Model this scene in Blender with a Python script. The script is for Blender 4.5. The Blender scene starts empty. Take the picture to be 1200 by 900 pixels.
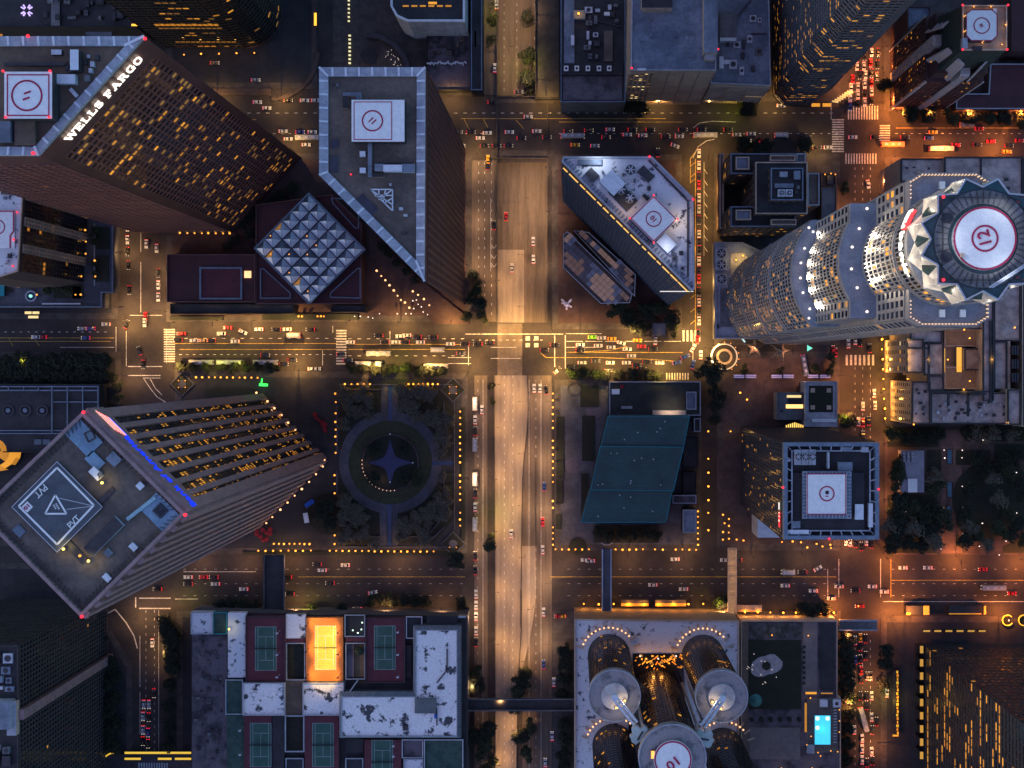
import bpy, math, random
from mathutils import Vector, Matrix
random.seed(7)
C = bpy.context.scene.collection
R = math.radians
# ------------------------------------------------------------------ camera, sky, sun, exposure
S, VX, VY, H = 0.45, 668.0, 428.0, 617.0      # metres per ground pixel, point below the helicopter, flying height
sc = bpy.context.scene
cam = bpy.data.objects.new('camera', bpy.data.cameras.new('camera')); C.objects.link(cam); sc.camera = cam
cam.location = (0, 0, H); cam.data.sensor_width = 36; cam.data.lens = 36*H/(1200*S)
cam.data.shift_x = (600-VX)/1200; cam.data.shift_y = -(450-VY)/1200
cam.data.clip_start = 1; cam.data.clip_end = 5000
w = bpy.data.worlds.new('World'); sc.world = w; w.use_nodes = True
nt = w.node_tree; bg = nt.nodes['Background']
sky = nt.nodes.new('ShaderNodeTexSky'); sky.sky_type = 'NISHITA'; sky.sun_disc = False
SUN_EL, SUN_ROT = 5.0, 250.0
sky.sun_elevation = R(SUN_EL); sky.sun_rotation = R(SUN_ROT); sky.air_density = 1.0; sky.dust_density = 0.4; sky.ozone_density = 3.1
nt.links.new(sky.outputs[0], bg.inputs[0]); bg.inputs[1].default_value = 0.13
sl = bpy.data.lights.new('sun', 'SUN'); sl.energy = 0.1; sl.angle = R(110); sl.color = (1, .22, .35)
so = bpy.data.objects.new('sun', sl); C.objects.link(so)
so.rotation_euler = (R(90-62), 0, R(180-SUN_ROT)); so['kind'] = 'helper'
sc.view_settings.view_transform = 'Standard'; sc.view_settings.look = 'None'; sc.view_settings.exposure = 2.0
EX = 0.25     # every lamp and lit surface is scaled to that exposure
sc.render.engine = 'CYCLES'
try:
    sc.cycles.use_denoising = True; sc.cycles.max_bounces = 3; sc.cycles.diffuse_bounces = 2; sc.cycles.glossy_bounces = 2
    sc.cycles.transmission_bounces = 2; sc.cycles.use_light_tree = True; sc.cycles.sample_clamp_indirect = 3
    sc.cycles.caustics_reflective = False; sc.cycles.caustics_refractive = False
except Exception: pass

# ------------------------------------------------------------------ helpers
def W(px, py, h=0.0):
    k = S*(H-h)/H
    return ((px-VX)*k, -(py-VY)*k)
def lin(c): return tuple(((v/255)/12.92 if v/255 <= .04045 else ((v/255+.055)/1.055)**2.4) for v in c)
MATS = {}
def mat(name, col, col2=None, scale=.15, rough=.85, metal=0., emit=None, es=0., lo=.4, hi=.6, detail=4., joint=None, bump=0.0, obj_coords=False, stretch=None):
    if name in MATS: return MATS[name]
    m = bpy.data.materials.new(name); m.use_nodes = True; n = m.node_tree.nodes; L = m.node_tree.links
    b = n['Principled BSDF']; b.inputs['Roughness'].default_value = rough; b.inputs['Metallic'].default_value = metal
    col2 = col2 or tuple(v*.78 for v in col)
    if obj_coords: src = n.new('ShaderNodeTexCoord').outputs['Object']
    else: src = n.new('ShaderNodeNewGeometry').outputs['Position']
    if stretch:
        vs = n.new('ShaderNodeVectorMath'); vs.operation = 'MULTIPLY'; vs.inputs[1].default_value = stretch; L.new(src, vs.inputs[0]); src0 = src; src = vs.outputs[0]
    tx = n.new('ShaderNodeTexNoise'); tx.inputs['Scale'].default_value = scale; tx.inputs['Detail'].default_value = detail
    tx.inputs['Roughness'].default_value = .62
    L.new(src, tx.inputs['Vector'])
    mr = n.new('ShaderNodeMapRange'); mr.inputs[1].default_value = lo; mr.inputs[2].default_value = hi
    L.new(tx.outputs[0], mr.inputs[0])
    mx = n.new('ShaderNodeMix'); mx.data_type = 'RGBA'
    mx.inputs[6].default_value = (*col, 1); mx.inputs[7].default_value = (*col2, 1); L.new(mr.outputs[0], mx.inputs[0])
    out = mx.outputs[2]
    # fine grain
    t2 = n.new('ShaderNodeTexNoise'); t2.inputs['Scale'].default_value = scale*9; t2.inputs['Detail'].default_value = 3; L.new(src, t2.inputs['Vector'])
    m2 = n.new('ShaderNodeMapRange'); m2.inputs[1].default_value = .3; m2.inputs[2].default_value = .7; m2.inputs[3].default_value = .82; m2.inputs[4].default_value = 1.12
    L.new(t2.outputs[0], m2.inputs[0])
    vm = n.new('ShaderNodeVectorMath'); vm.operation = 'SCALE'; L.new(out, vm.inputs[0]); L.new(m2.outputs[0], vm.inputs['Scale']); out = vm.outputs[0]
    if joint:   # (brick width, brick height, mortar, darkening)
        bk = n.new('ShaderNodeTexBrick'); bk.offset = joint[4] if len(joint) > 4 else 0
        bk.inputs['Scale'].default_value = 1; bk.inputs['Brick Width'].default_value = joint[0]; bk.inputs['Row Height'].default_value = joint[1]
        bk.inputs['Mortar Size'].default_value = joint[2]; bk.inputs['Color1'].default_value = (1,1,1,1); bk.inputs['Color2'].default_value = (.86,.86,.86,1)
        bk.inputs['Mortar'].default_value = (joint[3],)*3+(1,); L.new(src, bk.inputs['Vector'])
        v3 = n.new('ShaderNodeVectorMath'); v3.operation = 'MULTIPLY'; L.new(out, v3.inputs[0]); L.new(bk.outputs[0], v3.inputs[1]); out = v3.outputs[0]
    L.new(out, b.inputs['Base Color'])
    if bump:
        bp = n.new('ShaderNodeBump'); bp.inputs['Strength'].default_value = bump; L.new(t2.outputs[0], bp.inputs['Height']); L.new(bp.outputs[0], b.inputs['Normal'])
    if emit:
        b.inputs['Emission Color'].default_value = (*emit, 1); b.inputs['Emission Strength'].default_value = es*EX
    MATS[name] = m; return m
def glow(name, col, es, mis=True):
    m = mat(name, col, emit=col, es=es)
    if not mis: m.cycles.emission_sampling = 'NONE'
    return m

class MB:
    def __init__(s): s.v = []; s.f = []; s.m = []; s.mats = []
    def mi(s, m):
        if m not in s.mats: s.mats.append(m)
        return s.mats.index(m)
    def face(s, pts, m):
        i = len(s.v); s.v += [tuple(p) for p in pts]; s.f.append(tuple(range(i, i+len(pts)))); s.m.append(s.mi(m))
    def prism(s, poly, z0, z1, m, top=None, bottom=False):
        n = len(poly); i = len(s.v)
        z0s = z0 if hasattr(z0, '__len__') else [z0]*n; z1s = z1 if hasattr(z1, '__len__') else [z1]*n
        s.v += [(p[0], p[1], z) for p, z in zip(poly, z0s)] + [(p[0], p[1], z) for p, z in zip(poly, z1s)]
        a = s.mi(m)
        for k in range(n):
            s.f.append((i+k, i+(k+1) % n, i+n+(k+1) % n, i+n+k)); s.m.append(a)
        if top is not False:
            s.f.append(tuple(i+n+k for k in range(n))); s.m.append(s.mi(top or m))
        if bottom: s.f.append(tuple(i+n-1-k for k in range(n))); s.m.append(a)
    def frustum(s, p0, z0, p1, z1, m, top=None):
        n = len(p0); i = len(s.v)
        s.v += [(p[0], p[1], z0) for p in p0] + [(p[0], p[1], z1) for p in p1]
        a = s.mi(m)
        for k in range(n): s.f.append((i+k, i+(k+1) % n, i+n+(k+1) % n, i+n+k)); s.m.append(a)
        s.f.append(tuple(i+n+k for k in range(n))); s.m.append(s.mi(top or m))
    def box(s, x0, y0, z0, x1, y1, z1, m, top=None):
        if x0 > x1: x0, x1 = x1, x0
        if y0 > y1: y0, y1 = y1, y0
        s.prism([(x0,y0),(x1,y0),(x1,y1),(x0,y1)], z0, z1, m, top, True)
    def obox(s, c, u, lu, lv, z0, z1, m, top=None):   # oriented box, centre c, unit dir u, half lengths
        v = (-u[1], u[0])
        s.prism([(c[0]+a*lu*u[0]+b*lv*v[0], c[1]+a*lu*u[1]+b*lv*v[1]) for a, b in ((-1,-1),(1,-1),(1,1),(-1,1))], z0, z1, m, top, True)
    def beam(s, p, q, r, m):
        p, q = Vector(p), Vector(q); d = (q-p)
        if d.length < 1e-6: return
        d.normalize(); up = Vector((0,0,1)) if abs(d.z) < .95 else Vector((1,0,0))
        a = d.cross(up).normalized()*r; b = d.cross(a).normalized()*r
        i = len(s.v)
        for e in (p, q): s.v += [tuple(e+a+b), tuple(e-a+b), tuple(e-a-b), tuple(e+a-b)]
        k = s.mi(m)
        for t in ((0,1,5,4),(1,2,6,5),(2,3,7,6),(3,0,4,7),(3,2,1,0),(4,5,6,7)): s.f.append(tuple(i+x for x in t)); s.m.append(k)
    def cyl(s, c, r, z0, z1, m, n=16, top=None, r1=None):
        p0 = [(c[0]+r*math.cos(2*math.pi*k/n), c[1]+r*math.sin(2*math.pi*k/n)) for k in range(n)]
        r1 = r if r1 is None else r1
        p1 = [(c[0]+r1*math.cos(2*math.pi*k/n), c[1]+r1*math.sin(2*math.pi*k/n)) for k in range(n)]
        s.frustum(p0, z0, p1, z1, m, top)
    def ring(s, c, r0, r1, z0, z1, m, n=36, a0=0, a1=2*math.pi):
        for k in range(n):
            a, b = a0+(a1-a0)*k/n, a0+(a1-a0)*(k+1)/n
            P = [(c[0]+r*math.cos(t), c[1]+r*math.sin(t)) for r, t in ((r0,a),(r1,a),(r1,b),(r0,b))]
            s.prism(P, z0, z1, m)
    def ball(s, c, r, m, n=8, rings=5):
        i = len(s.v); k = s.mi(m)
        s.v.append((c[0], c[1], c[2]-r))
        for j in range(1, rings):
            t = math.pi*j/rings
            for q in range(n): s.v.append((c[0]+r*math.sin(t)*math.cos(2*math.pi*q/n), c[1]+r*math.sin(t)*math.sin(2*math.pi*q/n), c[2]-r*math.cos(t)))
        s.v.append((c[0], c[1], c[2]+r)); e = len(s.v)-1
        for q in range(n):
            s.f.append((i, i+1+(q+1) % n, i+1+q)); s.m.append(k)
            for j in range(rings-2):
                a = i+1+j*n; s.f.append((a+q, a+(q+1) % n, a+n+(q+1) % n, a+n+q)); s.m.append(k)
            a = i+1+(rings-2)*n; s.f.append((a+q, a+(q+1) % n, e)); s.m.append(k)
    def build(s, name, parent=None, local=False, kind=None, smooth=False):
        o_ = (0,0,0)
        if parent is not None and not local: o_ = GL[parent.name]
        me = bpy.data.meshes.new(name); me.from_pydata([(a-o_[0], b-o_[1], c-o_[2]) for a, b, c in s.v], [], s.f)
        for m in s.mats: me.materials.append(m)
        me.polygons.foreach_set('material_index', s.m)
        if smooth: me.polygons.foreach_set('use_smooth', [True]*len(s.f))
        me.update()
        o = bpy.data.objects.new(name, me); C.objects.link(o)
        if parent is not None: o.parent = parent; GL[o.name] = GL.get(parent.name, (0,0,0)) if not local else (0,0,0)
        else: GL[o.name] = (0,0,0)
        if kind: o['kind'] = kind
        return o
GL = {}
def thing(name, label, cat, loc=(0,0,0), group=None, kind=None):
    o = bpy.data.objects.new(name, None); C.objects.link(o); o.location = loc; o.empty_display_size = 1
    o['label'] = label; o['category'] = cat
    if group: o['group'] = group
    if kind: o['kind'] = kind
    GL[o.name] = tuple(loc); return o
def tag(o, label, cat, group=None):
    o['label'] = label; o['category'] = cat
    if group: o['group'] = group
    return o
KIDS = {}
def kids(o):
    return [c for c in o.children]
def dup(root, loc, rz=0, label=None, sc_=1.0):
    r = root.copy(); C.objects.link(r); r.location = loc; r.rotation_euler = (0,0,rz); r.scale = (sc_,)*3
    if label: r['label'] = label
    GL[r.name] = tuple(loc)
    for ch in PROTO[root.name]:
        c = ch.copy(); C.objects.link(c); c.parent = r
    return r
PROTO = {}
def proto_done(root, parts): PROTO[root.name] = parts
USED = set()
def place(root, loc, rz=0, label=None, sc_=1.0):
    if root.name not in USED:
        USED.add(root.name); root.location = loc; root.rotation_euler = (0,0,rz); root.scale = (sc_,)*3
        if label: root['label'] = label
        return root
    return dup(root, loc, rz, label, sc_)
ORDW = ['first','second','third','fourth','fifth','sixth','seventh','eighth','ninth','tenth','eleventh','twelfth']
def ordn(i):
    if i < 12: return ORDW[i]
    n = i+1; return f"{n}{'th' if 10 <= n % 100 <= 20 else {1:'st',2:'nd',3:'rd'}.get(n % 10,'th')}"
def wpoly(pts, h=0.0):
    P = [W(x, y, h) for x, y in pts]
    A = sum(P[i][0]*P[(i+1) % len(P)][1]-P[(i+1) % len(P)][0]*P[i][1] for i in range(len(P)))
    return P if A > 0 else P[::-1]
def rect(x0, y0, x1, y1): return [(x0,y0),(x1,y0),(x1,y1),(x0,y1)]
def inset(P, d):     # inwards offset of a CCW polygon
    n = len(P); out = []
    for i in range(n):
        a, b, c = Vector(P[i-1]), Vector(P[i]), Vector(P[(i+1) % n])
        u, v = (b-a).normalized(), (c-b).normalized()
        n1, n2 = Vector((-u.y, u.x)), Vector((-v.y, v.x))
        k = n1+n2; q = k.length_squared
        k = n1 if q < 1e-6 else k*(2/q) if q > .5 else k*(1/q**.5)
        out.append((b.x+k.x*d, b.y+k.y*d))
    return out
def text_mesh(s, size, m, parent, M, name='lettering', ext=.15, bold=.0, tw=None, wscale=1.0):
    cu = bpy.data.curves.new('t', 'FONT'); cu.body = s; cu.size = size; cu.extrude = ext; cu.offset = bold
    cu.align_x = 'CENTER'; cu.align_y = 'CENTER'; cu.resolution_u = 3
    t = bpy.data.objects.new('t', cu); C.objects.link(t)
    me = bpy.data.meshes.new_from_object(t); bpy.data.objects.remove(t); bpy.data.curves.remove(cu)
    me.materials.clear(); me.materials.append(m)
    if tw: wscale = tw/max(.1, max(v.co.x for v in me.vertices)-min(v.co.x for v in me.vertices))
    me.transform(Matrix.Scale(wscale, 4, (1,0,0)))
    o = bpy.data.objects.new(name, me); C.objects.link(o)
    g_ = GL.get(parent.name, (0,0,0)) if parent else (0,0,0)
    me.transform(Matrix.Translation(Vector(g_)*-1) @ M)
    o.parent = parent; GL[o.name] = g_; me.name = name
    return o
def flatM(x, y, z, deg): return Matrix.Translation((x,y,z)) @ Matrix.Rotation(R(deg), 4, 'Z')
def wallM(a, b, t, z, out=.2):   # standing text on wall a->b (CCW), t along, height z
    a, b = Vector((*a,0)), Vector((*b,0)); u = (b-a).normalized(); n = Vector((u.y,-u.x,0)); p = a+(b-a)*t+n*out; p.z = z
    M = Matrix((( u.x, 0, n.x, p.x), (u.y, 0, n.y, p.y), (0, 1, 0, p.z), (0,0,0,1)))
    return M

SLAB = {   # strokes (x0,y0,x1,y1,half width) on a 0..1 high letter; serifs are flat bars
 'W': (1.35, [(.08,1,.38,0,.11),(.38,0,.67,.95,.07),(.67,.95,.97,0,.11),(.97,0,1.27,1,.07),(-.06,.94,.3,.94,.06),(.5,.94,.84,.94,.06),(1.08,.94,1.42,.94,.06)]),
 'E': (.95, [(.2,0,.2,1,.12),(0,.06,.9,.06,.06),(0,.94,.88,.94,.06),(.2,.5,.6,.5,.06),(.84,0,.84,.3,.05),(.82,.7,.82,1,.05),(.6,.36,.6,.64,.05)]),
 'L': (.9, [(.2,0,.2,1,.12),(0,.06,.85,.06,.06),(0,.94,.42,.94,.06),(.8,0,.8,.36,.05)]),
 'F': (.9, [(.2,0,.2,1,.12),(0,.94,.85,.94,.06),(0,.06,.45,.06,.06),(.2,.5,.6,.5,.06),(.8,.68,.8,1,.05),(.6,.36,.6,.64,.05)]),
 'A': (1.1, [(.18,0,.52,1,.06),(.52,1,.88,0,.12),(.3,.34,.74,.34,.05),(0,.06,.36,.06,.06),(.66,.06,1.08,.06,.06)]),
 'R': (1.05, [(.2,0,.2,1,.12),(0,.06,.42,.06,.06),(0,.94,.6,.94,.06),(.6,.94,.76,.84,.07),(.76,.86,.76,.62,.1),(.76,.64,.58,.5,.07),(.2,.5,.62,.5,.06),(.6,.5,.8,.06,.11),(.74,.06,1.0,.06,.06)]),
 'S': (.85, [(.72,.7,.72,.98,.05),(.7,.9,.3,.95,.06),(.3,.95,.12,.78,.08),(.12,.78,.25,.58,.1),(.25,.58,.6,.45,.1),(.6,.45,.74,.25,.1),(.74,.25,.58,.06,.08),(.58,.05,.2,.08,.06),(.12,.02,.12,.32,.05)]),
 'G': (1.0, [(.8,.7,.8,.98,.05),(.75,.92,.4,.96,.06),(.4,.96,.14,.75,.09),(.14,.78,.14,.25,.11),(.14,.25,.4,.05,.09),(.4,.05,.8,.12,.06),(.82,.05,.82,.45,.1),(.6,.44,.98,.44,.06)]),
 'O': (1.0, [(.14,.25,.14,.75,.11),(.14,.75,.36,.96,.09),(.36,.95,.62,.95,.06),(.62,.96,.86,.75,.09),(.86,.75,.86,.25,.11),(.86,.25,.62,.04,.09),(.62,.05,.36,.05,.06),(.36,.04,.14,.25,.09)])}
def slab_text(s, height, width, m, parent, M, th=.3):
    adv = sum((SLAB[c][0]+.12 if c != ' ' else .55) for c in s); kx = width/adv; x = -width/2
    for c in s:
        if c == ' ': x += .55*kx; continue
        b = MB(); k = 0
        for (xa,ya,xb,yb,wd) in SLAB[c][1]:
            p, q = Vector((x+xa*kx,(ya-.5)*height)), Vector((x+xb*kx,(yb-.5)*height)); d_ = (q-p); d_.normalize(); n_ = Vector((-d_.y,d_.x))*wd*min(kx,height); k += 1
            pts = [p-n_, q-n_, q+n_, p+n_]; z = th+k*.012
            b.prism([(v.x,v.y) for v in pts], 0, z, m)
        me = bpy.data.meshes.new('sign_letter'); me.from_pydata(b.v, [], b.f); me.materials.append(m)
        me.transform(Matrix.Translation(Vector(GL[parent.name])*-1) @ M); o = bpy.data.objects.new('sign_letter', me); C.objects.link(o); o.parent = parent; GL[o.name] = GL[parent.name]
        x += (SLAB[c][0]+.12)*kx
# ------------------------------------------------------------------ materials
asphalt = mat('asphalt', (.044,.036,.037), (.02,.017,.019), .07, bump=.1, detail=8, lo=.35, hi=.65)
road_conc = mat('road_concrete', (.31,.265,.22), (.2,.168,.14), .3, stretch=(1.6,.09,1), detail=7, lo=.32, hi=.68)
road_tan = mat('tan_road_surface', (.15,.118,.095), (.075,.06,.05), .3, stretch=(1.6,.08,1), detail=7, lo=.32, hi=.68)
pave = mat('pavement_concrete', (.075,.065,.066), (.045,.04,.042), .2, joint=(3,3,.08,.7))
pave_dark = mat('dark_paving', (.03,.031,.04), (.02,.021,.029), .15, joint=(4,4,.1,.7))
pave_blue = mat('grey_paving', (.085,.09,.12), (.05,.054,.075), .1, joint=(4,4,.1,.75))
pave_red = mat('red_brown_paving', (.075,.042,.042), (.05,.028,.03), .15, joint=(4,4,.12,.8))
pave_pink = mat('pink_paving', (.085,.06,.058), (.055,.038,.038), .15, joint=(4,4,.12,.8))
grass = mat('lawn', (.014,.02,.012), (.008,.013,.008), .25)
soil = mat('planting_soil', (.022,.022,.016), (.012,.014,.01), .4)
white_paint = mat('white_road_paint', (.62,.6,.56), (.35,.34,.32), .8)
yellow_paint = mat('yellow_road_paint', (.5,.34,.06), (.3,.2,.05), .8)
granite_red = mat('red_granite', (.115,.052,.048), (.08,.037,.035), .1, rough=.5)
granite_lt = mat('pale_granite', (.31,.2,.21), (.23,.15,.16), .3, rough=.6)
granite_lt2 = mat('white_granite', (.25,.255,.28), (.17,.18,.21), .3, rough=.55)
beige = mat('beige_render', (.5,.38,.3), (.4,.3,.24), .12)
dark_wall = mat('dark_wall', (.02,.02,.024), (.013,.013,.017), .2)
roof_brown = mat('brown_gravel_roof', (.15,.118,.1), (.085,.07,.062), .08, detail=6)
roof_brown2 = mat('tan_gravel_roof', (.15,.105,.075), (.095,.07,.055), .07, detail=6)
roof_grey = mat('grey_roof', (.16,.165,.185), (.095,.1,.115), .1, detail=6)
roof_blue = mat('blue_grey_roof', (.2,.24,.31), (.1,.125,.175), .07, detail=7)
roof_dark = mat('dark_roof', (.036,.037,.044), (.02,.021,.027), .12, detail=6)
roof_white = mat('stained_white_roof', (.8,.8,.82), (.06,.065,.08), .17, lo=.55, hi=.6, detail=6)
roof_white2 = mat('spotted_white_roof', (.62,.64,.7), (.06,.07,.1), .34, lo=.57, hi=.64, detail=5)
roof_purple = mat('purple_grey_roof', (.115,.1,.125), (.035,.033,.045), .12, lo=.46, hi=.62, detail=6)
roof_beige = mat('beige_roof', (.48,.39,.36), (.27,.22,.21), .2, detail=7)
roof_red = mat('maroon_roof', (.075,.024,.032), (.055,.018,.025), .1)
roof_teal = mat('teal_metal_roof', (.02,.085,.09), (.011,.055,.06), .09, rough=.5, detail=8, joint=(60,.9,.06,.8))
roof_green = mat('green_roof', (.04,.08,.07), (.02,.05,.045), .2, lo=.45, hi=.6)
teal = mat('teal_roof_panel', (.01,.25,.3), (.01,.2,.25), .3)
court_green = mat('green_court', (.04,.11,.09), (.03,.09,.075), .2)
court_red = mat('maroon_court', (.11,.025,.04), (.085,.02,.032), .15)
court_orange = mat('orange_court', (.62,.2,.05), (.55,.17,.04), .15)
court_yellow = mat('yellow_court', (.6,.5,.1), (.55,.45,.08), .15)
pad_white = mat('white_helipad_paint', (.85,.85,.85), (.76,.77,.79), .5)
bus_white = mat('white_bus_roof', (.36,.36,.36), (.28,.28,.29), 1)
pad_red = mat('crimson_paint', (.4,.015,.075), (.32,.012,.06), .6)
pad_dark = mat('dark_helipad', (.09,.1,.125), (.065,.075,.095), .2)
metal_lt = mat('pale_metal', (.5,.54,.6), (.4,.43,.5), .6, rough=.5, metal=.3)
metal_dk = mat('dark_metal', (.05,.05,.06), (.03,.03,.04), .6, rough=.5, metal=.3)
frame_blue = mat('blue_steel', (.15,.21,.29), (.11,.15,.22), .4, rough=.5)
coping = mat('pale_coping', (.4,.43,.5), (.3,.33,.4), .3, joint=(3,3,.08,.75))
coping_b = mat('bright_coping', (.66,.7,.78), (.56,.6,.68), .5)
glass_dk = mat('dark_glass', (.014,.015,.02), (.008,.009,.013), .3, rough=.12)
glass_blue = mat('blue_glass', (.03,.045,.07), (.02,.03,.05), .2, rough=.15)
glass_gold = mat('tinted_glass', (.05,.045,.04), (.03,.028,.026), .2, rough=.15)
lit_a = glow('lit_window_amber', (1,.4,.04), .72, False)
lit_b = glow('lit_window_warm', (1,.38,.04), .38, False)
lit_c = glow('lit_window_yellow', (1,.72,.28), .9, False)
lit_d = glow('lit_window_dim', (.9,.4,.08), .14, False)
lit_w = glow('lit_window_white', (1,.9,.7), 2.0, False)
lamp_warm = glow('lamp_globe_warm', (1,.37,.05), 1.5, False)
lamp_white = glow('lamp_globe_white', (1,.85,.75), 1.3, False)
lamp_peach = glow('lamp_peach', (1,.5,.22), 1.7, False)
beacon = glow('red_beacon_light', (1,.02,.04), 2.2, False)
sign_white = glow('sign_white', (1,.93,.8), 1.6)
sign_blue = glow('sign_blue', (.01,.05,1), .8, False)
sign_red = glow('sign_red', (1,.03,.04), 1.5, False)
green_lt = glow('green_light', (.05,1,.12), 1.4, False)
pool_m = mat('lit_pool_water', (.04,.5,.6), (.03,.42,.55), .5, rough=.1, emit=(.06,.62,.95), es=1.0)
pool_dim = mat('pool_water', (.02,.14,.22), (.02,.1,.18), .3, rough=.1)
water_blue = mat('blue_fountain_water', (.005,.03,.12), (.004,.02,.08), .3, rough=.1)
leaf_a = mat('leaves_dark', (.022,.03,.016), (.01,.015,.009), .9, rough=.9)
leaf_b = mat('leaves_mid', (.034,.045,.018), (.018,.026,.012), .9, rough=.9)
leaf_c = mat('leaves_bare_grey', (.13,.115,.085), (.075,.066,.052), .9, rough=.9)
bark = mat('bark', (.09,.065,.05))
hedge_m = mat('hedge_leaves', (.014,.018,.013), (.007,.01,.007), 1.5, bump=.6)
red_sculpt = mat('red_sculpture_paint', (.25,.008,.02)); blue_paint = mat('blue_paint', (.02,.1,.5))
tail_m = glow('tail_light', (1,.012,.02), 3.2, False); head_m = glow('head_light', (1,.8,.55), 1.6, False)
car_glass = mat('car_glass', (.01,.011,.014), rough=.1); tyre = mat('tyre', (.012,.012,.012))

# ------------------------------------------------------------------ ground and streets
def sheet(name, pts, z, m, h=None):
    b = MB(); P = wpoly(pts); b.face([(x,y,z) for x,y in P], m); o = b.build(name); o['kind'] = 'structure'; return o
HX0, HX1, HY = 583, 641, 378     # the sunken roadway
g = MB(); far = 3500
x0, y0 = W(HX0, HY); x1, _ = W(HX1, HY)
for a in ((-far,-far,far,y0), (-far,y0,x0,far), (x1,y0,far,far)):
    g.face([(a[0],a[1],0),(a[2],a[1],0),(a[2],a[3],0),(a[0],a[3],0)], asphalt)
g.build('ground', kind='structure')
zs = [(378,0),(340,-1.2),(292,-3),(240,-5),(190,-6),(-1200,-6)]
u = MB()
for (ya,za),(yb,zb) in zip(zs, zs[1:]):
    m_ = road_conc if ya > 292 else road_tan
    P = [W(HX0,ya), W(HX1,ya), W(HX1,yb), W(HX0,yb)]
    k0, k1 = W(614,ya), W(614,yb)
    u.face([(P[0][0],P[0][1],za),(k0[0],k0[1],za),(k1[0],k1[1],zb),(P[3][0],P[3][1],zb)], m_)
    u.face([(k0[0],k0[1],za),(P[1][0],P[1][1],za),(P[2][0],P[2][1],zb),(k1[0],k1[1],zb)], road_tan)
u.build('sunken_road', kind='structure')
rw = MB()
for X in (HX0, HX1):
    for (ya,za),(yb,zb) in zip(zs, zs[1:]):
        a, b_ = W(X,ya), W(X,yb); sgn = -1 if X == HX0 else 1
        rw.prism([(a[0],a[1]),(a[0]+sgn*.5,a[1]),(b_[0]+sgn*.5,b_[1]),(b_[0],b_[1])], [za-.3,za-.3,zb-.3,zb-.3], 1.0, pave)
rw.build('retaining_wall', kind='structure')
d = MB(); a, b_ = W(HX0-.5,190), W(HX1+.5,112); d.box(a[0],a[1],-.9,b_[0],b_[1],.03,asphalt)
d.build('overpass_deck', kind='structure')
d = MB()
for ya, yb in ((114,121),(176,185)):
    a, b_ = W(HX0-8,yb), W(HX1+8,ya); d.box(a[0],a[1],.03,b_[0],b_[1],.16,pave)
for yy in (113.5,185.5):
    a, b_ = W(HX0-2,yy), W(HX1+2,yy); d.box(a[0],a[1]-.2,.16,b_[0],b_[1]+.2,1.2,pave)
d.build('overpass_pavement', kind='structure')
# concrete carriageway south of the middle street
c_ = MB()
def sm(pts, n=5):      # smooth polyline
    out = []
    P = [Vector(p) for p in pts]; P = [P[0]]+P+[P[-1]]
    for k in range(1, len(P)-2):
        for q in range(n):
            t = q/n; a,b,c,d = P[k-1],P[k],P[k+1],P[k+2]
            out.append(tuple(.5*((2*b)+(c-a)*t+(2*a-5*b+4*c-d)*t*t+(3*b-3*c+d-a)*t**3)))
    out.append(tuple(P[-2])); return out
edge = sm([(618,440),(619,470),(618,500),(614,540),(612,575),(611.5,620),(611,680),(611,735),(608,790),(606,850),(605,1000),(605,1300)])
c_.face([(*p,.006) for p in wpoly(edge+[(581,1300),(580,600),(579,440)])], road_conc)
c_.face([(*p,.008) for p in wpoly(rect(583,379,612,440))], mat('worn_junction_concrete',(.16,.13,.11),(.1,.082,.07),.1))
ramp = sm([(627,640),(628,690),(625,725),(617,765),(607,800)])
c_.face([(*p,.010) for p in wpoly([(611.5,640),(611,735),(608,790)][::-1]+ramp)], road_conc)
c_.build('concrete_carriageway', kind='structure')
c_ = MB()
c_.face([(*p,.004) for p in wpoly([(619,440),(646.5,440),(646.5,1300),(612,1300),(612,640),(613,560),(618,500)])], road_tan)
c_.face([(*p,.004) for p in wpoly([(556,440),(571,440),(572,1300),(556,1300)])], road_tan)
c_.face([(*p,.004) for p in wpoly([(507,188),(582,188),(582,377),(572,377),(566,350),(556,320),(507,300)])], road_tan)
c_.face([(*p,.004) for p in wpoly(rect(567,-300,582,111))], road_tan)
c_.build('side_carriageway', kind='structure')
for nm, pl in (('central',edge),('ramp',[(610.5,690),(610.5,736)]),('east',[(628,540),(628,640)]),('left',[(579,440),(580,600),(581,1300)])):
    B = MB()
    for p_, q_ in zip(pl, pl[1:]):
        p_, q_ = W(*p_), W(*q_); B.beam((*p_,.45),(*q_,.45),.22,pave)
    B.build('road_barrier', kind='structure')
blocks = [
 ('pavement', rect(-250,183,138,374), pave_dark), ('pavement', rect(-250,-400,138,112), pave_dark), ('pavement', rect(195,-400,372,104), pave_dark),
 ('pavement', rect(390,-400,566,112), pave), ('pavement', rect(644,-400,985,119), pave), ('pavement', rect(1036,-400,1450,129), pave),
 ('plaza', [(195,180),(553,180),(553,377),(195,377)], pave_red), ('plaza', rect(647,181,799,386), pave_red),
 ('pavement', rect(837,180,984,404), pave), ('pavement', rect(1037,184,1450,500), pave), 
 ('pavement', rect(-250,412,142,640), pave_dark), ('plaza', [(205,434),(548,437),(548,648),(170,650),(205,560)], pave_dark),
 ('plaza', rect(650,445,822,645), pave_blue), ('plaza', rect(840,412,984,645), pave_pink),
 ('park_ground', rect(1037,503,1450,650), pave_pink), ('pavement', [(-250,655),(60,660),(120,720),(155,780),(158,1300),(-250,1300)], pave_dark),
 ('pavement', rect(207,716,548,1300), pave_dark), ('pavement', rect(647,716,985,1300), pave), ('pavement', rect(1032,722,1450,1300), pave_dark)]
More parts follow.
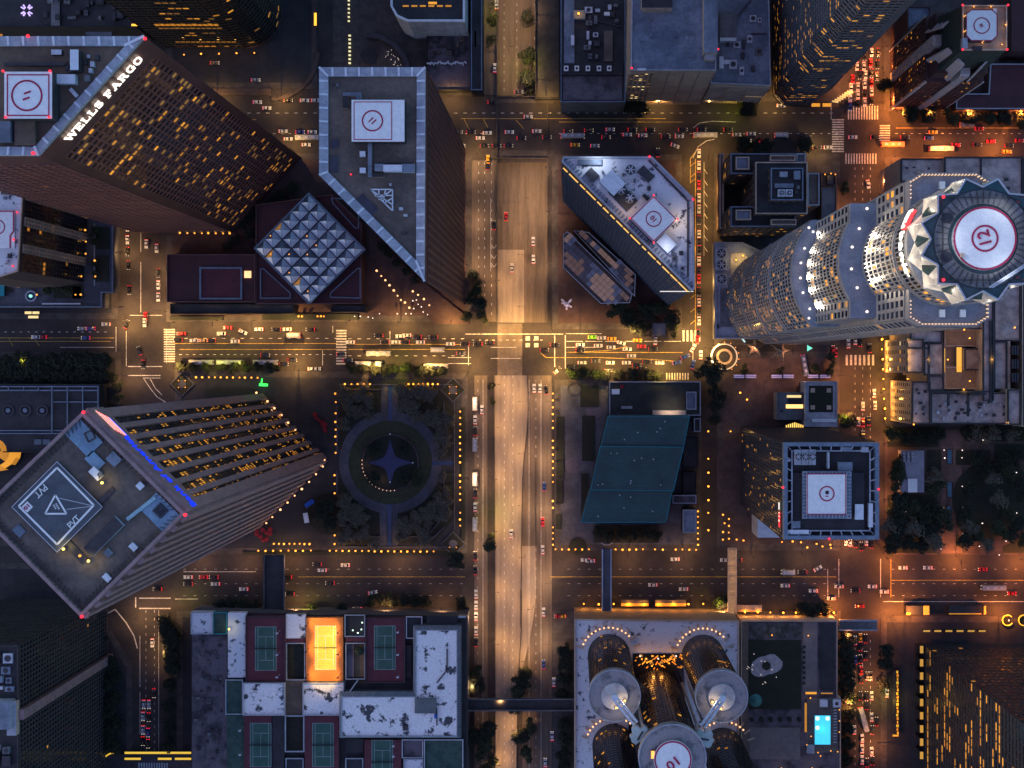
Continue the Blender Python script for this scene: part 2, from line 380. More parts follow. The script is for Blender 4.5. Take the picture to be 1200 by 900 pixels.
for n_, P_, m_ in blocks:
    b = MB(); q = wpoly(P_); b.prism(q, -.05, .12, m_); b.prism(q, -.04, .13, pave, top=False); o = b.build(n_, kind='structure')
# kerb rims: pale strip round each block
for n_, P_, m_ in blocks:
    if n_ == 'park_ground': continue
    b = MB(); q = wpoly(P_); qi = inset(q, 3.2); k = len(q)
    if m_ in (pave_dark, pave_red, pave_blue, pave_pink):
        for i in range(k): b.face([(*q[i],.124),(*q[(i+1) % k],.124),(*qi[(i+1) % k],.124),(*qi[i],.124)], pave)
        b.build('footpath', kind='structure')

# painted markings
mk = MB(); my = MB()
def hline(x0_, x1_, y, dash=None, m=None, wd=.16, z=.012):
    B = my if m is yellow_paint else mk; m = m or white_paint
    x = x0_
    while x < x1_:
        e = min(x1_, x+(dash[0] if dash else x1_-x0_)); a, b2 = W(x,y), W(e,y)
        B.face([(a[0],a[1]-wd,z),(b2[0],a[1]-wd,z),(b2[0],a[1]+wd,z),(a[0],a[1]+wd,z)], m); x = e+(dash[1] if dash else 1)
def vline(x, y0_, y1_, dash=None, m=None, wd=.16, z=.012):
    B = my if m is yellow_paint else mk; m = m or white_paint
    y = y0_
    while y < y1_:
        e = min(y1_, y+(dash[0] if dash else y1_-y0_)); a, b2 = W(x,y), W(x,e)
        B.face([(a[0]-wd,b2[1],z),(a[0]+wd,b2[1],z),(a[0]+wd,a[1],z),(a[0]-wd,a[1],z)], m); y = e+(dash[1] if dash else 1)
def path_line(pts, m=None, wd=.16, z=.012):
    B = my if m is yellow_paint else mk; m = m or white_paint
    P = [Vector(W(*p)) for p in pts]
    for a, b2 in zip(P, P[1:]):
        d_ = (b2-a).normalized(); n_ = Vector((-d_.y, d_.x))*wd
        B.face([(*(a-n_),z),(*(b2-n_),z),(*(b2+n_),z),(*(a+n_),z)], m)
def zebra(x0_, y0_, x1_, y1_, n, vertical):   # vertical: bars stacked in y
    z = .014
    for i in range(n):
        if vertical: ya = y0_+(y1_-y0_)*(i+.2)/n; yb = y0_+(y1_-y0_)*(i+.72)/n; P = wpoly(rect(x0_,ya,x1_,yb))
        else: xa = x0_+(x1_-x0_)*(i+.2)/n; xb = x0_+(x1_-x0_)*(i+.68)/n; P = wpoly(rect(xa,y0_,xb,y1_))
        mk.face([(*p,z) for p in P], white_paint)
for y in (132.5,): hline(-40,980,y,(4,7),z=.045)
for x_ in ((-40,570),(655,985),(1040,1300)): hline(*x_,156.5,(3,6))
hline(-40,300,140,m=yellow_paint); hline(540,780,139,m=yellow_paint,z=.045); hline(655,800,143,m=yellow_paint); hline(1050,1200,150,m=yellow_paint)
path_line([(566,139),(572,150)],yellow_paint,z=.045); path_line([(605,141),(614,151)],yellow_paint,z=.045); path_line([(544,140),(550,152)],yellow_paint)
path_line([(812,150),(820,144),(835,142),(862,143)]); path_line([(812,185),(818,172),(828,165),(838,163)])
vline(809,186,215,m=yellow_paint); vline(815,186,395,m=yellow_paint); path_line([(809,186),(815,178)],yellow_paint); 
for y in (195,208,214,350,366,380): path_line([(809,y),(815,y-5)],yellow_paint,.13)
for y in range(198,300,13): path_line([(825,y),(829,y+6)],None,.14)
vline(825,190,300,None,None,.1); vline(812,390,430)
hline(-40,130,389,(3,6)); hline(205,395,396.5,(4,7)); hline(-40,150,405,m=None) if False else None
hline(-40,134,396,m=yellow_paint); hline(-40,130,400,m=yellow_paint); hline(70,134,407)
path_line([(10,396),(15,405)],yellow_paint); path_line([(40,397),(46,405)],yellow_paint)
hline(205,395,402.5,m=yellow_paint); hline(210,395,409.5,m=yellow_paint); hline(210,395,415.5,(3,5))
hline(408,548,403.5,m=yellow_paint); hline(408,545,409.5,m=yellow_paint); hline(408,550,397,(4,7)); hline(408,548,417,(4,7))
hline(663,800,413,m=yellow_paint); path_line([(633,413),(640,419),(700,419),(760,421),(800,424)],yellow_paint); hline(663,800,400,(20,3)); path_line([(663,413),(712,411),(735,406)],yellow_paint)
for y in (391,407): hline(663,705,y)
vline(136,383,430); vline(148,388,429); vline(390,382,390); vline(457,388,405); vline(378,410,428); vline(549,405,428); vline(662.5,393,433,wd=.25); vline(650,393,430,wd=.25)
hline(553,640,398.5,(3,5)); hline(525,552,419); hline(525,552,426); hline(575,605,407); hline(575,610,420)
hline(545,660,391.5,None,wd=.2); hline(152,190,369.5); hline(150,190,429.5,wd=.22); hline(150,188,440,wd=.22); hline(168,188,443)
vline(165,235,366,(60,12)); vline(195,386,426,wd=.1)
for q in ((192,385,205,425),): zebra(*q,14,True)
zebra(394,386,406,428,13,True); zebra(975,139,989,179,14,True); zebra(1031,146,1043,166,7,True)
zebra(993,124,1030,140,12,False); zebra(990,180,1028,192,12,False); zebra(799,387,822,400,5,False); zebra(780,437,808,446,9,False)
zebra(990,416,1026,428,7,False)
for q in ((616,394,625,406),(626,394,635,406)):
    for yy in (394,402):
        P = wpoly(rect(q[0],yy,q[0]+5,yy+5)); mk.face([(*p,.014) for p in P], white_paint)
# trunk road lanes
for x in (591,601): vline(x,440,900,(3,7),z=.02)
for x in (624,): vline(x,-60,376,(3,7),z=-5.98) if False else None
for x in (560,566,620,628,634): vline(x,445,900,(3,8) if x in (560,628) else None,wd=.1)
for x in (561,568,576): vline(x,190,370,(3,8))
for x in (164,): vline(x,745,860,(60,6))
for x in (171,181,186): vline(x,715,880,(3,6) if x != 186 else None,wd=.1)
for y in (667,684,698): hline(215,545,y,(3,9),wd=.09); hline(665,985,y,(3,9),wd=.09); hline(1045,1200,y,(3,9),wd=.09)
hline(215,300,670); hline(1035,1200,705); hline(645,980,676,None,yellow_paint); hline(1045,1200,680,None,yellow_paint); hline(350,545,676,None,yellow_paint)
hline(163,200,701,wd=.3); hline(163,200,713,wd=.3); vline(159,700,712,wd=.3); hline(205,232,702)
for x in (1002,1011,1020): vline(x,750,900,(3,6),wd=.1); vline(x,196,330,(3,6),wd=.1); vline(x,430,520,(3,6),wd=.1); vline(x,-20,120,(3,6),wd=.1)
vline(974,120,140); vline(970,667,700); vline(983,655,700); vline(1032,655,700); vline(1044,655,700,m=yellow_paint)
path_line([(124,720),(135,714),(148,730),(157,745),(161,760)],None,.3); path_line([(168,443),(176,455),(184,465),(195,472)],None,.2); path_line([(176,444),(182,455),(190,463)],None,.2)
# chevrons by the ramp
vline(575,232,318,wd=.12); vline(584-1.3,232,318,wd=.12)
for y in (286,298,308): path_line([(575,y),(579,y+5),(582.5,y)],None,.15)
vline(660-55,-20,110,(3,7),wd=.1,z=-5.98); vline(590,-20,110,(3,7),wd=.1,z=-5.98); vline(626,-20,110,(3,7),wd=.1,z=-5.98)
mk.build('white_road_marking', kind='structure'); my.build('yellow_road_marking', kind='structure')
# ------------------------------------------------------------------ building helpers
def pick(probs):
    r = random.random(); s = 0
    for m, p in probs:
        s += p
        if r < s: return m
    return None
def facade(root, a, b, z0, z1, cols, rows, fm, wm, lit, fin=.28, band=.35, d=.4, nind=0, clump=3, piers=False, part='facade_frame', own_bands=False):
    a, b = Vector(a), Vector(b); L_ = (b-a).length
    if L_ < .5: return
    u = (b-a)/L_; n = Vector((u.y,-u.x)); cw = L_/cols; rh = (z1-z0)/rows
    fr = MB(); wb = MB(); g0 = GL[root.name]; meshes = {}; left = nind
    def P(x, o, z): q = a+u*x+n*o; return (q.x, q.y, z)
    def slab(B, xa, xb, za, zb, dd, m):
        i = len(B.v); B.v += [P(xa,.02,za),P(xb,.02,za),P(xb,.02,zb),P(xa,.02,zb),P(xa,dd,za),P(xb,dd,za),P(xb,dd,zb),P(xa,dd,zb)]; k = B.mi(m)
        for t in ((4,5,6,7),(0,4,7,3),(5,1,2,6),(7,6,2,3),(0,1,5,4)): B.f.append(tuple(i+q for q in t)); B.m.append(k)
    fw = cw*fin/2
    for c in range(cols+1):
        xa, xb = max(0, c*cw-fw), min(L_, c*cw+fw)
        if fin > 0:
            if piers: B = MB(); slab(B, xa, xb, z0, z1, d, fm); B.build('pier', root)
            else: slab(fr, xa, xb, z0, z1, d, fm)
    if band > 0:
        for r in range(rows+1):
            za = z0+r*rh-(0 if r == 0 else rh*band/2); zb = min(z1-.01, z0+r*rh+rh*band/2)
            if zb-za > .05: slab(fr, 0, L_, za, zb, d*.8, fm)
    if fr.v: fr.build(part, root)
    cl = {}
    for r in range(rows-1, -1, -1):
        for c in range(cols):
            key = (r, c//clump)
            if key not in cl: cl[key] = random.random()
            m = wm
            if lit:
                q = cl[key]
                if q < lit[0] and random.random() < lit[1]: m = random.choice(lit[2])
                elif random.random() < lit[0]*.12: m = random.choice(lit[2])
            xa, xb = c*cw+fw+.05, (c+1)*cw-fw-.05; za, zb = z0+r*rh+rh*band/2+.05, z0+(r+1)*rh-rh*band/2-.05
            if m is wm and left <= 0: 
                wb.face([P(xa,.06,za),P(xb,.06,za),P(xb,.06,zb),P(xa,.06,zb)], m); continue
            if left > 0:
                left -= 1
                if m.name not in meshes:
                    w2, h2 = (xb-xa)/2, (zb-za)/2; me = bpy.data.meshes.new('window')
                    vv = [(-u.x*w2,-u.y*w2,-h2),(u.x*w2,u.y*w2,-h2),(u.x*w2,u.y*w2,h2),(-u.x*w2,-u.y*w2,h2)]
                    vo = [(x+n.x*.1,y+n.y*.1,z) for x,y,z in vv]
                    me.from_pydata(vv+vo, [], [(4,5,6,7),(0,1,5,4),(1,2,6,5),(2,3,7,6),(3,0,4,7)]); me.materials.append(m); meshes[m.name] = me
                o = bpy.data.objects.new('window', meshes[m.name]); C.objects.link(o); o.parent = root; GL[o.name] = g0
                p = P((xa+xb)/2,.05,(za+zb)/2); o.location = (p[0]-g0[0], p[1]-g0[1], p[2]-g0[2])
            else:
                wb.face([P(xa,.06,za),P(xb,.06,za),P(xb,.06,zb),P(xa,.06,zb)], m)
    if wb.v: wb.build('window_glass', root, kind='stuff')
def faces_cam(a, b):
    u = (Vector(b)-Vector(a)); n = Vector((u.y,-u.x)); mid = (Vector(a)+Vector(b))/2
    return n.dot(-mid) > 0
def block(name, label, cat, P, h, wm, rm, z0=0, par=(.9, .5), pm=None, group=None):
    """root + wall + roof + parapet for a world-space CCW footprint"""
    cx = sum(p[0] for p in P)/len(P); cy = sum(p[1] for p in P)/len(P)
    root = thing(name, label, cat, (cx,cy,z0), group)
    b = MB(); b.prism(P, z0-.1 if z0 else -.2, h-.02, wm, top=False); b.build('wall', root)
    b = MB(); b.face([(x,y,h) for x,y in P], rm); b.build('roof', root)
    if par: parapet(root, P, h, par[0], par[1], pm or wm)
    return root
def parapet(root, P, h, hh, t, m, name='parapet'):
    q = inset(P, t); n = len(P); b = MB()
    for i in range(n):
        j = (i+1) % n
        b.prism([P[i],P[j],q[j],q[i]], h-.01, h+hh, m)
    b.build(name, root)
def bx(root, name, px0, py0, px1, py1, h0, h1, m, top=None, label=None):
    a, c = W(px0,py1,h1), W(px1,py0,h1); b = MB(); b.box(a[0],a[1],h0,c[0],c[1],h1,m,top); o = b.build(name, root)
    if label: o['label'] = label
    return o
def roof_quad(root, name, pts, h, m, th=.25):
    b = MB(); b.prism(wpoly(pts,h), h-.01, h+th, m); return b.build(name, root)
def units(root, pts, h, n, seed, ms=None, smin=1.2, smax=4.5, hh=2.2):
    rnd = random.Random(seed); P = wpoly(pts,h); xs = [p[0] for p in P]; ys = [p[1] for p in P]; ms = ms or [metal_lt, roof_grey, metal_dk]
    def ins(x,y,mg=1.5):
        for i in range(len(P)):
            a, b = P[i], P[(i+1) % len(P)]; l = math.hypot(b[0]-a[0], b[1]-a[1])
            if ((b[0]-a[0])*(y-a[1])-(b[1]-a[1])*(x-a[0]))/l < mg: return False
        return True
    k = 0; tries = 0; done = []
    while k < n and tries < n*30:
        tries += 1; sx, sy = rnd.uniform(smin,smax)/2, rnd.uniform(smin,smax)/2
        x, y = rnd.uniform(min(xs),max(xs)), rnd.uniform(min(ys),max(ys)); r_ = max(sx,sy)
        if not ins(x,y,r_+.8) or any(abs(x-q[0]) < sx+q[2]+.4 and abs(y-q[1]) < sy+q[3]+.4 for q in done): continue
        done.append((x,y,sx,sy)); b = MB(); z = h+.02; zz = h+rnd.uniform(.6,hh); m = rnd.choice(ms)
        b.box(x-sx,y-sy,z,x+sx,y+sy,zz,m)
        if min(sx,sy) > .9: b.cyl((x,y), min(sx,sy)*.7, zz, zz+.15, metal_dk, 10)
        b.build('roof_unit', root); k += 1
def duct(root, pts, h, r=.35, m=None):
    b = MB(); P = [(*W(*p,h),h+r+.1) for p in pts]
    for p, q in zip(P, P[1:]): b.beam(p, q, r, m or metal_dk)
    return b.build('duct', root)
def fan(root, c, r, h, n=6):
    b = MB(); b.cyl(c, r, h, h+1.3, metal_lt, 18, top=metal_dk); o = b.build('cooling_fan', root)
    b = MB()
    for k in range(n):
        t = 2*math.pi*k/n; b.obox((c[0]+math.cos(t)*r*.45, c[1]+math.sin(t)*r*.45), (math.cos(t),math.sin(t)), r*.4, r*.11, h+1.35, h+1.5, metal_lt)
    b.cyl(c, r*.15, h+1.35, h+1.6, metal_lt, 8); x = b.build('fan_blade', o)
def lamp_dot(root, x, y, z, m, r=.55, name='beacon'):
    b = MB(); b.cyl((x,y), .12, z-.6, z, metal_dk, 6); b.ball((x,y,z+r*.7), r, m, 8, 5); return b.build(name, root)
def point(x, y, z, e, col, r=.6, name='lamp_light'):
    l = bpy.data.lights.new(name, 'POINT'); l.energy = e*EX; l.color = col; l.shadow_soft_size = r
    o = bpy.data.objects.new(name, l); C.objects.link(o); o.location = (x,y,z); o['kind'] = 'helper'; return o
def spot(x, y, z, e, col, deg=150, r=.5, aim=None, name='lamp_light'):
    l = bpy.data.lights.new(name, 'SPOT'); l.energy = e*EX; l.color = col; l.shadow_soft_size = r; l.spot_size = R(deg); l.spot_blend = .6
    o = bpy.data.objects.new(name, l); C.objects.link(o); o.location = (x,y,z); o['kind'] = 'helper'
    if aim: o.rotation_euler = (Vector(aim)-Vector((x,y,z))).to_track_quat('-Z','Y').to_euler()
    return o
def coping_ribs(root, P, h, wd, step, m, mr):
    """broad sloping coping with cross ribs along each edge of P"""
    q = inset(P, wd); n = len(P); b = MB()
    for i in range(n):
        j = (i+1) % n; b.prism([P[i],P[j],q[j],q[i]], h-.01, [h+1.6,h+1.6,h+.9,h+.9], m)
    b.build('coping', root)
    for i in range(n):
        j = (i+1) % n; a, c = Vector(P[i]), Vector(P[j]); L_ = (c-a).length; u = (c-a)/L_; nn = Vector((-u.y,u.x)); k = int(L_/step)
        if k < 1: continue
        for t in range(1, k):
            p = a+u*(t*L_/k); B = MB(); r_ = .38
            pts = [p-u*r_+nn*.05, p+u*r_+nn*.05, p+u*r_+nn*wd, p-u*r_+nn*wd]
            B.prism([(v.x,v.y) for v in pts], h+.5, [h+1.85,h+1.85,h+1.15,h+1.15], mr); B.build('coping_rib', root)
    B = MB()
    for i in range(n):
        a, c = Vector(P[i]), Vector(q[i]); d_ = (c-a); l = d_.length; d_ /= l
        B.beam((a.x,a.y,h+1.7),(c.x,c.y,h+1.1),.4,mr)
    B.build('corner_rib', root)

# ================================================================== tower with white lettering (upper left)
h = 226; P = wpoly([(-130,44),(171,44),(47,183),(-130,183)], h)
t = block('office_tower', 'red granite tower with glowing white lettering along its slanted edge', 'tower', P, h, granite_red, roof_brown2, par=None)
coping_ribs(t, P, h, 3.0, 4.9, coping, coping_b)
n = len(P)
for i in range(n):
    a, b = P[i], P[(i+1) % n]
    if faces_cam(a, b):
        L_ = math.hypot(b[0]-a[0], b[1]-a[1])
        if abs(a[1]-b[1]) > 5: dg = (a, b)   # the slanted side
        u_ = (Vector(b)-Vector(a)).normalized()*(3.2 if abs(a[1]-b[1]) > 5 else 0); a, b = tuple(Vector(a)+u_), tuple(Vector(b)-u_)
        facade(t, a, b, 6, h-14, 17 if abs(a[1]-b[1]) > 5 else int(L_/4), 50, mat('red_granite_frame',(.2,.085,.07),(.15,.065,.055),.1,rough=.5), glass_dk, (.42,.42,[lit_a,lit_b,lit_b,lit_b,lit_d,lit_d,lit_d,lit_d,lit_d]) if abs(a[1]-b[1]) > 5 else (.01,.4,[lit_d]), fin=.22, band=.42, d=.4, nind=289 if abs(a[1]-b[1]) > 5 else 0, clump=3)
a, b = dg
slab_text('WELLS FARGO', 4.6, 38, sign_white, t, wallM(a, b, .53, h-5.6, .5))
bx(t,'helipad',5,84,61,139,h,h+6,metal_dk,pad_white)
cx, cy = W(31.5,112,h+6); z = h+6.03
b = MB(); b.ring((cx,cy),4.6,5.2,z,z+.05,pad_red); b.build('helipad_ring', t)
b = MB()
for s in (-1,1): b.obox((cx+s*.2, cy+s*1.0), (math.cos(R(20)),math.sin(R(20))), 1.2, .32, z, z+.06, pad_red)
b.build('helipad_number', t)
a1, c1 = W(8,87,h+6), W(58,136,h+6); hw = (c1[0]-a1[0])/2
b = MB()
for q in ((a1[0],a1[1]-.4,c1[0],a1[1]),(a1[0],c1[1],c1[0],c1[1]+.4),(a1[0],c1[1]+.4,a1[0]+.4,a1[1]-.4),(c1[0]-.4,c1[1]+.4,c1[0],a1[1]-.4)): b.box(q[0],q[1],z,q[2],q[3],z+.05,pad_red)
b.build('helipad_border', t)
for q in ((5,84),(60,84),(8,138),(59,138)): x,y = W(*q,h+6); lamp_dot(t,x,y,h+6.6,beacon,.45)
for q in ((171,46),(34,43),(40,180)): x,y = W(*q,h+2); lamp_dot(t,x,y,h+2.4,beacon,.6)
bx(t,'lift_house',82,58,92,82,h,h+4,metal_dk,coping_b); bx(t,'roof_unit',66,87,88,98,h,h+2.5,metal_lt,coping_b)
bx(t,'roof_unit',60,58,72,64,h,h+1.5,metal_dk,metal_lt); bx(t,'roof_unit',17,142,41,170,h,h+1.8,roof_brown2,roof_brown2); bx(t,'roof_unit',-2,142,12,166,h,h+2.5,roof_blue,roof_blue)
duct(t,[(6,76),(80,76),(80,84),(92,84)],h,.5); duct(t,[(84,105),(92,114)],h,.6,metal_lt); units(t,[(95,60),(130,60),(100,120),(95,120)],h,6,3,smin=.8,smax=2)
bx(t,'roof_step',5,84,61,86,h,h+.3,metal_dk)

# ================================================================== tower with ribbed coping (upper middle)
h = 171; P = wpoly([(375,80),(499,80),(498,330),(375,206)], h)
t = block('office_tower', 'red granite tower with pale ribbed coping and a wide white helipad beside the avenue', 'tower', P, h, granite_red, roof_brown, par=None)
coping_ribs(t, P, h, 3.3, 5.0, coping, coping_b)
for i in range(len(P)):
    a, b = P[i], P[(i+1) % len(P)]; L_ = math.hypot(b[0]-a[0], b[1]-a[1])
    if faces_cam(a, b): facade(t, a, b, 5, h-6, max(2,int(L_/3.2)), 42, granite_red, glass_gold, (.03,.3,[lit_b,lit_d]), fin=.35, band=.4, d=.4)
bx(t,'helipad',412,117,474,166,h,h+5,metal_dk,pad_white); z = h+5.03
cx, cy = W(436.5,141.5,h+5); b = MB(); b.ring((cx,cy),3.5,4.05,z,z+.05,pad_red); b.build('helipad_ring', t)
b = MB(); u = (math.cos(R(45)),math.sin(R(45)))
for s in (-1,1): b.obox((cx+s*.55, cy-s*.4), u, 1.2, .25, z, z+.06, pad_red)
b.build('helipad_number', t)
a1, c1 = W(414.5,119,h+5), W(459.5,164,h+5); b = MB()
for q in ((a1[0],a1[1]-.3,c1[0],a1[1]),(a1[0],c1[1],c1[0],c1[1]+.3),(a1[0],c1[1]+.3,a1[0]+.3,a1[1]-.3),(c1[0]-.3,c1[1]+.3,c1[0],a1[1]-.3)): b.box(q[0],q[1],z,q[2],q[3],z+.05,pad_red)
b.build('helipad_border', t)
bx(t,'roof_walkway',402,108,423,112,h,h+1.4,metal_lt,roof_blue); bx(t,'roof_walkway',417,112,423,117,h,h+1.4,metal_lt,roof_blue); bx(t,'skylight_frame',401.5,112,407.5,127,h,h+1.2,beige,roof_dark)
bx(t,'roof_walkway',431,166,435.5,207,h,h+1.4,metal_lt,roof_blue); bx(t,'skylight_frame',435,203,450,207.5,h,h+1.2,beige,roof_dark)
bx(t,'lift_house',449,193,471,201,h,h+3,metal_lt,coping_b); bx(t,'roof_unit',439,192,449,200,h,h+2,metal_lt,roof_blue); bx(t,'roof_unit',471,192,486,202,h,h+2,metal_lt,roof_blue)
bx(t,'skylight',388,163,396,173,h,h+.6,frame_blue,glass_blue); bx(t,'skylight',387,183,396,202,h,h+.6,frame_blue,glass_blue)
for q in ((421.5,177,428,183.5),(421.5,196.5,428.5,202.5)): bx(t,'roof_unit',*q,h,h+1.6,metal_lt,coping_b)
b = MB(); c = W(430,240,h); b.obox(c,(math.cos(R(-45)),math.sin(R(-45))),4.2,1.9,h,h+.6,frame_blue,glass_blue); b.build('skylight', t)
duct(t,[(440,191),(483,191)],h,.3); units(t,[(385,95),(405,95),(405,105),(385,105)],h,2,5,smin=.8,smax=1.6); units(t,[(440,210),(484,210),(484,280),(470,280)],h,5,8,smin=.7,smax=1.8)
mast = MB(); pts = [(434,222),(459,222),(461,246),(447,232)]
for p, q in (((434,222),(460,222)),((460,222),(460,247)),((460,247),(434,222)),((439,229),(460,229)),((444,222),(444,233)),((452,222),(449,236)),((434,222),(460,240)),((444,234),(460,222)),((450,238),(460,232))):
    A_, B_ = W(*p,h+2), W(*q,h+2); mast.beam((*A_,h+2),(*B_,h+2),.22,coping_b)
for p in pts: A_ = W(*p,h+2); mast.beam((*A_,h),(*A_,h+2),.15,metal_lt)
mast.build('roof_truss', t)
lamp_dot(t,*W(412,205,h),h+1,beacon,.35)

# ================================================================== atrium of glass pyramids and the maroon terraces round it
root = block('atrium_podium', 'low maroon tiled podium around the diamond glass pyramid roof', 'podium', wpoly([(388,218),(423,255),(423,348),(428,352),(428,371),(196,371),(196,297),(300,297),(305,222)][::1],11) if False else wpoly([(300,240),(388,228),(424,262),(424,356),(300,356)],11), 11, granite_red, roof_red)
root2 = block('terrace_building', 'long low maroon roofed terrace left of the glass pyramids', 'building', wpoly(rect(196,298,299.5,354),11.5), 11.5, granite_red, roof_red)
def frame_line(root, pts, h, m, wdt=.55, name='roof_rail', hh=.7):
    P = wpoly(pts,h); b = MB(); q = inset(P, wdt)
    for i in range(len(P)):
        j = (i+1) % len(P); b.prism([P[i],P[j],q[j],q[i]], h-.01, h+hh, m)
    return b.build(name, root)
frame_line(root2, rect(234,313,284,351), 11.5, frame_blue, .9)
b = MB(); b.face([(x,y,11.56) for x,y in wpoly(rect(236,315,281,349),11.5)], court_red); b.build('roof_panel', root2)
frame_line(root, [(305,315),(309,314),(341,343),(341,350),(305,350)], 11, frame_blue); frame_line(root, [(387,349),(387,343),(419,314),(423,314),(423,350)], 11, frame_blue)
frame_line(root, [(388,232),(421,233),(421,268),(416,268),(390,239)], 11, frame_blue)
x,y = W(290,321.5,12); b = MB(); b.frustum([(x-1.8,y-1.8),(x+1.8,y-1.8),(x+1.8,y+1.8),(x-1.8,y+1.8)],11.5,[(x-.1,y-.1),(x+.1,y-.1),(x+.1,y+.1),(x-.1,y+.1)],13.5,lamp_peach); b.build('roof_lantern', root2)
h = 16; root = thing('glass_atrium', 'diamond shaped atrium roofed with rows of pale blue glass pyramids', 'atrium', (*W(362,291,h),0))
D = wpoly([(362,227),(427,292),(362,355),(299,291)], h)   # CCW
b = MB(); b.prism(D, 0, h, glass_blue, top=False); b.build('wall', root)
b = MB(); q = inset(D, -.5); qi = inset(D,.4)
for i in range(4): j = (i+1) % 4; b.prism([q[i],q[j],qi[j],qi[i]], h-.6, h+.5, frame_blue)
b.build('roof_frame', root)
Dv = [Vector(p) for p in D]
top = max(range(4), key=lambda i: Dv[i].y); Nn = Dv[top]; Ww = Dv[(top+1) % 4]; Ss = Dv[(top+2) % 4]; Ee = Dv[(top+3) % 4]
e1 = (Ww-Nn)/6; e2 = (Ee-Nn)/6
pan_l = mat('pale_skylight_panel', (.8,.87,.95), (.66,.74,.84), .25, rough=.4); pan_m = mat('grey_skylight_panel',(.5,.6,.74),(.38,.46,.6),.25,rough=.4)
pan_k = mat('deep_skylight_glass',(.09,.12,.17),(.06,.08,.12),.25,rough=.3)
rnd = random.Random(4)
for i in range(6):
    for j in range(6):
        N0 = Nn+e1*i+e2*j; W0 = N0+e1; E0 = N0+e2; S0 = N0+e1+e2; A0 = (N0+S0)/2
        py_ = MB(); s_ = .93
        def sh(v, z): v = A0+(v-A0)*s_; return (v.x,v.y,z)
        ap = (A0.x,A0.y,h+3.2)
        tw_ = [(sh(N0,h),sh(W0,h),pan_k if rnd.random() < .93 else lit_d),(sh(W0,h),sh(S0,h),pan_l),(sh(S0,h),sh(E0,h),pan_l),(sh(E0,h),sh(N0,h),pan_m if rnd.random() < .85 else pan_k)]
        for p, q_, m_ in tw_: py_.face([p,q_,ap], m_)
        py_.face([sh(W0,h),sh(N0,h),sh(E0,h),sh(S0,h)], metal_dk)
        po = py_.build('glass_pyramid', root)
        gb = MB()
        for v in (N0,W0,S0,E0): p = sh(v,h); gb.beam(p, ap, .1, frame_blue)
        gb.build('glazing_bar', po)
        if rnd.random() < .17:
            lb = MB(); lb.ball((A0.x-1,A0.y+1.6,h+1.2),.45,lamp_warm,6,4); lb.build('light_fitting', po)

# ================================================================== tower with striped side at the left edge + its podium
h = 80; P = wpoly([(-60,212),(24,214),(28,222),(22,318),(0,325),(-60,325)], h)
t = block('hotel_tower', 'hotel tower at the left edge with cream striped east side and crimson bordered helipad', 'tower', P, h, mat('dark_red_brick',(.06,.04,.042),(.045,.03,.032),.3), roof_white2, pm=beige)
for i in range(len(P)):
    a, b = P[i], P[(i+1) % len(P)]; L_ = math.hypot(b[0]-a[0], b[1]-a[1])
    if L_ > 30 and abs(a[0]-b[0]) < 8:
        A_, B_ = Vector(a), Vector(b); u = (B_-A_)/L_
        for k, (s0, s1, strip) in enumerate(((0,.23,0),(.23,.34,1),(.34,.56,0),(.56,.67,1),(.67,.88,0),(.88,1,1))):
            facade(t, A_+u*L_*s0, A_+u*L_*s1, 4, h-2, 2 if strip else 4, 24, beige if strip else metal_dk, glass_dk, (.02,.5,[lit_b,lit_d]), fin=.45 if strip else .2, band=.45 if strip else .12, d=.9 if strip else .3)
bx(t,'helipad',-40,246,17,291,h,h+1,metal_lt,pad_white); z = h+1.03
cx, cy = W(-3,266,h+1); b = MB(); b.ring((cx,cy),3,3.5,z,z+.05,pad_red); b.build('helipad_ring', t)
b = MB()
P2 = [W(*q,h+1) for q in ((-40,247.5),(16,247.5),(16,271),(12,276),(12,291),(-40,291))]
for i in range(1,4): A_, B_ = P2[i], P2[i+1]; b.beam((*A_,z),(*B_,z),.25,pad_red)
b.beam((*P2[0],z),(*P2[1],z),.25,pad_red); b.build('helipad_border', t)
text_mesh('12', 3.4, pad_red, t, flatM(cx,cy,z+.02,90), name='helipad_number')
for q in ((21,249),(17,281),(16,312)): lamp_dot(t,*W(*q,h+1),h+1.5,beacon,.5)
units(t,rect(0,216,14,240),h,3,2,[roof_blue,roof_brown]); units(t,rect(0,294,18,316),h,3,9,[metal_dk,roof_white2])
bp = thing('hotel_podium', 'dark blue grey podium deck with pool and planters below the striped hotel tower', 'podium', (*W(60,300),0))
b = MB(); PP = wpoly([(-80,190),(133,190),(133,343),(120,343),(120,360),(-80,360)],9); b.prism(PP,-.1,9,pave_blue); b.build('deck', bp)
parapet(bp, PP, 9, 1.1, .5, frame_blue)
for q, m_ in (((5,342,15,338),soil),((63,334,97,350),soil),((112,266,128,292),soil),((112,300,127,330),soil),((85,336,95,350),soil)):
    bx(bp,'planter',q[0],min(q[1],q[3]),q[2],max(q[1],q[3]),9,9.6,metal_dk,m_)
o = bx(bp,'spa_pool',31.5,326,42,335,9.02,9.4,coping_b,mat('lit_spa_water',(.1,.6,.55),emit=(.25,.95,.85),es=1.0))
c = W(36.5,347,9); b = MB(); b.ring(c,2.2,3.0,9,9.5,coping,24); b.build('fountain_rim',bp); b = MB(); b.cyl(c,2.2,9,9.2,water_blue,20); b.cyl(c,.8,9.2,10,glow('spa_lit_jet',(.3,.9,.6),1.2),10); b.build('fountain_water',bp)
o = bx(bp,'court_roof',-8,322,5,347,9.02,11,metal_dk,teal)
for q in ((22,326),(22,335)): lamp_dot(bp,*W(*q,11),11,lamp_warm,.9,'terrace_lamp')
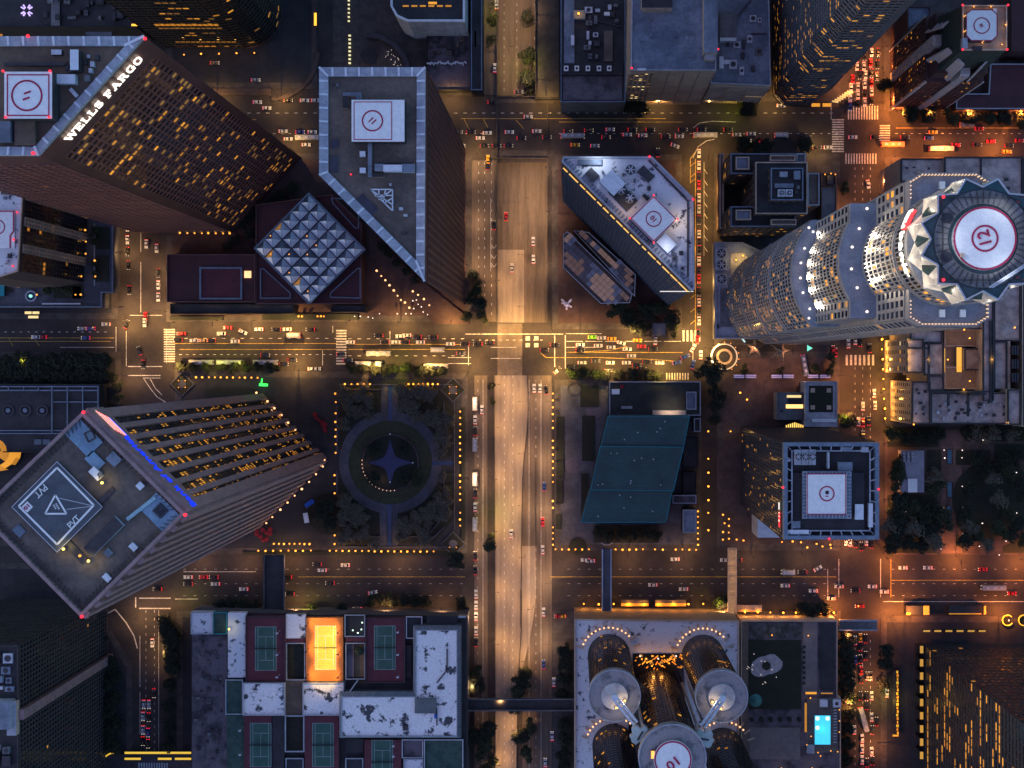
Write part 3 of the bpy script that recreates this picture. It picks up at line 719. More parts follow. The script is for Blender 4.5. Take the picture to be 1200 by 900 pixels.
for q in ((29,365,37,368),(38,365,46,368),(33,370,45,373),(5,355,13,360),(-2,354,3,360)):
    b = MB(); a_, c_ = W(q[0],q[3],4), W(q[2],q[1],4); b.box(a_[0],a_[1],3,c_[0],c_[1],4,metal_dk,lit_a if q[0] < 28 else lit_c); o = b.build('lit_canopy')
    tag(o, f'small glowing canopy on the kerb below the striped hotel, {ordn([29,38,33,5,-2].index(q[0]))} of five', 'canopy', 'canopies below the hotel')
duct(bp,[(50,356),(95,356)],9,.4,metal_lt); duct(bp,[(111,262),(111,335)],9,.25,coping)

# ================================================================== tower with blue lettering (lower left)
h = 224; P = wpoly([(99,482),(219,601),(97,722),(-24,600)], h)
t = block('office_tower', 'pale granite tower with blue lettering and outlined dark helipad', 'tower', P, h, granite_lt, roof_brown, par=(1.8,1.1), pm=granite_lt)
for i in range(4):
    a, b = P[i], P[(i+1) % 4]
    if faces_cam(a, b):
        ne = (a[1]+b[1])/2 > (P[0][1]+P[1][1]+P[2][1]+P[3][1])/4
        A_, B_ = Vector(a), Vector(b); L_ = (B_-A_).length; u = (B_-A_)/L_
        if ne:
            nb = (a, b); e = .06
            dark = mat('dark_bronze_wall',(.02,.017,.016)); nn = Vector((u.y,-u.x))
            # nine piers, eight deep dark window bays
            for k in range(9):
                f0 = (k/8)*(1-.09); B = MB(); xa = L_*f0; xb = xa+L_*(.045 if k not in (0,8) else .085)
                pts = [A_+u*xa+nn*.02, A_+u*xb+nn*.02, A_+u*xb+nn*1.1, A_+u*xa+nn*1.1][::1]
                pts = [(v.x,v.y) for v in (pts[3],pts[2],pts[1],pts[0])]; B.prism(pts, 0, h-13, granite_lt); B.build('pier', t)
            B = MB(); pts = [A_+nn*1.5, B_+nn*1.5, B_+nn*.02, A_+nn*.02]; B.prism([(v.x,v.y) for v in pts], h-13.02, h+.6, granite_lt, bottom=True); B.build('sign_band', t)
            for k in range(8):
                f0 = (k/8)*(1-.09)+(.045 if k else .085); f1 = ((k+1)/8)*(1-.09)
                facade(t, A_+u*L_*f0+nn*.05, A_+u*L_*f1+nn*.05, 3, h-13.1, 4, 54, dark, glass_dk, (.42,.6,[lit_a,lit_b,lit_b]), fin=.16, band=.3, d=.25, nind=34, clump=4, part='mullion_frame')
        else:
            for k in range(10):
                f0 = k/9*.94; B = MB(); nn = Vector((u.y,-u.x)); xa = L_*f0; xb = xa+L_*(.05 if k < 9 else .06)
                if k == 9: xb = L_; xa = L_*.93
                pts = [A_+u*xa+nn*1.3, A_+u*xb+nn*1.3, A_+u*xb+nn*.02, A_+u*xa+nn*.02]; B.prism([(v.x,v.y) for v in pts], 0, h+.3, granite_lt); B.build('pier', t)
            facade(t, A_+u*.5, B_-u*.5, 3, h-6, 27, 54, mat('brown_infill',(.1,.075,.068)), glass_gold, (.02,.5,[lit_b,lit_d]), fin=.2, band=.6, d=.4)
a, b = nb
text_mesh('Bank of America', 5.8, sign_blue, t, wallM(a, b, .36, h-6.2, 1.7), bold=.03, tw=34)
# striped flag mark
fl = MB(); A_, B_ = Vector(a), Vector(b); u = (B_-A_).normalized(); nn = Vector((u.y,-u.x)); base = A_+u*((B_-A_).length*.79)+nn*1.75
def FP(x, z): v = base+u*x; return (v.x,v.y,h-6.4+z)
for k in range(5):
    z0_ = -2.6+k*1.15; fl.face([FP(-5+k*.9,z0_),FP(4.6+k*.9,z0_),FP(5.1+k*.9,z0_+.8),FP(-4.4+k*.9,z0_+.8)], sign_red if k > 0 else sign_blue)
    fl.face([FP(-4.4+k*.9,z0_+.82),FP(5.1+k*.9,z0_+.82),FP(5.2+k*.9,z0_+1.1),FP(-4.3+k*.9,z0_+1.1)], sign_white)
fl.build('sign_logo', t)
z = h+.9
def hp(px,py,zz=h): return W(px,py,zz)
Q = [hp(*q) for q in ((67,541),(120,594),(67,647),(14,594))]
def linebox(B, p, q, r, zz, m, hh=.12):
    p, q = Vector(p), Vector(q); d_ = (q-p); l = d_.length/2; d_.normalize(); c = (p+q)/2; B.obox((c.x,c.y),(d_.x,d_.y),l,r,zz,zz+hh,m)
B = MB(); B.prism(wpoly([(67,541),(120,594),(67,647),(14,594)],h+1),h,h+1,metal_dk,pad_dark); B.build('helipad', t)
z = h+1.02; B = MB(); qi = [W(67,548,z),W(110,592,z),W(67,638,z),W(22,593,z)]
for i in range(4): linebox(B, qi[i], qi[(i+1) % 4], .32, z, pad_white)
Q2 = [W(67,541,z),W(120,594,z),W(67,647,z),W(14,594,z)]
for i in range(4): linebox(B, Q2[i], Q2[(i+1) % 4], .12, z, metal_lt)
B.build('helipad_border', t); B = MB(); T = [W(65,580,z),W(53,602,z),W(78,602,z)]
for i in range(3): linebox(B, T[i], T[(i+1) % 3], .28, z, pad_white, .14)
B.build('helipad_triangle', t); B = MB()
for q in (((66,583),(110,593)),((78,597),(110,593)),): linebox(B, W(*q[0],z), W(*q[1],z), .12, z, metal_lt, .05)
B.build('helipad_line', t)
text_mesh('PVT', 3.3, pad_white, t, flatM(*W(87,612,z),z+.1,45), name='helipad_lettering', tw=4.6)
text_mesh('PVT', 3.3, pad_white, t, flatM(*W(48,575,z),z+.1,225), name='helipad_lettering', tw=4.6)
B = MB(); c_ = W(66,594,z)
for r_ in range(2):
    for q_ in range(4 if r_ else 3):
        d_ = (math.cos(R(-60)),math.sin(R(-60))); n_ = (-d_[1],d_[0]); o_ = (q_-1.4)*.62; B.obox((c_[0]+d_[0]*o_+n_[0]*(r_*.9-.45),c_[1]+d_[1]*o_+n_[1]*(r_*.9-.45)),d_,.17,.27,z,z+.06,pad_white)
B.build('helipad_mark', t)
B = MB(); B.obox(W(32,594,z),(math.cos(R(45)),math.sin(R(45))),1.35,1.35,z,z+.06,pad_white); B.build('helipad_sign', t)
text_mesh('01', 1.9, pad_red, t, flatM(*W(32,594,z),z+.12,45), name='helipad_lettering', tw=1.9)
def orb(name, c, deg, lu, lv, h0, h1, m, top=None, rt=None):
    B = MB(); B.obox(W(*c,h1),(math.cos(R(deg)),math.sin(R(deg))),lu,lv,h0,h1,m,top); return B.build(name, rt or t)
bdk = mat('bright_blue_deck',(.22,.34,.46),(.15,.25,.36),.2); orb('roof_deck',(98,513),-45,5.6,3.6,h,h+.5,metal_dk,bdk); orb('roof_deck',(187,600),-45,5.4,4.0,h,h+.5,metal_dk,bdk)
orb('roof_deck',(111,540),-45,3,2,h,h+.5,metal_dk,bdk); orb('roof_unit',(133,538),-45,2,1.8,h,h+1,metal_lt,roof_blue); orb('roof_unit',(164,569.5),-45,1.1,1.1,h,h+1.4,metal_lt,coping_b)
orb('lift_shaft_pit',(121,629),45,7.4,2.1,h,h+1.6,coping,metal_dk); orb('lift_shaft_pit',(112,555),-45,2.2,1.3,h,h+1.4,beige,roof_white)
orb('roof_walkway',(165,596),38,6,.6,h,h+1.0,metal_lt,mat('pale_blue_deck',(.3,.48,.56))); orb('roof_walkway',(84,642),-45,6.5,1.3,h,h+.4,metal_dk,metal_dk); orb('roof_walkway',(120,585),45,5.2,.9,h,h+.5,metal_dk,metal_dk)
orb('roof_unit',(156,641),-45,1.3,1,h,h+1,metal_lt,coping_b); orb('roof_unit',(126,648),-45,1.2,1,h,h+1,metal_lt,roof_blue); orb('roof_unit',(125,677),-45,1.4,1,h,h+1,metal_lt,coping_b); orb('roof_unit',(22,622),-45,1.8,1.5,h,h+.4,roof_grey,roof_blue)
fb = MB(); c = W(189,598,h); u45 = (math.cos(R(-45)),math.sin(R(-45)))
for k in range(-2,3):
    v45 = (-u45[1],u45[0]); fb.obox((c[0]+v45[0]*k*.8,c[1]+v45[1]*k*.8),u45,2.1,.1,h+.6,h+1,metal_dk); fb.obox((c[0]+u45[0]*k*.8,c[1]+u45[1]*k*.8),v45,2.1,.1,h+.6,h+1.05,metal_dk)
fb.build('vent_grille', t)
fb = MB()
for p_, q_ in (((99,508),(107,504)),((107,504),(112,513)),((112,513),(104,518)),((104,518),(99,508))): fb.beam((*W(*p_,h+1.5),h+1.5),(*W(*q_,h+1.5),h+1.5),.25,metal_dk)
fb.build('davit_frame', t)
for q in ((99,483),(218,603),(97,722)): lamp_dot(t,*W(*q,h+2),h+2.4,beacon,.6)
glowy = glow('roof_lamp_yellow',(1,.75,.15),1.6,False)
for q in ((107,656),(78,642),(123,565)): lamp_dot(t,*W(*q,h),h+2,glowy,.5,'roof_lamp'); spot(*W(*q,h),h+3.5,500,(1,.75,.2))
lamp_dot(t,*W(97,650,h),h+2,lamp_warm,.5,'roof_lamp')
# parapet ribs inside
rb = MB(); q = inset(P,1.1); q2 = inset(P,3.4)
for i in range(4):
    a_, b_ = Vector(q[i]), Vector(q[(i+1) % 4]); a2, b2 = Vector(q2[i]), Vector(q2[(i+1) % 4])
    for k in range(1,26):
        p_, r_ = a_.lerp(b_,k/26), a2.lerp(b2,k/26); rb.beam((p_.x,p_.y,h+1.2),(r_.x,r_.y,h+.2),.12,metal_dk)
rb.build('parapet_brace', t, kind='stuff')
# ring of lanterns round its foot
# ================================================================== tall round tower with crown (right)
cx, cy = (912.7-VX)*S, -(353.2-VY)*S
t = thing('crown_tower', 'tallest pale granite tower with floodlit setbacks, jagged glass crown and round white helipad', 'tower', (cx,cy,0))
def arc_poly(Rr, ymax, seg=14, back=0):
    a = math.asin(ymax/Rr); L_ = []
    for k in range(seg+1): th = math.pi-a+2*a*k/seg; L_.append((cx+Rr*math.cos(th), cy+Rr*math.sin(th)))   # top to bottom on the west side
    return L_+[(cx+back, cy-ymax),(cx+back, cy+ymax)]
lit_t = (.26,.45,[lit_a,lit_b,lit_d,lit_d])
def tier(poly, nseg, h0, h1, rows, colsper, lit, roofm, litr=None, nind=0):
    b = MB(); b.prism(poly, h0, h1-.02, granite_lt2, top=roofm); b.build('tier_wall', t)
    for k in range(nseg):
        facade(t, poly[k], poly[k+1], h0+1, h1-2.5, colsper, rows, granite_lt2, glass_dk, lit, fin=.24, band=.3, d=.3, clump=2, nind=nind)
def boxtier(x0, x1, yh, h0, h1, rows, colw, lit, roofm, nind=0, sides=('W','S')):
    P = [(cx+x0,cy-yh),(cx+x1,cy-yh),(cx+x1,cy+yh),(cx+x0,cy+yh)]
    b = MB(); b.prism(P, h0, h1-.02, granite_lt2, top=roofm); b.build('tier_wall', t)
    if 'W' in sides: facade(t, P[3], P[0], h0+1, h1-2, max(2,int(2*yh/colw)), rows, granite_lt2, glass_dk, lit, fin=.35, band=.38, d=.35, clump=2, nind=nind)
    if 'S' in sides: facade(t, P[0], P[1], h0+1, h1-2, max(2,int((x1-x0)/colw)), rows, granite_lt2, glass_dk, lit, fin=.35, band=.38, d=.35, clump=2, nind=nind//2)
deck = mat('blue_grey_terrace',(.2,.24,.32),(.15,.18,.25),.2)
tier(arc_poly(29,19.5,14,-2), 14, 0, 189, 34, 2, (.3,.45,[lit_b,lit_d,lit_d,lit_d,lit_a,lit_d]), deck)
# pale rings dividing the lower shaft
for hh in (24,62,100,138): 
    b = MB(); P = arc_poly(29.6,19.9,14,-2); b.prism(P,hh,hh+3.2,granite_lt2,bottom=True); b.build('belt_course', t)
boxtier(-20,12,18.4,0,241,46,3.0,lit_t,deck,60)
tier(arc_poly(23.7,13,12,-6), 12, 180, 241.06, 11, 2, lit_t, deck, nind=12)
P = [(cx-11.7,cy-20),(cx-8,cy-22.3),(cx+8,cy-22.3),(cx+11.7,cy-20),(cx+11.7,cy+20),(cx+8,cy+22.3),(cx-8,cy+22.3),(cx-11.7,cy+20)]
b = MB(); b.prism(P,0,276,granite_lt2,top=deck); b.build('tier_wall', t)
facade(t,P[0],P[1],2,272,1,52,granite_lt2,glass_dk,lit_t,fin=.35,band=.38,d=.3); facade(t,P[1],P[2],2,272,6,52,granite_lt2,glass_dk,lit_t,fin=.4,band=.38,d=.3); facade(t,P[2],P[3],2,272,1,52,granite_lt2,glass_dk,lit_t,fin=.35,band=.38,d=.3)
facade(t,P[7],P[0],243,273,13,6,granite_lt2,glass_dk,lit_t,fin=.35,band=.38,d=.3,nind=60)
parapet(t,P,276,1.2,.6,granite_lt2)
tier(arc_poly(16.3,16.2,18,0), 18, 236, 292.05, 10, 2, lit_t, deck, nind=14)
b = MB(); b.cyl((cx,cy),16.3,240,292,granite_lt2,48,top=deck); b.build('upper_drum', t)
for rr, hh in ((16.7,290.5),(16.7,276.5)): b = MB(); b.ring((cx,cy),16.2,rr,hh,hh+1.6,granite_lt2,48); b.build('belt_course', t)
# terrace edge lamps
tl = MB()
for s in (-1,1):
    E = [(cx-11.2,cy+s*15),(cx-11.2,cy+s*19.6),(cx-7.8,cy+s*21.7),(cx+7.8,cy+s*21.7),(cx+11.2,cy+s*19.6),(cx+11.2,cy+s*15)]
    for a_, b_ in zip(E, E[1:]):
        L_ = math.hypot(b_[0]-a_[0],b_[1]-a_[1]); k = max(1,int(L_/.95))
        for q in range(k): tl.box(a_[0]+(b_[0]-a_[0])*q/k-.17,a_[1]+(b_[1]-a_[1])*q/k-.17,276.1,a_[0]+(b_[0]-a_[0])*q/k+.17,a_[1]+(b_[1]-a_[1])*q/k+.17,277.6,glow('terrace_lamp_glass',(1,.65,.4),.75,False))
    for dx in (-2,4): b = MB(); b.box(cx+dx-.8,cy+s*18.6-1.1,276,cx+dx+.8,cy+s*18.6+1.1,277.4,metal_lt,pad_white); b.build('terrace_unit', t)
tl.build('terrace_lamp', t, kind='stuff')
# crown of folded teeth
teeth_out = mat('crown_panel',(.6,.57,.52),(.4,.39,.38),.5,rough=.4); teeth_in = mat('crown_dark_glass',(.03,.07,.085),(.02,.05,.06),.3,rough=.2)
NT = 12
for k in range(NT):
    a0, a1, am = 2*math.pi*k/NT, 2*math.pi*(k+1)/NT, 2*math.pi*(k+.5)/NT
    def pp(r, a, z): return (cx+r*math.cos(a), cy+r*math.sin(a), z)
    B = MB()
    b0, b1, bm, pk, v0, v1 = Vector(pp(15.6,a0,296)), Vector(pp(15.6,a1,296)), Vector(pp(17.3,am,293)), Vector(pp(16.7,am,304)), Vector(pp(13.9,a0,305)), Vector(pp(13.9,a1,305))
    m0, m1 = b0.lerp(pk,.4), b1.lerp(pk,.4)
    B.face([b0,bm,pk], teeth_out); B.face([bm,b1,pk], teeth_out)
    B.face([m0,pk,v0], teeth_out); B.face([pk,m1,v1], teeth_out)
    B.face([b0,m0,v0], teeth_in); B.face([m1,b1,v1], teeth_in)
    o = B.build('crown_tooth', t)
    B = MB(); B.face([pp(13.9,a0,305.02),pp(16.6,am,304.1),pp(13.9,a1,305.02)], teeth_in); B.beam(pp(13.9,a0,305.1),pp(16.7,am,304.2),.22,metal_lt); B.beam(pp(16.7,am,304.2),pp(13.9,a1,305.1),.22,metal_lt); B.beam(pk,bm,.12,metal_lt); B.build('crown_glass', o)
b = MB(); b.cyl((cx,cy),13.95,290,304.9,deck,NT,top=teeth_in); b.build('crown_drum', t)
b = MB()
for r0, r1, zz, hh in ((9.4,13.0,304.95,.25),): b.ring((cx,cy),r0,r1,zz,zz+hh,mat('grey_ring_deck',(.2,.2,.21),(.13,.135,.14),.3),40)
b.build('ring_deck', t)
b = MB(); sq = [(cx-11,cy-11),(cx+11,cy-11),(cx+11,cy+11),(cx-11,cy+11)]
for i in range(4): b.beam((*sq[i],305.6),(*sq[(i+1) % 4],305.6),.13,metal_dk)
for i in range(44): a_ = 2*math.pi*i/44; b.beam((cx+9.6*math.cos(a_),cy+9.6*math.sin(a_),305.3),(cx+12.9*math.cos(a_),cy+12.9*math.sin(a_),305.3),.07,metal_dk)
b.build('deck_rail', t, kind='stuff')
b = MB(); b.cyl((cx,cy),8.4,305,306.5,metal_lt,56,top=pad_white); b.build('helipad', t)
b = MB(); b.ring((cx,cy),7.95,8.42,306.52,306.6,pad_red,64); b.build('helipad_border', t)
b = MB(); b.ring((cx,cy),3.1,3.6,306.52,306.6,pad_red,40); b.build('helipad_ring', t)
text_mesh('12', 4.6, pad_red, t, flatM(cx,cy,306.6,105), name='helipad_number', bold=.05)
for aa in (60,180,300): spot(cx+14*math.cos(R(aa)),cy+14*math.sin(R(aa)),311,2000,(.93,.94,1),110,.5,(cx,cy,306))  # spots without fixtures, added above the crown to brighten the helipad
b = MB(); b.box(cx-6.6,cy-5,306.5,cx-5.6,cy-4,307.1,beige); b.build('helipad_box', t)
for sx, sy in ((-11,-11),(-11,11),(11,-11),(11,11)): lamp_dot(t,cx+sx,cy+sy,306.2,beacon,.45)
b = MB()
for dx in (0,.9): b.beam((cx+1+dx,cy-13,307),(cx+15+dx,cy-4,307),.2,metal_lt)
for k in range(7): b.beam((cx+1+2*k,cy-13+1.29*k,307),(cx+1.9+2*k,cy-13+1.29*k,307),.15,metal_lt)
b.build('crane_boom', t)
for aa in (150,205): b = MB(); b.cyl((cx+11*math.cos(R(aa)),cy+11*math.sin(R(aa))),1.4,305.2,305.6,metal_dk,14); b.build('deck_vent', t)
# round bank sign on the crown's west side
M0 = [("US", sign_red, 148, 156),]
def arcwall(a_deg, z, r_): 
    a_ = R(a_deg); n = Vector((math.cos(a_),math.sin(a_),0)); u = Vector((-n.y,n.x,0)); p = Vector((cx,cy,z))+n*r_
    return Matrix(((u.x,0,n.x,p.x),(u.y,0,n.y,p.y),(0,1,0,p.z),(0,0,0,1)))
b = MB(); b.ring((cx,cy),16.8,17.6,288,292.8,sign_red,8,R(147),R(165)); b.build('sign_panel', t)
for s_, aa, mm in (('u',161,sign_white),('s',155,sign_white),('b',151,sign_white),('b',172,sign_white),('a',181,sign_white),('n',191,sign_white),('k',201,sign_white)):
    text_mesh(s_, 5.4, mm, t, arcwall(aa,290.5,17.8), name='sign_letter', bold=.12)
for aa in range(168,210,9):
    b = MB(); b.ring((cx,cy),16.9,17.2,287.3,287.9,sign_white,3,R(aa),R(aa+7)); b.build('sign_light', t)
# terrace flood lamps and light on the tower
for (r_, z_, As) in ((26.2,189,(145,160,172,184,196,210)),(20.2,241,(150,168,188,206))):
    for aa in As:
        x, y = cx+r_*math.cos(R(aa)), cy+r_*math.sin(R(aa)); lamp_dot(t,x,y,z_+1,lamp_white,.5,'flood_lamp')
        spot(x-1.0*math.cos(R(aa)),y-1.0*math.sin(R(aa)),z_+1.2,10000,(1,.82,.6),75,.3,(cx+11*math.cos(R(aa)),cy+11*math.sin(R(aa)),z_+22))
for sy in (-1,1):
    for z_, x_ in ((189,-23),(241,-15)):
        x, y = cx+x_, cy+sy*16.5; lamp_dot(t,x,y,z_+1,lamp_white,.5,'flood_lamp'); spot(x,y,z_+1.2,3000,(1,.86,.66),80,.3,(cx-8,y*.98+cy*.02,z_+14))
for k in range(10):
    aa = R(105+15*k); point(cx+19.5*math.cos(aa),cy+19.5*math.sin(aa),296,560,(1,.86,.66),.5,'crown_light')
for k in range(4):
    aa = R(260+25*k); point(cx+19.5*math.cos(aa),cy+19.5*math.sin(aa),294,280,(1,.9,.75),.5,'crown_light')
# round tower podium
pt = thing('tower_podium', 'low podium west of the crown tower with three roof fans and a rounded corner', 'podium', (*W(850,360),0))
P = wpoly([(837,284),(870,284),(905,300),(905,397),(838,397)],10); b = MB(); b.prism(P,-.1,10,granite_lt2,coping); b.build('wall', pt)
b = MB(); b.prism(wpoly(rect(844,338,872,383),10),10,10.3,roof_grey); b.build('roof', pt); parapet(pt,P,10,1,.8,coping)
for yy in (297,310,327): c = W(845.5,yy,12); b = MB(); b.box(c[0]-3,c[1]-2.8,10,c[0]+3,c[1]+2.8,11.2,metal_lt); b.build('fan_housing', pt); fan(pt,c,2.3,11.2)
b = MB(); b.cyl(W(840,383,10),1.3,10,10.6,metal_dk,14); b.build('roof_drain', pt)
b = MB(); b.prism(wpoly([(856,297),(872,296),(880,306),(866,330),(856,330)],10.5),10.1,10.5,mat('lit_cream_deck',(.6,.5,.38))); b.build('roof_deck', pt)
for q in ((862,305),(870,300),(866,320)): lamp_dot(pt,*W(*q,11),12,lamp_warm,.5,'roof_lamp'); point(*W(*q,11),14,450,(1,.7,.25))
# tents, swirl and green canopy
for i, (px,py,s_) in enumerate(((885,407,5.2),(915,411,5.2))):
    tt = thing('canopy_tent', f'{("left","right")[i]} one of the two pale pointed star tents below the crown tower', 'tent', (*W(px,py),0), 'star shaped tents')
    b = MB(); x,y = W(px,py,5); n_ = 5; ap = (x,y,8.5); k2 = []
    for k in range(n_*2): rr = s_ if k % 2 == 0 else s_*.42; aa = 2*math.pi*k/(2*n_)+.3+i; k2.append((x+rr*math.cos(aa),y+rr*math.sin(aa),3.2 if k % 2 == 0 else 4.6))
    for k in range(2*n_): b.face([k2[k],k2[(k+1) % (2*n_)],ap], mat('tent_fabric',(.22,.18,.14)))
    b.build('tent_roof', tt)
    for k in range(0,2*n_,2): b = MB(); b.beam((k2[k][0],k2[k][1],0),k2[k],.12,metal_lt); b.build('tent_pole', tt)
    point(x,y,4,160,(1,.7,.25)); 
tt = thing('glass_canopy', 'small glowing green glass canopy beside the star tents', 'canopy', (*W(948,408),0)); c = W(948,408,4)
b = MB(); b.cyl(c,1.9,4,4.4,glow('green_canopy_glass',(.2,.9,.65),.8),3,top=glow('green_canopy_glass',(.2,.9,.65),1.0)); b.build('glass_top', tt); b = MB(); b.cyl(c,.25,0,4,metal_lt,8); b.build('post', tt)
tt = thing('round_fountain', 'round plaza fountain ringed by golden light beside the tall tower', 'fountain', (*W(849,418),0)); c = W(849,418,1)
gl_arc = glow('golden_arc_light',(1,.72,.3),4,False)
b = MB(); b.ring(c,6.4,7.0,.13,.9,coping_b,30); b.build('outer_rim', tt); b = MB(); b.ring(c,6.6,7.3,.9,1.2,gl_arc,12,R(110),R(220)); b.build('light_arc', tt)
b = MB(); b.ring(c,3,4.2,.13,.8,beige,24); b.build('inner_rim', tt); b = MB(); b.cyl(c,2.4,.13,1.2,metal_dk,20); b.build('basin', tt)
for k in range(9): aa = R(-60+25*k); lamp_dot(tt,c[0]+7.6*math.cos(aa),c[1]+7.6*math.sin(aa),1.2,lamp_warm,.3,'step_lamp')
point(c[0]-5,c[1]+3,6,2500,(1,.6,.15),.8); point(c[0]+4,c[1]-4,6,1500,(1,.6,.15),.8)
for i,(x_,y_) in enumerate(((873,441),(917,441),(960,441))):
    o = thing('market_kiosk', f'kiosk with violet lit roof strips, {ordn(i)} from the left in the plaza row', 'kiosk', (*W(x_,y_),0), 'kiosks in the plaza row')
    for k in (-1,1):
        b = MB(); c = W(x_+k*7,y_,3); b.box(c[0]-2.8,c[1]-1,0.1,c[0]+2.8,c[1]+1,3,metal_dk,roof_blue); b.build('stall', o)
        b = MB(); 
        for q in (-.5,.5): b.box(c[0]-2.7,c[1]+q-.15,3.02,c[0]+2.7,c[1]+q+.15,3.15,glow('violet_strip',(.45,.38,.9),.5,False))
        b.build('light_strip', o)
# spiral light trail of canopy edge
tt = thing('curved_canopy', 'thin curved light edged canopy at the podium corner', 'canopy', (*W(862,395),0)); b = MB()
pts = [W(848,391,6),W(856,390,6),W(863,392,6),W(870,397,6),W(873,401,6)]
for p,q in zip(pts,pts[1:]): b.beam((*p,6),(*q,6),.4,glow('cool_strip',(.6,.9,.9),.7,False))
b.build('canopy_edge', tt); b = MB(); b.cyl(pts[2],.2,0,6,metal_lt,8); b.build('post', tt)

# ================================================================== triangular tower (centre right of avenue)
h = 122; P = wpoly([(660,184),(764,184),(812,232),(814,339),(810,341),(658,190)], h)
t = block('office_tower', 'wedge shaped glass tower with stained white roof and diamond helipad near the avenue', 'tower', P, h, metal_dk, roof_white2, par=(1.4,.8), pm=coping)
amb = glow('roof_edge_amber',(1,.55,.12),1.1,False)
for i in range(len(P)):
    a, b = P[i], P[(i+1) % len(P)]; L_ = math.hypot(b[0]-a[0], b[1]-a[1])
    if L_ > 60 and faces_cam(a,b) :
        facade(t,a,b,3,h-5,38,34,mat('navy_spandrel',(.08,.1,.14)),glass_blue,(.01,.5,[lit_d]),fin=.12,band=.3,d=.3)
        A_, B_ = Vector(a), Vector(b); u = (B_-A_)/L_; nn = Vector((u.y,-u.x)); k = 0; x = 2
        while x < L_-4:
            ln = random.uniform(2.2,6); p = A_+u*(x+ln/2)-nn*-1.0; B = MB(); B.obox((p.x,p.y),(u.x,u.y),ln/2,.24,h-2.2,h-1.8,amb); B.build('edge_light', t); x += ln+random.uniform(.4,1.2)
        B = MB()
        for k in range(46): p = A_+u*(L_*(k+.5)/46)-nn*1.9; B.obox((p.x,p.y),(u.x,u.y),.3,1.0,h+.2,h+1.0,frame_blue)
        B.build('edge_louvre', t, kind='stuff')
    elif faces_cam(a,b) and L_ > 8: facade(t,a,b,3,h-5,max(3,int(L_/3)),34,frame_blue,glass_blue,None,fin=.12,band=.3,d=.3)
B = MB(); u45 = (math.cos(R(-45)),math.sin(R(-45)))
B.prism(wpoly([(766,229),(794,257),(766,284),(738,256)],h+5),h,h+5,metal_dk,pad_white); B.build('helipad', t)
z = h+5.03; c = W(766,256.5,z); B = MB(); B.ring(c,2.9,3.35,z,z+.05,pad_red); B.build('helipad_ring', t)
B = MB(); Q = [W(*q,z) for q in ((766,230.5),(792.5,257),(766,282.5),(739.5,256))]
for i in range(4): linebox(B,Q[i],Q[(i+1) % 4],.2,z,pad_red,.05)
B.build('helipad_border', t)
text_mesh('10', 2.9, pad_red, t, flatM(c[0],c[1],z+.05,130), name='helipad_number', bold=.04)
for q in ((766,229),(794,257),(766,284.5),(738,256)): lamp_dot(t,*W(*q,z),z+.5,beacon,.42)
for q in ((761,184),(812,234)): lamp_dot(t,*W(*q,h+1),h+1.8,beacon,.5)
def orb2(name, c, deg, lu, lv, h0, h1, m, top=None): return orb(name,c,deg,lu,lv,h0,h1,m,top,t)
orb2('plant_room',(718,214),-45,4.2,3.6,h,h+4,coping,coping_b); orb2('plant_room',(730,230),-45,5.6,3.2,h,h+2,metal_dk,roof_dark); orb2('plant_room',(781,285),-45,3.4,2.6,h,h+3,coping,coping_b)
for q in ((728,222),(738.5,232),(739,199)): fan(t,W(*q,h+3),2.1,h+2.02)
orb2('louvre_bank',(757,204),-45,3.4,2,h,h+1.6,metal_lt,metal_dk); orb2('louvre_bank',(691,190),0,5,1.1,h,h+1.6,metal_dk,roof_blue); orb2('louvre_bank',(694,205),-45,2.6,2,h,h+1.6,metal_lt,metal_dk)
orb2('window_cleaning_track',(786,214),-45,9,.35,h,h+.6,metal_dk); duct(t,[(760,188),(806,236),(806,325)],h,.35)
units(t,[(770,292),(805,292),(806,322),(800,325)],h,12,12,smin=.8,smax=2.6); units(t,[(690,195),(755,190),(800,240),(800,280)],h,9,13,smin=.7,smax=1.8); orb2('roof_stair',(757,231),-45,1.6,.8,h,h+2.2,beige,roof_dark)
orb2('roof_sign_strip',(793,341.5),0,7.2,.18,h-6,h-5,metal_dk,glow('soft_white_strip',(1,.9,.8),.8,False))
spot(*W(700,190,h),h+6,2500,(.75,.85,1)); spot(*W(795,260,h),h+6,1200,(1,.7,.4)); spot(*W(735,246,h),h+6,700,(1,.6,.3)); spot(*W(780,292,h),h+7,800,(.9,.9,1))
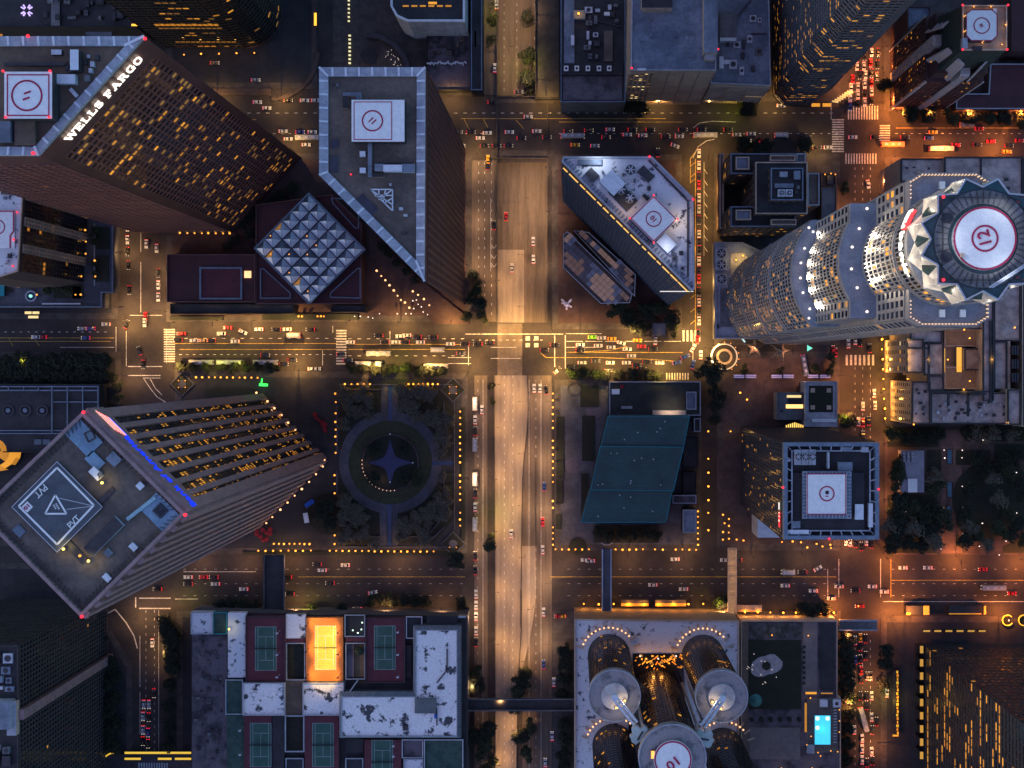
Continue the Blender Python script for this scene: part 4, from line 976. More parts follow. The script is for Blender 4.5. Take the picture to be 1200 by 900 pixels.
# low glass pavilions in front of it
h = 14
for i,(pts,lab) in enumerate((([(660,275),(665,271),(741,345),(738,355),(704,356),(660,314)],'low glass pavilion with warm lit faceted roof beside the maroon plaza'),([(672,270),(690,272),(745,322),(744,348)],'narrow glass lobby roof with amber lights below the wedge tower'))):
    P = wpoly(pts,h); pv = thing('glass_pavilion', lab, 'pavilion', (*P[0],0)); b = MB(); b.prism(P,0,h-.5,glass_gold,top=glass_gold); b.build('glass_body', pv)
    parapet(pv,P,h-.5,.5,.4,metal_lt,'roof_frame')
    xs=[p[0] for p in P]; ys=[p[1] for p in P]; rnd = random.Random(i)
    u = Vector((math.cos(R(-44)),math.sin(R(-44)))); v = Vector((-u.y,u.x)); c0 = Vector((sum(xs)/len(xs),sum(ys)/len(ys)))
    def insd(p): 
        return all((Vector(P[(k+1)%len(P)])-Vector(P[k])).cross(p-Vector(P[k])) > 1.6*(Vector(P[(k+1)%len(P)])-Vector(P[k])).length*.5 for k in range(len(P)))
    pm = [mat('warm_reflect_pane',(.3,.22,.19),(.2,.16,.15),.3,emit=(1,.45,.2),es=.05),mat('dim_reflect_pane',(.16,.15,.18),rough=.3),mat('cool_reflect_pane',(.33,.33,.4),(.24,.25,.31),.3),mat('bright_reflect_pane',(.42,.33,.29),emit=(1,.5,.25),es=.09)]  # pane tones hold glass reflections and inner glow painted in as colour
    for ix in range(-18,19):
        for iy in range(-9,10):
            p = c0+u*ix*2.7+v*iy*2.7
            if insd(p): b = MB(); b.obox((p.x,p.y),(u.x,u.y),1.27,1.27,h-.45,h-.2+rnd.random()*.2,pm[min(3,max(0,int(1.6+1.5*math.sin(ix*.45+i*2)+1.1*math.cos(iy*.8+ix*.2)+rnd.uniform(-.6,.6))))]); b.build('roof_pane', pv)
o = MB(); 
for (px,py,dx,dy) in ((664,357,-1,1),(664,357,1,1),(664,357,0,-1),(664,357,.9,-.5),(664,357,-.9,.3)): x,y = W(px,py); o.beam((x,y,1.5),(x+dx*2.6,y+dy*2.6,3.5),.5,mat('white_sculpture',(.8,.72,.75)))
x,y = W(664,357); o.ball((x,y,2.2),1.5,mat('white_sculpture',(.8,.72,.75))); o = o.build('plaza_sculpture'); tag(o,'white winged sculpture standing on the maroon plaza','sculpture'); point(x+2,y-2,6,260,(1,.75,.85))

# ================================================================== square tower with steel framed roof
h = 121; P = wpoly(rect(917,518,1028,631), h)
t = block('office_tower', 'square glass tower with blue steel roof frame and pale square helipad', 'tower', P, h, metal_dk, roof_dark, par=(3.2,1.6), pm=frame_blue)
for i in range(4):
    a, b = P[i], P[(i+1) % 4]
    if faces_cam(a,b): facade(t,a,b,4,h-2,26,28,metal_dk,glass_blue,(.12,.25,[lit_d,lit_b,lit_d,lit_d]),fin=.2,band=.25,d=.25,clump=1)
bx(t,'helipad_deck',940,552,998,608,h,h+4,metal_dk,frame_blue); bx(t,'helipad',945,555,992,603,h+3.9,h+4.6,metal_dk,pad_white); z = h+4.63
B = MB(); a_, c_ = W(945.5,603,z), W(991.5,555,z)
for q in ((a_[0],a_[1],c_[0],a_[1]+.35),(a_[0],c_[1]-.35,c_[0],c_[1]),(a_[0],a_[1]+.35,a_[0]+.35,c_[1]-.35),(c_[0]-.35,a_[1]+.35,c_[0],c_[1]-.35)): B.box(q[0],q[1],z,q[2],q[3],z+.05,pad_red)
B.build('helipad_border', t); c = W(969,578.5,z); B = MB(); B.ring(c,2.7,3.25,z,z+.05,pad_red); B.build('helipad_ring', t)
B = MB(); B.cyl((c[0]+.1,c[1]+.5),.85,z,z+.06,metal_dk,12); B.obox((c[0],c[1]-1.1),(1,0),.7,.22,z,z+.06,pad_red); B.build('helipad_number', t)
B = MB()
for k in range(14):
    f = k/13; x0_,y0_ = W(941,553,h+4); x1_,y1_ = W(997,607,h+4)
    for q in ((x0_+(x1_-x0_)*f,y0_-.8),(x0_+(x1_-x0_)*f,y1_+.8)): B.box(q[0]-.18,q[1]-.8,h+4,q[0]+.18,q[1]+.8,h+4.3,coping)
    for q in ((x0_+.8,y0_+(y1_-y0_)*f),(x1_-.8,y0_+(y1_-y0_)*f)): B.box(q[0]-.8,q[1]-.18,h+4.3,q[0]+.8,q[1]+.18,h+4.5,coping)
B.build('deck_grating', t, kind='stuff')
bx(t,'plant_room',926,554,1013,622,h,h+1.5,metal_dk,roof_dark)
for xx in (935,943.5,952): bx(t,'cooling_unit',xx-4,527,xx+4,545,h,h+3,metal_lt,coping); fan(t,W(xx,535,h+3),1.4,h+3)
bx(t,'roof_unit',983,542,999,552,h,h+3,metal_lt,roof_blue); bx(t,'roof_unit',1002,591,1012,609,h+1.5,h+3,metal_lt,coping_b); bx(t,'roof_unit',928,611,938,619,h+1.5,h+3,metal_lt,roof_blue); bx(t,'roof_unit',919,556,923,572,h,h+3,metal_lt,teal)
bx(t,'roof_unit',986,524,998,529,h,h+2.5,metal_lt,roof_blue); bx(t,'roof_unit',1010,524,1018,530,h,h+2.5,metal_lt,coping); bx(t,'roof_unit',921,537,926,541,h,h+2,metal_lt,coping_b)
bx(t,'roof_unit',1018,590,1023,618,h,h+2.5,metal_lt,coping_b); bx(t,'roof_wall',970,530,972,549,h,h+3,metal_lt); bx(t,'roof_unit',923,621,948,626,h,h+2.5,metal_lt,coping_b)
B = MB(); q1 = inset(P,1.6); q2 = inset(P,3.6)
for i in range(4):
    a_, b_, a2, b2 = Vector(q1[i]),Vector(q1[(i+1)%4]),Vector(q2[i]),Vector(q2[(i+1)%4])
    for k in range(9): p_, r_ = a_.lerp(b_,k/8), a2.lerp(b2,k/8); B.beam((p_.x,p_.y,h+2.6),(r_.x,r_.y,h+2.0),.22,coping)
    B.beam((a2.x,a2.y,h+2),(b2.x,b2.y,h+2),.25,coping)
B.build('roof_truss', t)
for q in ((917,571),(1029,573),(971,631)): lamp_dot(t,*W(*q,h+3),h+3.8,beacon,.5)
B = MB(); B.prism(wpoly([(888,608),(915,629),(888,629)],h-30),h-31,h-30,coping,coping); 
P_ = wpoly([(888,607),(914,630),(888,630)],20); B = MB(); B.prism(P_,0,20,coping,coping_b); o = B.build('glass_wedge'); tag(o,'pale triangular wedge canopy at the foot of the square steel roofed tower','canopy')
# red and white vertical sign on its west side
a, b = [(P[i],P[(i+1)%4]) for i in range(4) if abs(P[i][0]-P[(i+1)%4][0]) < 1 and P[i][0] < 130 and faces_cam(P[i],P[(i+1)%4])][0]
A_, B_ = Vector(a), Vector(b); u = (B_-A_).normalized(); nn = Vector((u.y,-u.x)); L_ = (B_-A_).length
B = MB(); p0, p1 = A_+u*L_*.74+nn*.5, A_+u*L_*.9+nn*.5; B.face([(p0.x,p0.y,h-6.5),(p1.x,p1.y,h-6.5),(p1.x,p1.y,h-3.4),(p0.x,p0.y,h-3.4)], sign_red); B.build('sign_panel', t)
B = MB()
for f0,f1 in ((.64,.715),(.745,.755),(.78,.79),(.82,.84)):
    p0, p1 = A_+u*L_*f0+nn*.6, A_+u*L_*f1+nn*.6; B.face([(p0.x,p0.y,h-5.9),(p1.x,p1.y,h-5.9),(p1.x,p1.y,h-4.1),(p0.x,p0.y,h-4.1)], sign_white)
B.build('sign_mark', t)
# ================================================================== round glass hotel with five drums
pod = thing('hotel_podium', 'pale spotted concrete podium under the round glass hotel drums', 'podium', (*W(770,815),0)); hp_ = 28
P = wpoly([(673,725),(866,727),(866,1010),(673,1010)],hp_); b = MB(); b.prism(P,-.1,hp_-.02,mat('podium_wall',(.3,.22,.16)),top=False); b.build('wall',pod)
b = MB(); b.face([(*p,hp_) for p in P],roof_white2); b.build('roof',pod); parapet(pod,P,hp_,1,.7,beige)
b = MB(); b.prism(wpoly([(742,766),(800,766),(812,1000),(728,1000)],hp_+.5),hp_-.1,hp_+.5,metal_dk,glass_dk); b.build('atrium_roof',pod)
rnd = random.Random(11)
for k in range(60):
    x_ = rnd.uniform(744,800); y_ = rnd.uniform(768,850 if k > 25 else 785); c = W(x_,y_,hp_+1); b = MB(); an = R(rnd.uniform(20,60)*(1 if x_ < 772 else -1)); b.obox(c,(math.cos(an),math.sin(an)),rnd.uniform(.3,1.4),.25,hp_+.6,hp_+.9,rnd.choice([lit_a,lit_b,lit_d,lit_b])); b.build('lit_skylight',pod)
for k in range(8): c = W(750+7*k,768+3*(k%2),hp_); lamp_dot(pod,*c,hp_+1.2,lamp_warm if k % 3 else lamp_white,.45,'terrace_lamp')
ht = thing('drum_hotel', 'dark mirrored hotel of round glass drums, the tallest in the middle', 'hotel', (*W(770,815),0))
rim = mat('pale_disc_roof',(.3,.28,.29),(.1,.1,.11),.22,lo=.5,hi=.68,detail=6); inner_d = mat('pale_inner_disc',(.5,.48,.48),(.36,.34,.35),.3)
drum_gl = mat('drum_glass',(.018,.017,.02),(.012,.011,.014),.3,rough=.18)
def drum(px,py,rp,h,base,main=False):
    x,y = W(px,py,h); rr = rp*S*(H-h)/H; rb = rr*.9; n = 28
    b = MB(); b.cyl((x,y),rb,base,h-3,drum_gl,n,top=False if False else drum_gl); d_ = b.build('glass_drum',ht)
    b = MB()
    for k in range(n*2): a_ = 2*math.pi*k/(n*2); b.obox((x+rb*math.cos(a_),y+rb*math.sin(a_)),(math.cos(a_),math.sin(a_)),.16,.1,base,h-3,metal_dk)
    b.build('mullion',d_,kind='stuff')
    b = MB()
    for fl in range(int((h-base)/3.6)): b.ring((x,y),rb-.05,rb+.12,base+fl*3.6,base+fl*3.6+.5,metal_dk,n)
    b.build('floor_band',d_,kind='stuff')
    rn = random.Random(int(px)); pb = MB()
    for k in range(9):
        fl = rn.randrange(int((h-base)/3.6)); a_ = R(rn.uniform(20,160) if rn.random() < .8 else rn.uniform(-30,210)); 
        if math.sin(a_)*-1 > 0: continue
        q = 2*math.pi/n; pb.ring((x,y),rb+.02,rb+.16,base+fl*3.6+1,base+fl*3.6+2.6,rn.choice([lit_a,lit_b,lit_d]),1,a_,a_+q*.6)
    if pb.v: pb.build('lit_window',d_,kind='stuff')
    b = MB(); b.cyl((x,y),rr,h-3,h,rim,48); dd = b.build('disc_roof',ht)
    b = MB(); b.ring((x,y),rr-.5,rr,h,h+.7,coping,48); b.build('disc_rim',dd)
    b = MB(); b.cyl((x,y),rr*.5,h,h+1.6,coping,36,top=inner_d); b.build('inner_disc',dd)
    return x,y,rr,dd
D1 = drum(720,815,31,100,hp_); D2 = drum(845.5,816,31.2,100,hp_); D0 = drum(788,888,40,122,hp_,True)
drum(726,935,31,100,hp_); drum(872,940,31,100,hp_)
x,y,rr,dd = D0
b = MB(); b.cyl((x,y),rr*.56,123.6,124.4,metal_lt,40,top=pad_white); b.build('helipad',ht)
b = MB(); b.ring((x,y),rr*.5,rr*.545,124.42,124.5,pad_red,48); b.build('helipad_border',ht)
text_mesh('01',5.5,pad_red,ht,flatM(x+.4,y-1.6,124.5,38),name='helipad_number',bold=.08,tw=5.2)
bx(ht,'sunset_sign',763,880,767,889,122,124,metal_dk,glow('orange_roof_light',(1,.3,.06),2.5,False))
for (X,Y,r_,_),(ex,ey),sg in ((D1,(745,848),1),(D2,(823,852),-1)):
    e = W(ex,ey,106); B = MB(); d_ = Vector((e[0]-X,e[1]-Y)); L_ = d_.length; d_ /= L_; v = Vector((-d_.y,d_.x))
    for s_ in (-1,1): B.beam((X+v.x*s_*.9,Y+v.y*s_*.9,103.6),(e[0]+v.x*s_*.9,e[1]+v.y*s_*.9,106),.55,coping_b)
    for k in range(5): f = k/5; q = (X+(e[0]-X)*f,Y+(e[1]-Y)*f); B.beam((q[0]+v.x*.9,q[1]+v.y*.9,103.8+2.4*f),(q[0]-v.x*.9,q[1]-v.y*.9,103.8+2.4*f),.4,metal_lt)
    B.cyl((X,Y),1.5,101.6,104.4,coping_b,14); B.build('lift_bridge',ht)
    for s_ in (-1,1): q = (X+d_.x*4+v.x*s_*2.4,Y+d_.y*4+v.y*s_*2.4); lamp_dot(ht,*q,102.4,lamp_warm,.5,'roof_lamp'); point(*q,103.6,420,(1,.75,.45),.3)
    c = W(ex+ (5 if sg > 0 else 2), ey+14, 112); B = MB()
    for k in range(4): t_ = k*math.pi/2+.7; B.cyl((c[0]+2.6*math.cos(t_),c[1]+2.6*math.sin(t_)),1.9,109,112,metal_lt,14,top=mat('pale_mint_metal',(.5,.6,.6)))
    B.obox(c,(math.cos(R(35*sg)),math.sin(R(35*sg))),4,2.1,109,112.1,metal_lt,mat('pale_mint_metal',(.5,.6,.6))); B.obox(c,(math.cos(R(35*sg+25)),math.sin(R(35*sg+25))),2.1,.3,112.15,112.5,metal_dk)
    B.build('lift_head',ht)
    f0 = W(ex+3*sg,ey-40,hp_+2); c2 = (c[0],c[1]); B = MB()
    for s_ in (-1,1): B.beam((c[0]+s_*1.6,c[1]+1.5,106),(c[0]+s_*1.6,c[1]+1.5,hp_),.5,metal_lt)
    B.build('lift_shaft_rail',ht); 
for X,Y,r_ in ((D1[0],D1[1],D1[2]),(D2[0],D2[1],D2[2]),(*W(726,935,100),14),(*W(872,940,100),14)):
    for k in range(13):
        a_ = R(45+k*9.2*1.0) if True else 0
        lamp_dot(pod,X+14.2*math.cos(a_),Y+14.2*math.sin(a_),hp_+1.5,lamp_peach,.5,'drum_foot_lamp')
    for k in range(10):
        a_ = R(20+k*16); B = MB(); B.beam((X+13.2*math.cos(a_),Y+13.2*math.sin(a_),hp_+.8),(X+16.8*math.cos(a_),Y+16.8*math.sin(a_),hp_+.8),.35,beige); B.build('radial_fin',pod)
for q in ((752,772),(764,780),(776,780),(790,772),(758,776),(784,777)): lamp_dot(pod,*W(*q,hp_+2),hp_+2.4,lamp_warm,.4,'terrace_lamp'); point(*W(*q,hp_+2),hp_+4.5,420,(1,.42,.08),.8)  # lamp dots added to carry the amber light between the drums
# warm slot in front of the hotel
gw = glow('warm_lit_canopy',(1,.4,.05),.35,False)
o = thing('entrance_canopy','long warm lit canopy along the street front of the drum hotel','canopy',(*W(765,720),0))
for x0_,x1_ in ((728,760),(768,804)): b = MB(); a_,c_ = W(x0_,709,4),W(x1_,703,4); b.box(a_[0],a_[1],3.4,c_[0],c_[1],4,metal_dk,roof_brown); b.build('roof_slab',o); b = MB(); b.box(a_[0],a_[1]-.5,3.0,c_[0],a_[1]+.9,3.3,gw); b.box(a_[0],a_[1]-.6,4.02,c_[0],a_[1]+.9,4.1,gw); b.build('light_strip',o)
o = thing('entrance_canopy','short slatted warm canopy near the stepped footbridge','canopy',(*W(878,716),0))
b = MB(); a_,c_ = W(864,717,4),W(893,709,4); b.box(a_[0],a_[1],3.4,c_[0],c_[1],4,metal_dk,mat('warm_canopy',(.6,.35,.15))); b.build('roof_slab',o)
for k in range(12): b = MB(); x_ = a_[0]+(c_[0]-a_[0])*(k+.5)/12; b.box(x_-.25,a_[1]+1,4.02,x_+.25,c_[1],4.2,coping); b.build('slat',o)


# ================================================================== roof terrace with lawn and swimming pool
t = block('terrace_building','low building with dark lawn, gravel ring and lit pool on its roof','building',wpoly([(868,727),(981,727),(981,817),(985,817),(985,1010),(868,1010)],14),14,beige,roof_purple)
bx(t,'walkway',869,729,877,890,14,14.2,pave_pink,mat('warm_walkway',(.16,.12,.1))); bx(t,'planting_court',878,730,940,748,14,14.2,pave,mat('courtyard_gravel',(.09,.09,.1),(.03,.035,.03),.4)); bx(t,'roof_lawn',877,750,939,831,14,14.3,soil,grass)
b = MB(); c = W(898,780,14.3); rn = random.Random(2); pts = [(c[0]+rr_*math.cos(a_),c[1]+rr_*math.sin(a_)) for k in range(26) for a_ in [2*math.pi*k/26] for rr_ in [6.6+1.6*math.sin(a_*2+1)+rn.uniform(-.4,.4)]]
b.prism(pts,14.3,14.42,mat('pale_gravel',(.4,.37,.4),(.3,.28,.3),.5)); b.build('gravel_bed',t); b = MB(); b.cyl((c[0],c[1]),2.2,14.42,15,soil,14); b.build('shrub_bed',t)
b = MB(); b.cyl(W(886,822,16),3.4,14.3,17,mat('teal_canopy',(.05,.2,.2)),16,r1=.3); b.build('parasol',t)
for k in range(14): a_ = rn.uniform(0,6.28); rr_ = rn.uniform(3,9); lamp_dot(t,c[0]+rr_*math.cos(a_)-1,c[1]+rr_*math.sin(a_)-1,14.6,lamp_white,.18,'garden_lamp')
bx(t,'paved_deck',941,729,958,810,14,14.2,pave,mat('pale_deck',(.2,.17,.17))); bx(t,'tank_roof',961,731,978,808,14,14.6,metal_dk,roof_dark); bx(t,'planter_deck',877,833,938,850,14,14.2,pave,roof_purple); bx(t,'flat_roof',878,853,938,890,14,14.5,beige,mat('plain_deck',(.17,.15,.15),(.13,.12,.12),.3))
for k in range(8): bx(t,'deck_bench',941,757+k*6,944,760+k*6,14.2,14.6,soil)
for k in range(6): b = MB(); b.cyl(W(881+11*k,843,14.2),1.1,14.2,15.6,hedge_m,9); b.build('round_shrub',t)
for q in ((904,743.5),(946.5,744),(915,899),(951,899),(949,817)): lamp_dot(t,*W(*q,15),16.3,lamp_warm,.4,'terrace_lamp'); point(*W(*q,15),18,90,(1,.65,.3))
bx(t,'pool_deck',946,819,982,882,14,15,beige,mat('pool_deck_tiles',(.13,.12,.12),joint=(1.5,1.5,.05,.7)))
bx(t,'swimming_pool',954.8,838.5,973.2,872.5,15.02,15.2,coping_b,pool_m)
for q in ((958,842),(970,842),(958,853)): b = MB(); c = W(*q,15.3); b.cyl(c,1.1,15.21,15.24,glow('pool_light',(.55,.95,1),1.6),16); b.build('pool_light',t)
bx(t,'pool_cabana',961,820,970,828.5,15,17.5,metal_lt,coping_b); bx(t,'pool_cabana',976.5,820,985.5,829,15,17.5,metal_lt,coping_b); bx(t,'pool_cabana',946,874,954.5,883,15,17.5,metal_lt,coping); bx(t,'skylight',979,823,982.5,826.5,17.5,17.8,metal_dk)
bx(t,'lit_screen',944,811,957,813.5,14,16,beige,lit_a); bx(t,'lit_screen',943,824,945.5,858,14,16,beige,lit_b); bx(t,'lit_screen',962,812,976,813.2,14,16,beige,lit_b)
for k in range(12): b = MB(); c = W(978.5,832+k*3.4,15); b.box(c[0]-.8,c[1]-.3,15,c[0]+.8,c[1]+.3,15.4,coping); b.build('sun_lounger',t)
for q in ((983,831),(983,844),(983,857),(981,880),(973,879),(961,885),(958,881),(945,872),(950,862)): lamp_dot(t,*W(*q,15),16,lamp_warm,.35,'terrace_lamp')
point(*W(964,855,16),17,250,(.1,.7,1),2)

# ================================================================== rooftop sports block (lower left centre)
h = 20; t = thing('sports_block','low roof block with rooftop tennis courts and stained white L shaped roof','building',(*W(385,810),0))
P = wpoly([(224,717),(540,722),(547,722),(547,1010),(224,1010)],h-3); b = MB(); b.prism(P,-.1,h-3.02,mat('sports_wall',(.1,.1,.12)),top=False); b.build('wall',t); b = MB(); b.face([(*p,h-3) for p in P],roof_dark); b.build('roof',t)
def rp(x0_,y0_,x1_,y1_,m,h1=h,name='roof_panel',rim_=None):
    a_,c_ = W(x0_,y1_,h1),W(x1_,y0_,h1); b = MB(); b.box(a_[0],a_[1],h-3.5,c_[0],c_[1],h1,metal_lt if m is roof_white else m,m); o = b.build(name,t)
    if rim_: 
        PP = [(a_[0],a_[1]),(c_[0],a_[1]),(c_[0],c_[1]),(a_[0],c_[1])]; q = inset(PP,.45); b = MB()
        for i in range(4): b.prism([PP[i],PP[(i+1)%4],q[(i+1)%4],q[i]],h1-.01,h1+.8,rim_)
        b.build('roof_rim',o)
    return o
rp(225,743,266,905,roof_purple,h-1.5); rp(224,717,250,743,roof_white2,h,rim_=coping); rp(250,717,266.5,743,roof_green,h-.6,rim_=teal); rp(267,718,288,794,roof_white2,h)
rp(288,722,335,799,court_red,h,rim_=metal_dk); rp(335,720,358,748,roof_white,h-.3); rp(335,748,358,753,court_red,h-.6); rp(336.5,754,356.5,795,soil,h-2.8); frame_line(t,rect(335.5,753,358,797),h-1,coping,.5)
oc = rp(358.5,724,402,798,court_orange,h); rp(404,720,428,746,roof_dark,h-.4,rim_=coping); rp(405,747,428,752,court_red,h-.6); rp(406,755,415,793,roof_purple,h-1.5); rp(415,755,427,793,mat('courtyard_tan',(.16,.12,.07)),h-2.6); frame_line(t,rect(405,753,428,796),h-1,coping,.5)
rp(428.5,724,475,800,court_red,h,rim_=metal_dk); rp(476,722,495,748,roof_dark,h-.4,rim_=metal_lt); rp(475,756,482,794,roof_dark,h-1)
rp(264.5,796,285,837,roof_green,h,rim_=coping); rp(285,800,334,838,roof_white,h+1.2,rim_=metal_lt); rp(334.5,797,355,838,roof_brown2,h-.5); rp(355,800,403,838,roof_white,h+1.2,rim_=metal_lt)
rp(266,838,286,905,roof_green,h-1); rp(286,838,318,905,court_red,h); rp(319,839,333,905,roof_dark,h-.6); rp(335,840,356,880,soil,h-2.8); frame_line(t,rect(334,838,357,881),h-.5,coping,.6); rp(335,888,356,905,roof_dark,h-1,rim_=coping); rp(357,838,397,905,court_red,h)
rp(405,866,426,882,roof_dark,h-2); rp(405,888,426,905,roof_dark,h-1,rim_=coping); rp(427,867,470,905,court_red,h); rp(471,866,496,888,roof_purple,h-.5,rim_=metal_lt); rp(473,889,496,905,roof_white2,h,rim_=coping); rp(497,866,543,905,roof_green,h-.3,rim_=metal_lt)
# courts with painted lines and nets
def court(px,py,m,lm,hz=h,w2=24.5,l2=51):
    c0 = (px-w2/2,py-l2/2,px+w2/2,py+l2/2); a_,c_ = W(c0[0],c0[3],hz),W(c0[2],c0[1],hz); b = MB(); b.box(a_[0],a_[1],hz+.01,c_[0],c_[1],hz+.04,m); o = b.build('tennis_court',t)
    b = MB(); z = hz+.06; X0,Y0,X1,Y1 = a_[0],a_[1],c_[0],c_[1]; wv = .13
    def Lx(xa,xb,y_): b.face([(xa,y_-wv,z),(xb,y_-wv,z),(xb,y_+wv,z),(xa,y_+wv,z)],lm)
    def Ly(x_,ya,yb): b.face([(x_-wv,ya,z+.004),(x_+wv,ya,z+.004),(x_+wv,yb,z+.004),(x_-wv,yb,z+.004)],lm)
    Lx(X0,X1,Y0); Lx(X0,X1,Y1); Ly(X0,Y0,Y1); Ly(X1,Y0,Y1); e = (X1-X0)*.125; Ly(X0+e,Y0,Y1); Ly(X1-e,Y0,Y1); q = (Y1-Y0)*.23; Lx(X0+e,X1-e,Y0+q); Lx(X0+e,X1-e,Y1-q); Ly((X0+X1)/2,Y0+q,Y1-q)
    b.build('court_line',o); b = MB(); ym = (Y0+Y1)/2; b.box(X0-.4,ym-.05,hz,X1+.4,ym+.05,hz+1,metal_dk); b.build('net',o)
cl_d = mat('dull_court_line',(.25,.32,.34)); cl_w = mat('court_line_white',(.75,.72,.6))
court(311.5,760,court_green,cl_d); court(381.5,759,court_yellow,cl_w); court(451,759,court_green,cl_d); court(305.5,873,court_green,cl_d); court(378.5,873,court_green,cl_d); court(448,893,court_green,cl_d)
for q in ((362,730),(362,760),(362,790),(399,738),(399,763),(399,790)):
    x,y = W(*q,h); b = MB(); b.cyl((x,y),.12,h,h+7,metal_dk,6); b.obox((x,y),(1,0),.6,.3,h+7,h+7.4,metal_dk); b.build('floodlight_mast',t)
    spot(x+(1 if q[0] < 380 else -1),y,h+7.5,5200,(1,.62,.16),120,.5,aim=(*W(380,q[1],h),h))
for xx,ys in ((328,(739,764,790)),(468,(738,764,790)),(463,(870,882)),(285,(852,880))):
    for yy in ys: x,y = W(xx,yy,h); b = MB(); b.cyl((x,y),.12,h,h+6,metal_lt,6); b.obox((x,y),(1,0),.6,.4,h+6,h+6.3,metal_lt); b.build('unlit_mast',t)
# L shaped roof with blue grey sloping edge
Lp = [(487,738),(536,738),(536,863),(400,863),(400,816),(487,816)]; hl = h+5
Pw = wpoly(Lp,hl); q = inset(Pw,-1.6); b = MB(); nn_ = len(Pw)
for i in range(nn_): j=(i+1)%nn_; b.face([(*q[i],hl-3),(*q[j],hl-3),(*Pw[j],hl),(*Pw[i],hl)],frame_blue)
b.prism(q,h-3.2,hl-3,mat('sports_wall',(.1,.1,.12)),top=False); b.build('sloping_eave',t); b = MB(); b.face([(*p,hl) for p in Pw],roof_white); b.build('white_roof',t); parapet(t,Pw,hl,.6,.4,coping)
rb = MB()
for i in range(nn_):
    j=(i+1)%nn_; a_,b_,a2,b2 = Vector(q[i]),Vector(q[j]),Vector(Pw[i]),Vector(Pw[j]); k = int((b_-a_).length/1.3)
    for m_ in range(k): f=(m_+.5)/k; p1,p2=a_.lerp(b_,f),a2.lerp(b2,f); rb.beam((p1.x,p1.y,hl-2.9),(p2.x,p2.y,hl+.05),.09,coping)
rb.build('eave_rib',t,kind='stuff')
bx(t,'plant_deck',486,819,511,836,hl,hl+1.8,roof_grey,mat('ribbed_grey',(.16,.18,.2),joint=(.8,30,.1,.7))); duct(t,[(524,760),(524,785),(512,800)],hl,.3); duct(t,[(512,830),(512,850)],hl,.25); bx(t,'roof_unit',509,837,512,842,hl,hl+1.5,blue_paint,blue_paint); bx(t,'roof_unit',472,850,478,856,hl,hl+1,metal_dk)
units(t,rect(226,745,264,900),h-1.5,34,33,[roof_purple,roof_dark,metal_dk,roof_grey],smin=.7,smax=2.4,hh=1.1)
orb('roof_wall',(413,806),55,4.5,.3,h-1,h+2,coping,None,t); bx(t,'roof_wall',537,722,546,724,h,h+4,beige,coping); bx(t,'roof_wall',500,722,536,736,h,h+.3,metal_dk,roof_dark)
for q in ((270,736),): lamp_dot(t,*W(*q,h),h+2,glowy,.6,'roof_lamp'); spot(*W(*q,h),h+4,300,(1,.8,.2))
for q in ((420,741),(414,738),(424,737),(425,729)): lamp_dot(t,*W(*q,h),h+1,glow('pale_green_lamp',(.7,1,.75),2,False),.4,'roof_lamp')
b = MB(); b.ball((*W(421,763,h),h),2.4,leaf_b,10,7); b.build('courtyard_tree',t)

# ================================================================== teal roofed club with its gardens
teal_seam = mat('teal_seam',(.02,.1,.12)); h = 22; t = thing('teal_club','club building with three stepped teal metal roofs','building',(*W(745,550),0))
secs = [([(713,487.5),(808,487.5),(801,524),(704,523)],h),([(703.5,523),(801,524),(789,575),(692,574)],h+1.4),([(691.5,574),(788,575),(780,612),(681,612)],h)]
for pts,hh in secs:
    Pq = wpoly(pts,hh); b = MB(); b.prism(Pq,0,hh-.4,dark_wall,top=False); b.build('wall',t); b = MB(); b.prism(Pq,hh-.4,hh,roof_teal,bottom=True); ro = b.build('roof',t)
    b = MB()
    for i in range(len(Pq)): b.beam((*Pq[i],hh+.05),(*Pq[(i+1)%len(Pq)],hh+.05),.16,teal)
    b.build('roof_edge',ro)
    ys_ = sorted({round(p[1],3) for p in Pq}); y0_, y1_ = ys_[0], ys_[-1]; lo_ = sorted([p for p in Pq if abs(p[1]-y0_) < 2.0])[:1][0]
    bl = min((p for p in Pq if p[1] < (y0_+y1_)/2)); br = max((p for p in Pq if p[1] < (y0_+y1_)/2)); tl_ = min((p for p in Pq if p[1] > (y0_+y1_)/2)); tr_ = max((p for p in Pq if p[1] > (y0_+y1_)/2))
    for k in range(1,13):
        f = k/13; b = MB(); L0 = Vector(bl).lerp(Vector(tl_),f); R0_ = Vector(br).lerp(Vector(tr_),f); b.beam((L0.x+.2,L0.y,hh+.05),(R0_.x-.2,R0_.y,hh+.05),.07,teal_seam); b.build('roof_seam',ro)
    rn_ = random.Random(int(hh*7+y0_))
    for k in range(5): f,g_ = rn_.uniform(.1,.9),rn_.uniform(.08,.92); L0 = Vector(bl).lerp(Vector(tl_),f); R0_ = Vector(br).lerp(Vector(tr_),f); p_ = L0.lerp(R0_,g_); b = MB(); b.cyl((p_.x,p_.y),.35,hh,hh+.8,metal_lt,8); b.build('roof_vent',ro)
for q in ((701,568),(706,567),(774,568),(716,531),(723,531)): lamp_dot(t,*W(*q,h+1),h+1.8,metal_lt,.4,'roof_vent')
b2 = thing('annexe','dark annexe beside the teal roofs with light grey roof edges','building',(*W(810,560),0))
